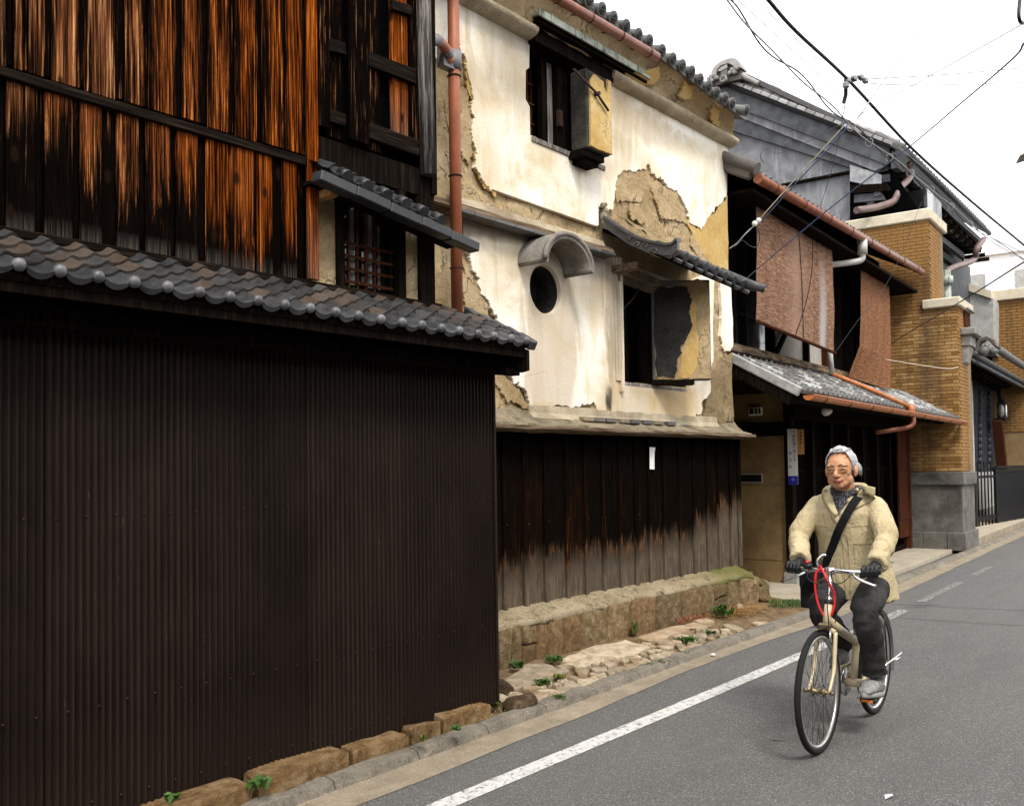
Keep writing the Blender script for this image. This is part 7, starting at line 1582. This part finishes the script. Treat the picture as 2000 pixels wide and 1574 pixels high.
# shoes, toes towards the viewer on the pedals
for s in (-1, 1):
    o = PD[s] + Vector((.0, 0, .013)); tw_d = Vector((-.99, -.05 * 1 + .10 * -s * -1 * .6, 0)).normalized(); sd2 = UPZ.cross(tw_d); tilt = radians(-8 if s > 0 else 6)
    up2 = (UPZ * cos(tilt) + tw_d * sin(tilt)); fd_ = (tw_d * cos(tilt) - UPZ * sin(tilt)); SMx = basis(o, fd_, sd2, up2)
    so_ = MB(); n = 20; out = []
    for k in range(n): a = 2 * pi * k / n; x = cos(a); w_ = .050 if x > 0 else .040; out.append((-.045 + .145 * x, w_ * sin(a) * (1 - .1 * x)))
    so_.add([(x, y, 0) for x, y in out] + [(x * 1.01 + .0, y * 1.04, .014) for x, y in out] + [(x, y, .028) for x, y in out], [(i, (i + 1) % n, n + (i + 1) % n, n + i) for i in range(n)] + [(n + i, n + (i + 1) % n, 2 * n + (i + 1) % n, 2 * n + i) for i in range(n)] + [tuple(range(n - 1, -1, -1)), tuple(range(2 * n, 3 * n))], True)
    up_s = MB(); loft(up_s, [((-.185, 0, .05), (0, 1, 0), (0, 0, 1), .022, .034), ((-.16, 0, .06), (0, 1, 0), (0, 0, 1), .035, .046), ((-.10, 0, .068), (0, 1, 0), (0, 0, 1), .038, .052), ((-.04, 0, .058), (0, 1, 0), (0, 0, 1), .042, .044), ((.03, 0, .045), (0, 1, 0), (0, 0, 1), .046, .033), ((.075, 0, .037), (0, 1, 0), (0, 0, 1), .040, .024), ((.096, 0, .032), (0, 1, 0), (0, 0, 1), .02, .014)], 20); up_s.tube([(-.12, 0, .07), (-.115, 0, .125)], [.045, .043], 16)
    sh_ = remesh(up_s, .005, 3, 'shoe', 'sneaker', man, SMx); so_.build('sole', 'sole', sh_, SMx)
    for k in range(5): x = -.065 + k * .021; z = .105 - k * .0125; MB().tube([(x, -.028, z - .018), (x + .004, 0, z + .0), (x, .028, z - .018)], .0032, 6).build('lace', 'lace', sh_, SMx)
# shoulder bag: strap across the chest, bag on his right hip
bag = MB().box((5.66, 2.375, .70), (5.90, 2.455, .93)).build('shoulder_bag', 'strap', None, bevel=.02, bseg=3); tag(bag, 'black shoulder bag hanging at the right hip of the cyclist', 'bag')
MB().box((5.655, 2.372, .82), (5.905, 2.46, .935)).build('bag_flap', 'strap', bag, bevel=.018)
ys = [(2.045, 1.43), (2.06, 1.385), (2.10, 1.30), (2.155, 1.20), (2.21, 1.10), (2.265, 1.0), (2.30, .93)]
C_ = [Vector((5.80, 2.03, 1.36)), Vector((5.735, 2.035, 1.445))] + [onj(y, z, .030 if z > 1.15 else .012) for y, z in ys[1:]] + [Vector((5.60, 2.36, .90)), Vector((5.68, 2.41, .90))]
C_ = bez(C_, 4); wv = []
for i, p in enumerate(C_):
    t = (C_[min(i + 1, len(C_) - 1)] - C_[max(i - 1, 0)]).normalized(); nn = Vector((-1, -.25, .15)); sdv = t.cross(nn).normalized(); nn = sdv.cross(t).normalized(); wv += [p + sdv * .024, p - sdv * .024, p - sdv * .024 - nn * .004, p + sdv * .024 - nn * .004]
MB().add(wv, [(4 * i + j, 4 * i + (j + 1) % 4, 4 * i + 4 + (j + 1) % 4, 4 * i + 4 + j) for i in range(len(C_) - 1) for j in range(4)]).build('strap', 'strap', bag)
# ================================================================== SMALL THINGS
pp = W.Y(1272.5, 895, YB - .03); pm = wallm(I4, pp.y); pw_, ph_ = .048, .105
ppo = MB().grid(lambda u, v: ((u - .5) * 2 * pw_ , (v - .5) * 2 * ph_, .004 * sin(u * 3) + .012 * (u * v) ** 6), 6, 8).build('paper_note', 'paper', None, pm @ T(pp.x, pp.z, .003) @ RZ(-1.5)); tag(ppo, 'small sheet of white paper pinned to the charred boards', 'paper note')
scp = MB().add([(-.04, 0, .002), (.01, -.022, .012), (.045, .0, .004), (.005, .02, .006)], [(0, 1, 2, 3)]).build('paper_scrap', 'paper', None, T(W.Z(1735, 1556, .004))); tag(scp, 'scrap of white paper lying on the asphalt at the bottom edge', 'litter')
sc2_ = MB().box((-.02, -.015, 0), (.02, .015, .015)).build('paper_scrap', 'paper', None, T(W.Z(940 + 1372 / 3.03, 1080 + 605 / 3.03, .012)), bevel=.004); tag(sc2_, 'tiny white scrap at the foot of the kerb stones', 'litter')
def leafmat(name, lo, hi):
    a = Mat(name, .6, .25); v = a.vec('O', rnd=4); n = a.noise(v, 18, 4, .6); M[name] = a.fin(a.ramp(n, (.3, lo), (.7, hi)))
leafmat('weed_green', (.02, .05, .008), (.065, .13, .022)); leafmat('weed_yellow', (.06, .075, .014), (.14, .15, .03)); leafmat('dry_straw', (.24, .12, .035), (.42, .24, .09)); leafmat('dry_leaf', (.14, .045, .02), (.30, .11, .05)); leafmat('moss', (.025, .03, .007), (.07, .075, .018))
def tuft(label, px, py, z, r, h, n, mat, wide=.02, grp='weeds sprouting along the wall foot', cat='weed', seed=0, Y=None, name='weed_tuft'):
    rn = random.Random(seed); p = (z1(px, py) - Vector((0, 0, .012)) if z < .1 else W.Z(px, py, z)); b = MB()
    for k in range(n):
        a = rn.uniform(0, 2 * pi); L = h * rn.uniform(.6, 1.2); o = Vector((rn.gauss(0, r * .35), rn.gauss(0, r * .35), 0)); d = Vector((cos(a), sin(a), 0)); sd = Vector((-sin(a), cos(a), 0)) * wide * rn.uniform(.6, 1.2); le = r * rn.uniform(.3, .9)
        q = [o, o + d * le * .5 + Vector((0, 0, L * .7)), o + d * le + Vector((0, 0, L * rn.uniform(.5, 1)))]
        b.add([q[0] - sd * .2, q[0] + sd * .2, q[1] + sd, q[1] - sd, q[2]], [(0, 1, 2, 3), (3, 2, 4)])
    return tag(b.build(name, mat, None, T(p)), label, cat, grp)
def q1(x, y): return 940 + x / 3.03, 1080 + y / 3.03
def q2(x, y): return 280 + x / 2.778, 1300 + y / 2.778
Wd = [('bright green weed clump at the plinth below the mossy end', q1(1425, 362), .06, .13, .15, 60, 'weed_green', .02), ('green weed in the cracked paving nearest the kerb middle', q1(1215, 512), .09, .11, .05, 60, 'weed_green', .016), ('small green weed between paving slabs beside the dark wall corner', q1(365, 770), .09, .09, .06, 40, 'weed_green', .016),
      ('pale green weed beside the pink paving stone', q1(460, 735), .09, .07, .05, 30, 'weed_yellow', .015), ('weed growing against the first rough plinth stones', q1(205, 672), .06, .09, .08, 36, 'weed_green', .016), ('weed running along the plinth foot beside the thin slab', q1(425, 630), .06, .11, .06, 44, 'weed_green', .016),
      ('yellow leaved sprout against the middle plinth stone', q1(903, 470), .08, .05, .14, 26, 'weed_yellow', .018), ('weed in the joint between small round slabs', q1(990, 655), .09, .07, .03, 34, 'weed_green', .014), ('weed patch at the end of the paving towards the doorway', q1(1358, 470), .09, .08, .04, 36, 'weed_green', .014), ('weed low on the kerb inner edge', q1(1195, 588), .08, .07, .03, 30, 'weed_green', .014),
      ('weed beside the large kerb-side slab', q1(1060, 636), .08, .09, .03, 34, 'weed_yellow', .014), ('weed close to the kerb near the pink stone', q1(460, 855), .08, .06, .05, 26, 'weed_green', .014), ('weed under the end of the brown sheets', q1(90, 905), .09, .06, .06, 24, 'weed_yellow', .016),
      ('broad leaved weed between two orange granite blocks', q2(620, 660), .13, .07, .07, 16, 'weed_green', .03), ('light green rosette at the lower left foot of the brown sheets', q2(148, 735), .15, .06, .05, 10, 'weed_green', .032), ('small weed between the grey and tan granite blocks', q2(1695, 348), .12, .05, .04, 18, 'weed_green', .02), ('tiny weed before the second granite block', q2(860, 640), .09, .05, .02, 14, 'weed_green', .016), ('weed at the joint before the grey granite block', q2(1520, 408), .11, .04, .05, 16, 'weed_yellow', .016)]
for i, (lab, (px, py), z, r, h, n, mt_, wd_) in enumerate(Wd): tuft(lab, px, py, z, r * .75, h * .8, int(n * 1.5), mt_, wd_ * .62, seed=i)
rn = random.Random(9)
# strip of short grass before the earth wall, needle litter, dead stalks, moss in the joints
g = MB()
for k in range(900):
    p = z1(*q1(rn.uniform(1700, 1990), rn.uniform(268, 312))) - Vector((0, 0, .02)); a = rn.uniform(0, 6.3); h = rn.uniform(.01, .035); s = .006; g.add([p + Vector((s * cos(a), s * sin(a), 0)), p - Vector((s * cos(a), s * sin(a), 0)), p + Vector((rn.gauss(0, .02), rn.gauss(0, .02), h))], [(0, 1, 2)])
tag(g.build('grass', 'weed_green'), kind='stuff')
g = MB()
for k in range(1500):
    x = rn.gauss(1530, 90); y = rn.gauss(335 - (x - 1530) * .12, 17)
    if not 1300 < x < 1780: continue
    p = z1(*q1(x, y)) + Vector((0, 0, rn.uniform(-.015, .01))); a = rn.uniform(0, 6.3); L = rn.uniform(.02, .05); w_ = .003; d = Vector((cos(a), sin(a), rn.uniform(-.1, .3))) * L; sd = Vector((-sin(a), cos(a), 0)) * w_; g.add([p - sd, p + sd, p + d + sd, p + d - sd], [(0, 1, 2, 3)])
tag(g.build('pine_litter', 'dry_straw'), kind='stuff')
g = MB()
for k in range(700):
    t = rn.random(); x = 1160 + t * 170 + rn.gauss(0, 12); y = 408 - t * 34 + rn.gauss(0, 5); p = z1(*q1(x, y)) + Vector((0, 0, rn.uniform(-.01, .02))); a = rn.uniform(0, 6.3); s = rn.uniform(.006, .014); g.add([p, p + Vector((s * cos(a), s * sin(a), s * .6)), p + Vector((s * cos(a + 1), s * sin(a + 1), s))], [(0, 1, 2)])
tag(g.build('dead_foliage', 'dry_leaf'), kind='stuff')
g = MB()   # moss and crumbs in the paving joints
for k in range(2600):
    x = rn.uniform(4.5, 8.2); y = at_x(KB, x) + .10 + abs(rn.gauss(0, .22)); 
    if y > 4.58 or noise.noise((x * 5, y * 5, 3)) < .05: continue
    a = rn.uniform(0, 6.3); s = rn.uniform(.006, .016); z = .045 + .085 * min(1, max(0, (y - at_x(KB, x) - .1) / .55)) + rn.uniform(-.012, .006); g.add([(x, y, z), (x + s * cos(a), y + s * sin(a), z + s * .4), (x + s * cos(a + 1.2), y + s * sin(a + 1.2), z + s * .5)], [(0, 1, 2)])
tag(g.build('moss', 'moss'), kind='stuff')
g = MB()
for k in range(420):
    x = rn.uniform(1, 9); y = at_x(KB, x) - abs(rn.gauss(0, .06)) - .005 if rn.random() < .5 else at_x(KB, x) + .1 + abs(rn.gauss(0, .05)); z = .012 if y < at_x(KB, x) else .07; s = rn.uniform(.004, .013); a = rn.uniform(0, 6.3)
    g.add([(x, y, z), (x + s, y + s * .3, z + .003), (x + s * .7, y + s, z), (x + s * .4, y + s * .5, z + s * .7)], [(0, 1, 3), (1, 2, 3), (2, 0, 3)])
tag(g.build('grit', 'flagstone'), kind='stuff')
for i, (px, py, lab) in enumerate(((605, 1470, 'cluster of dry brown stalks at the foot of the brown sheets'), (690, 1425, 'low dead stalk beside the orange granite blocks'), (760, 1422, 'dead twigs lying by the third granite block'))):
    b = MB(); p = W.Z(px, py, .13)
    for k in range(9): a = rn.uniform(0, 6.3); L = rn.uniform(.04, .12); q = Vector((rn.gauss(0, .04), rn.gauss(0, .015), 0)); b.tube([q, q + Vector((.02 * cos(a), .02 * sin(a), L * .6)), q + Vector((.05 * cos(a), .03 * sin(a), L * (.9 if i == 0 else .4)))], .0022, 4)
    tag(b.build('dead_stalk', 'dry_straw', None, T(p)), lab, 'weed', 'weeds sprouting along the wall foot')
def rock(name, label, p, r, mat, seed):
    b = MB().ball((0, 0, 0), r, 14, 9); o = [Vector(v) for v in b.v]; b.v = [tuple(v + Vector(noise.noise_vector(v * 9 + Vector((seed, 0, 0)))) * min(r) * .45) for v in o]
    return tag(b.build(name, mat, None, T(p)), label, 'rock')
rock('rough_stone', 'dark brown rough stone lying under the corner of the brown sheets', W.Z(*q1(240, 890), .07), (.16, .09, .065), 'boulder', 1)
rock('rough_stone', 'smaller dark stone wedged beneath the thin paving slab', W.Z(*q1(125, 815), .08), (.10, .10, .07), 'boulder', 2); rock('rough_stone', 'pale pebble leaning at the right end of the plinth', z1(*q1(1528, 325)), (.05, .035, .05), 'flagstone', 3)
rock('rough_stone', 'brown cobble beyond the mossy end of the plinth', z1(*q1(1670, 262)), (.11, .08, .04), 'rubble', 4); rock('rough_stone', 'grey boulder closing the right end of the plinth', z1(*q1(1632, 240)) + Vector((0, 0, .04)), (.14, .12, .13), 'rubble', 5)
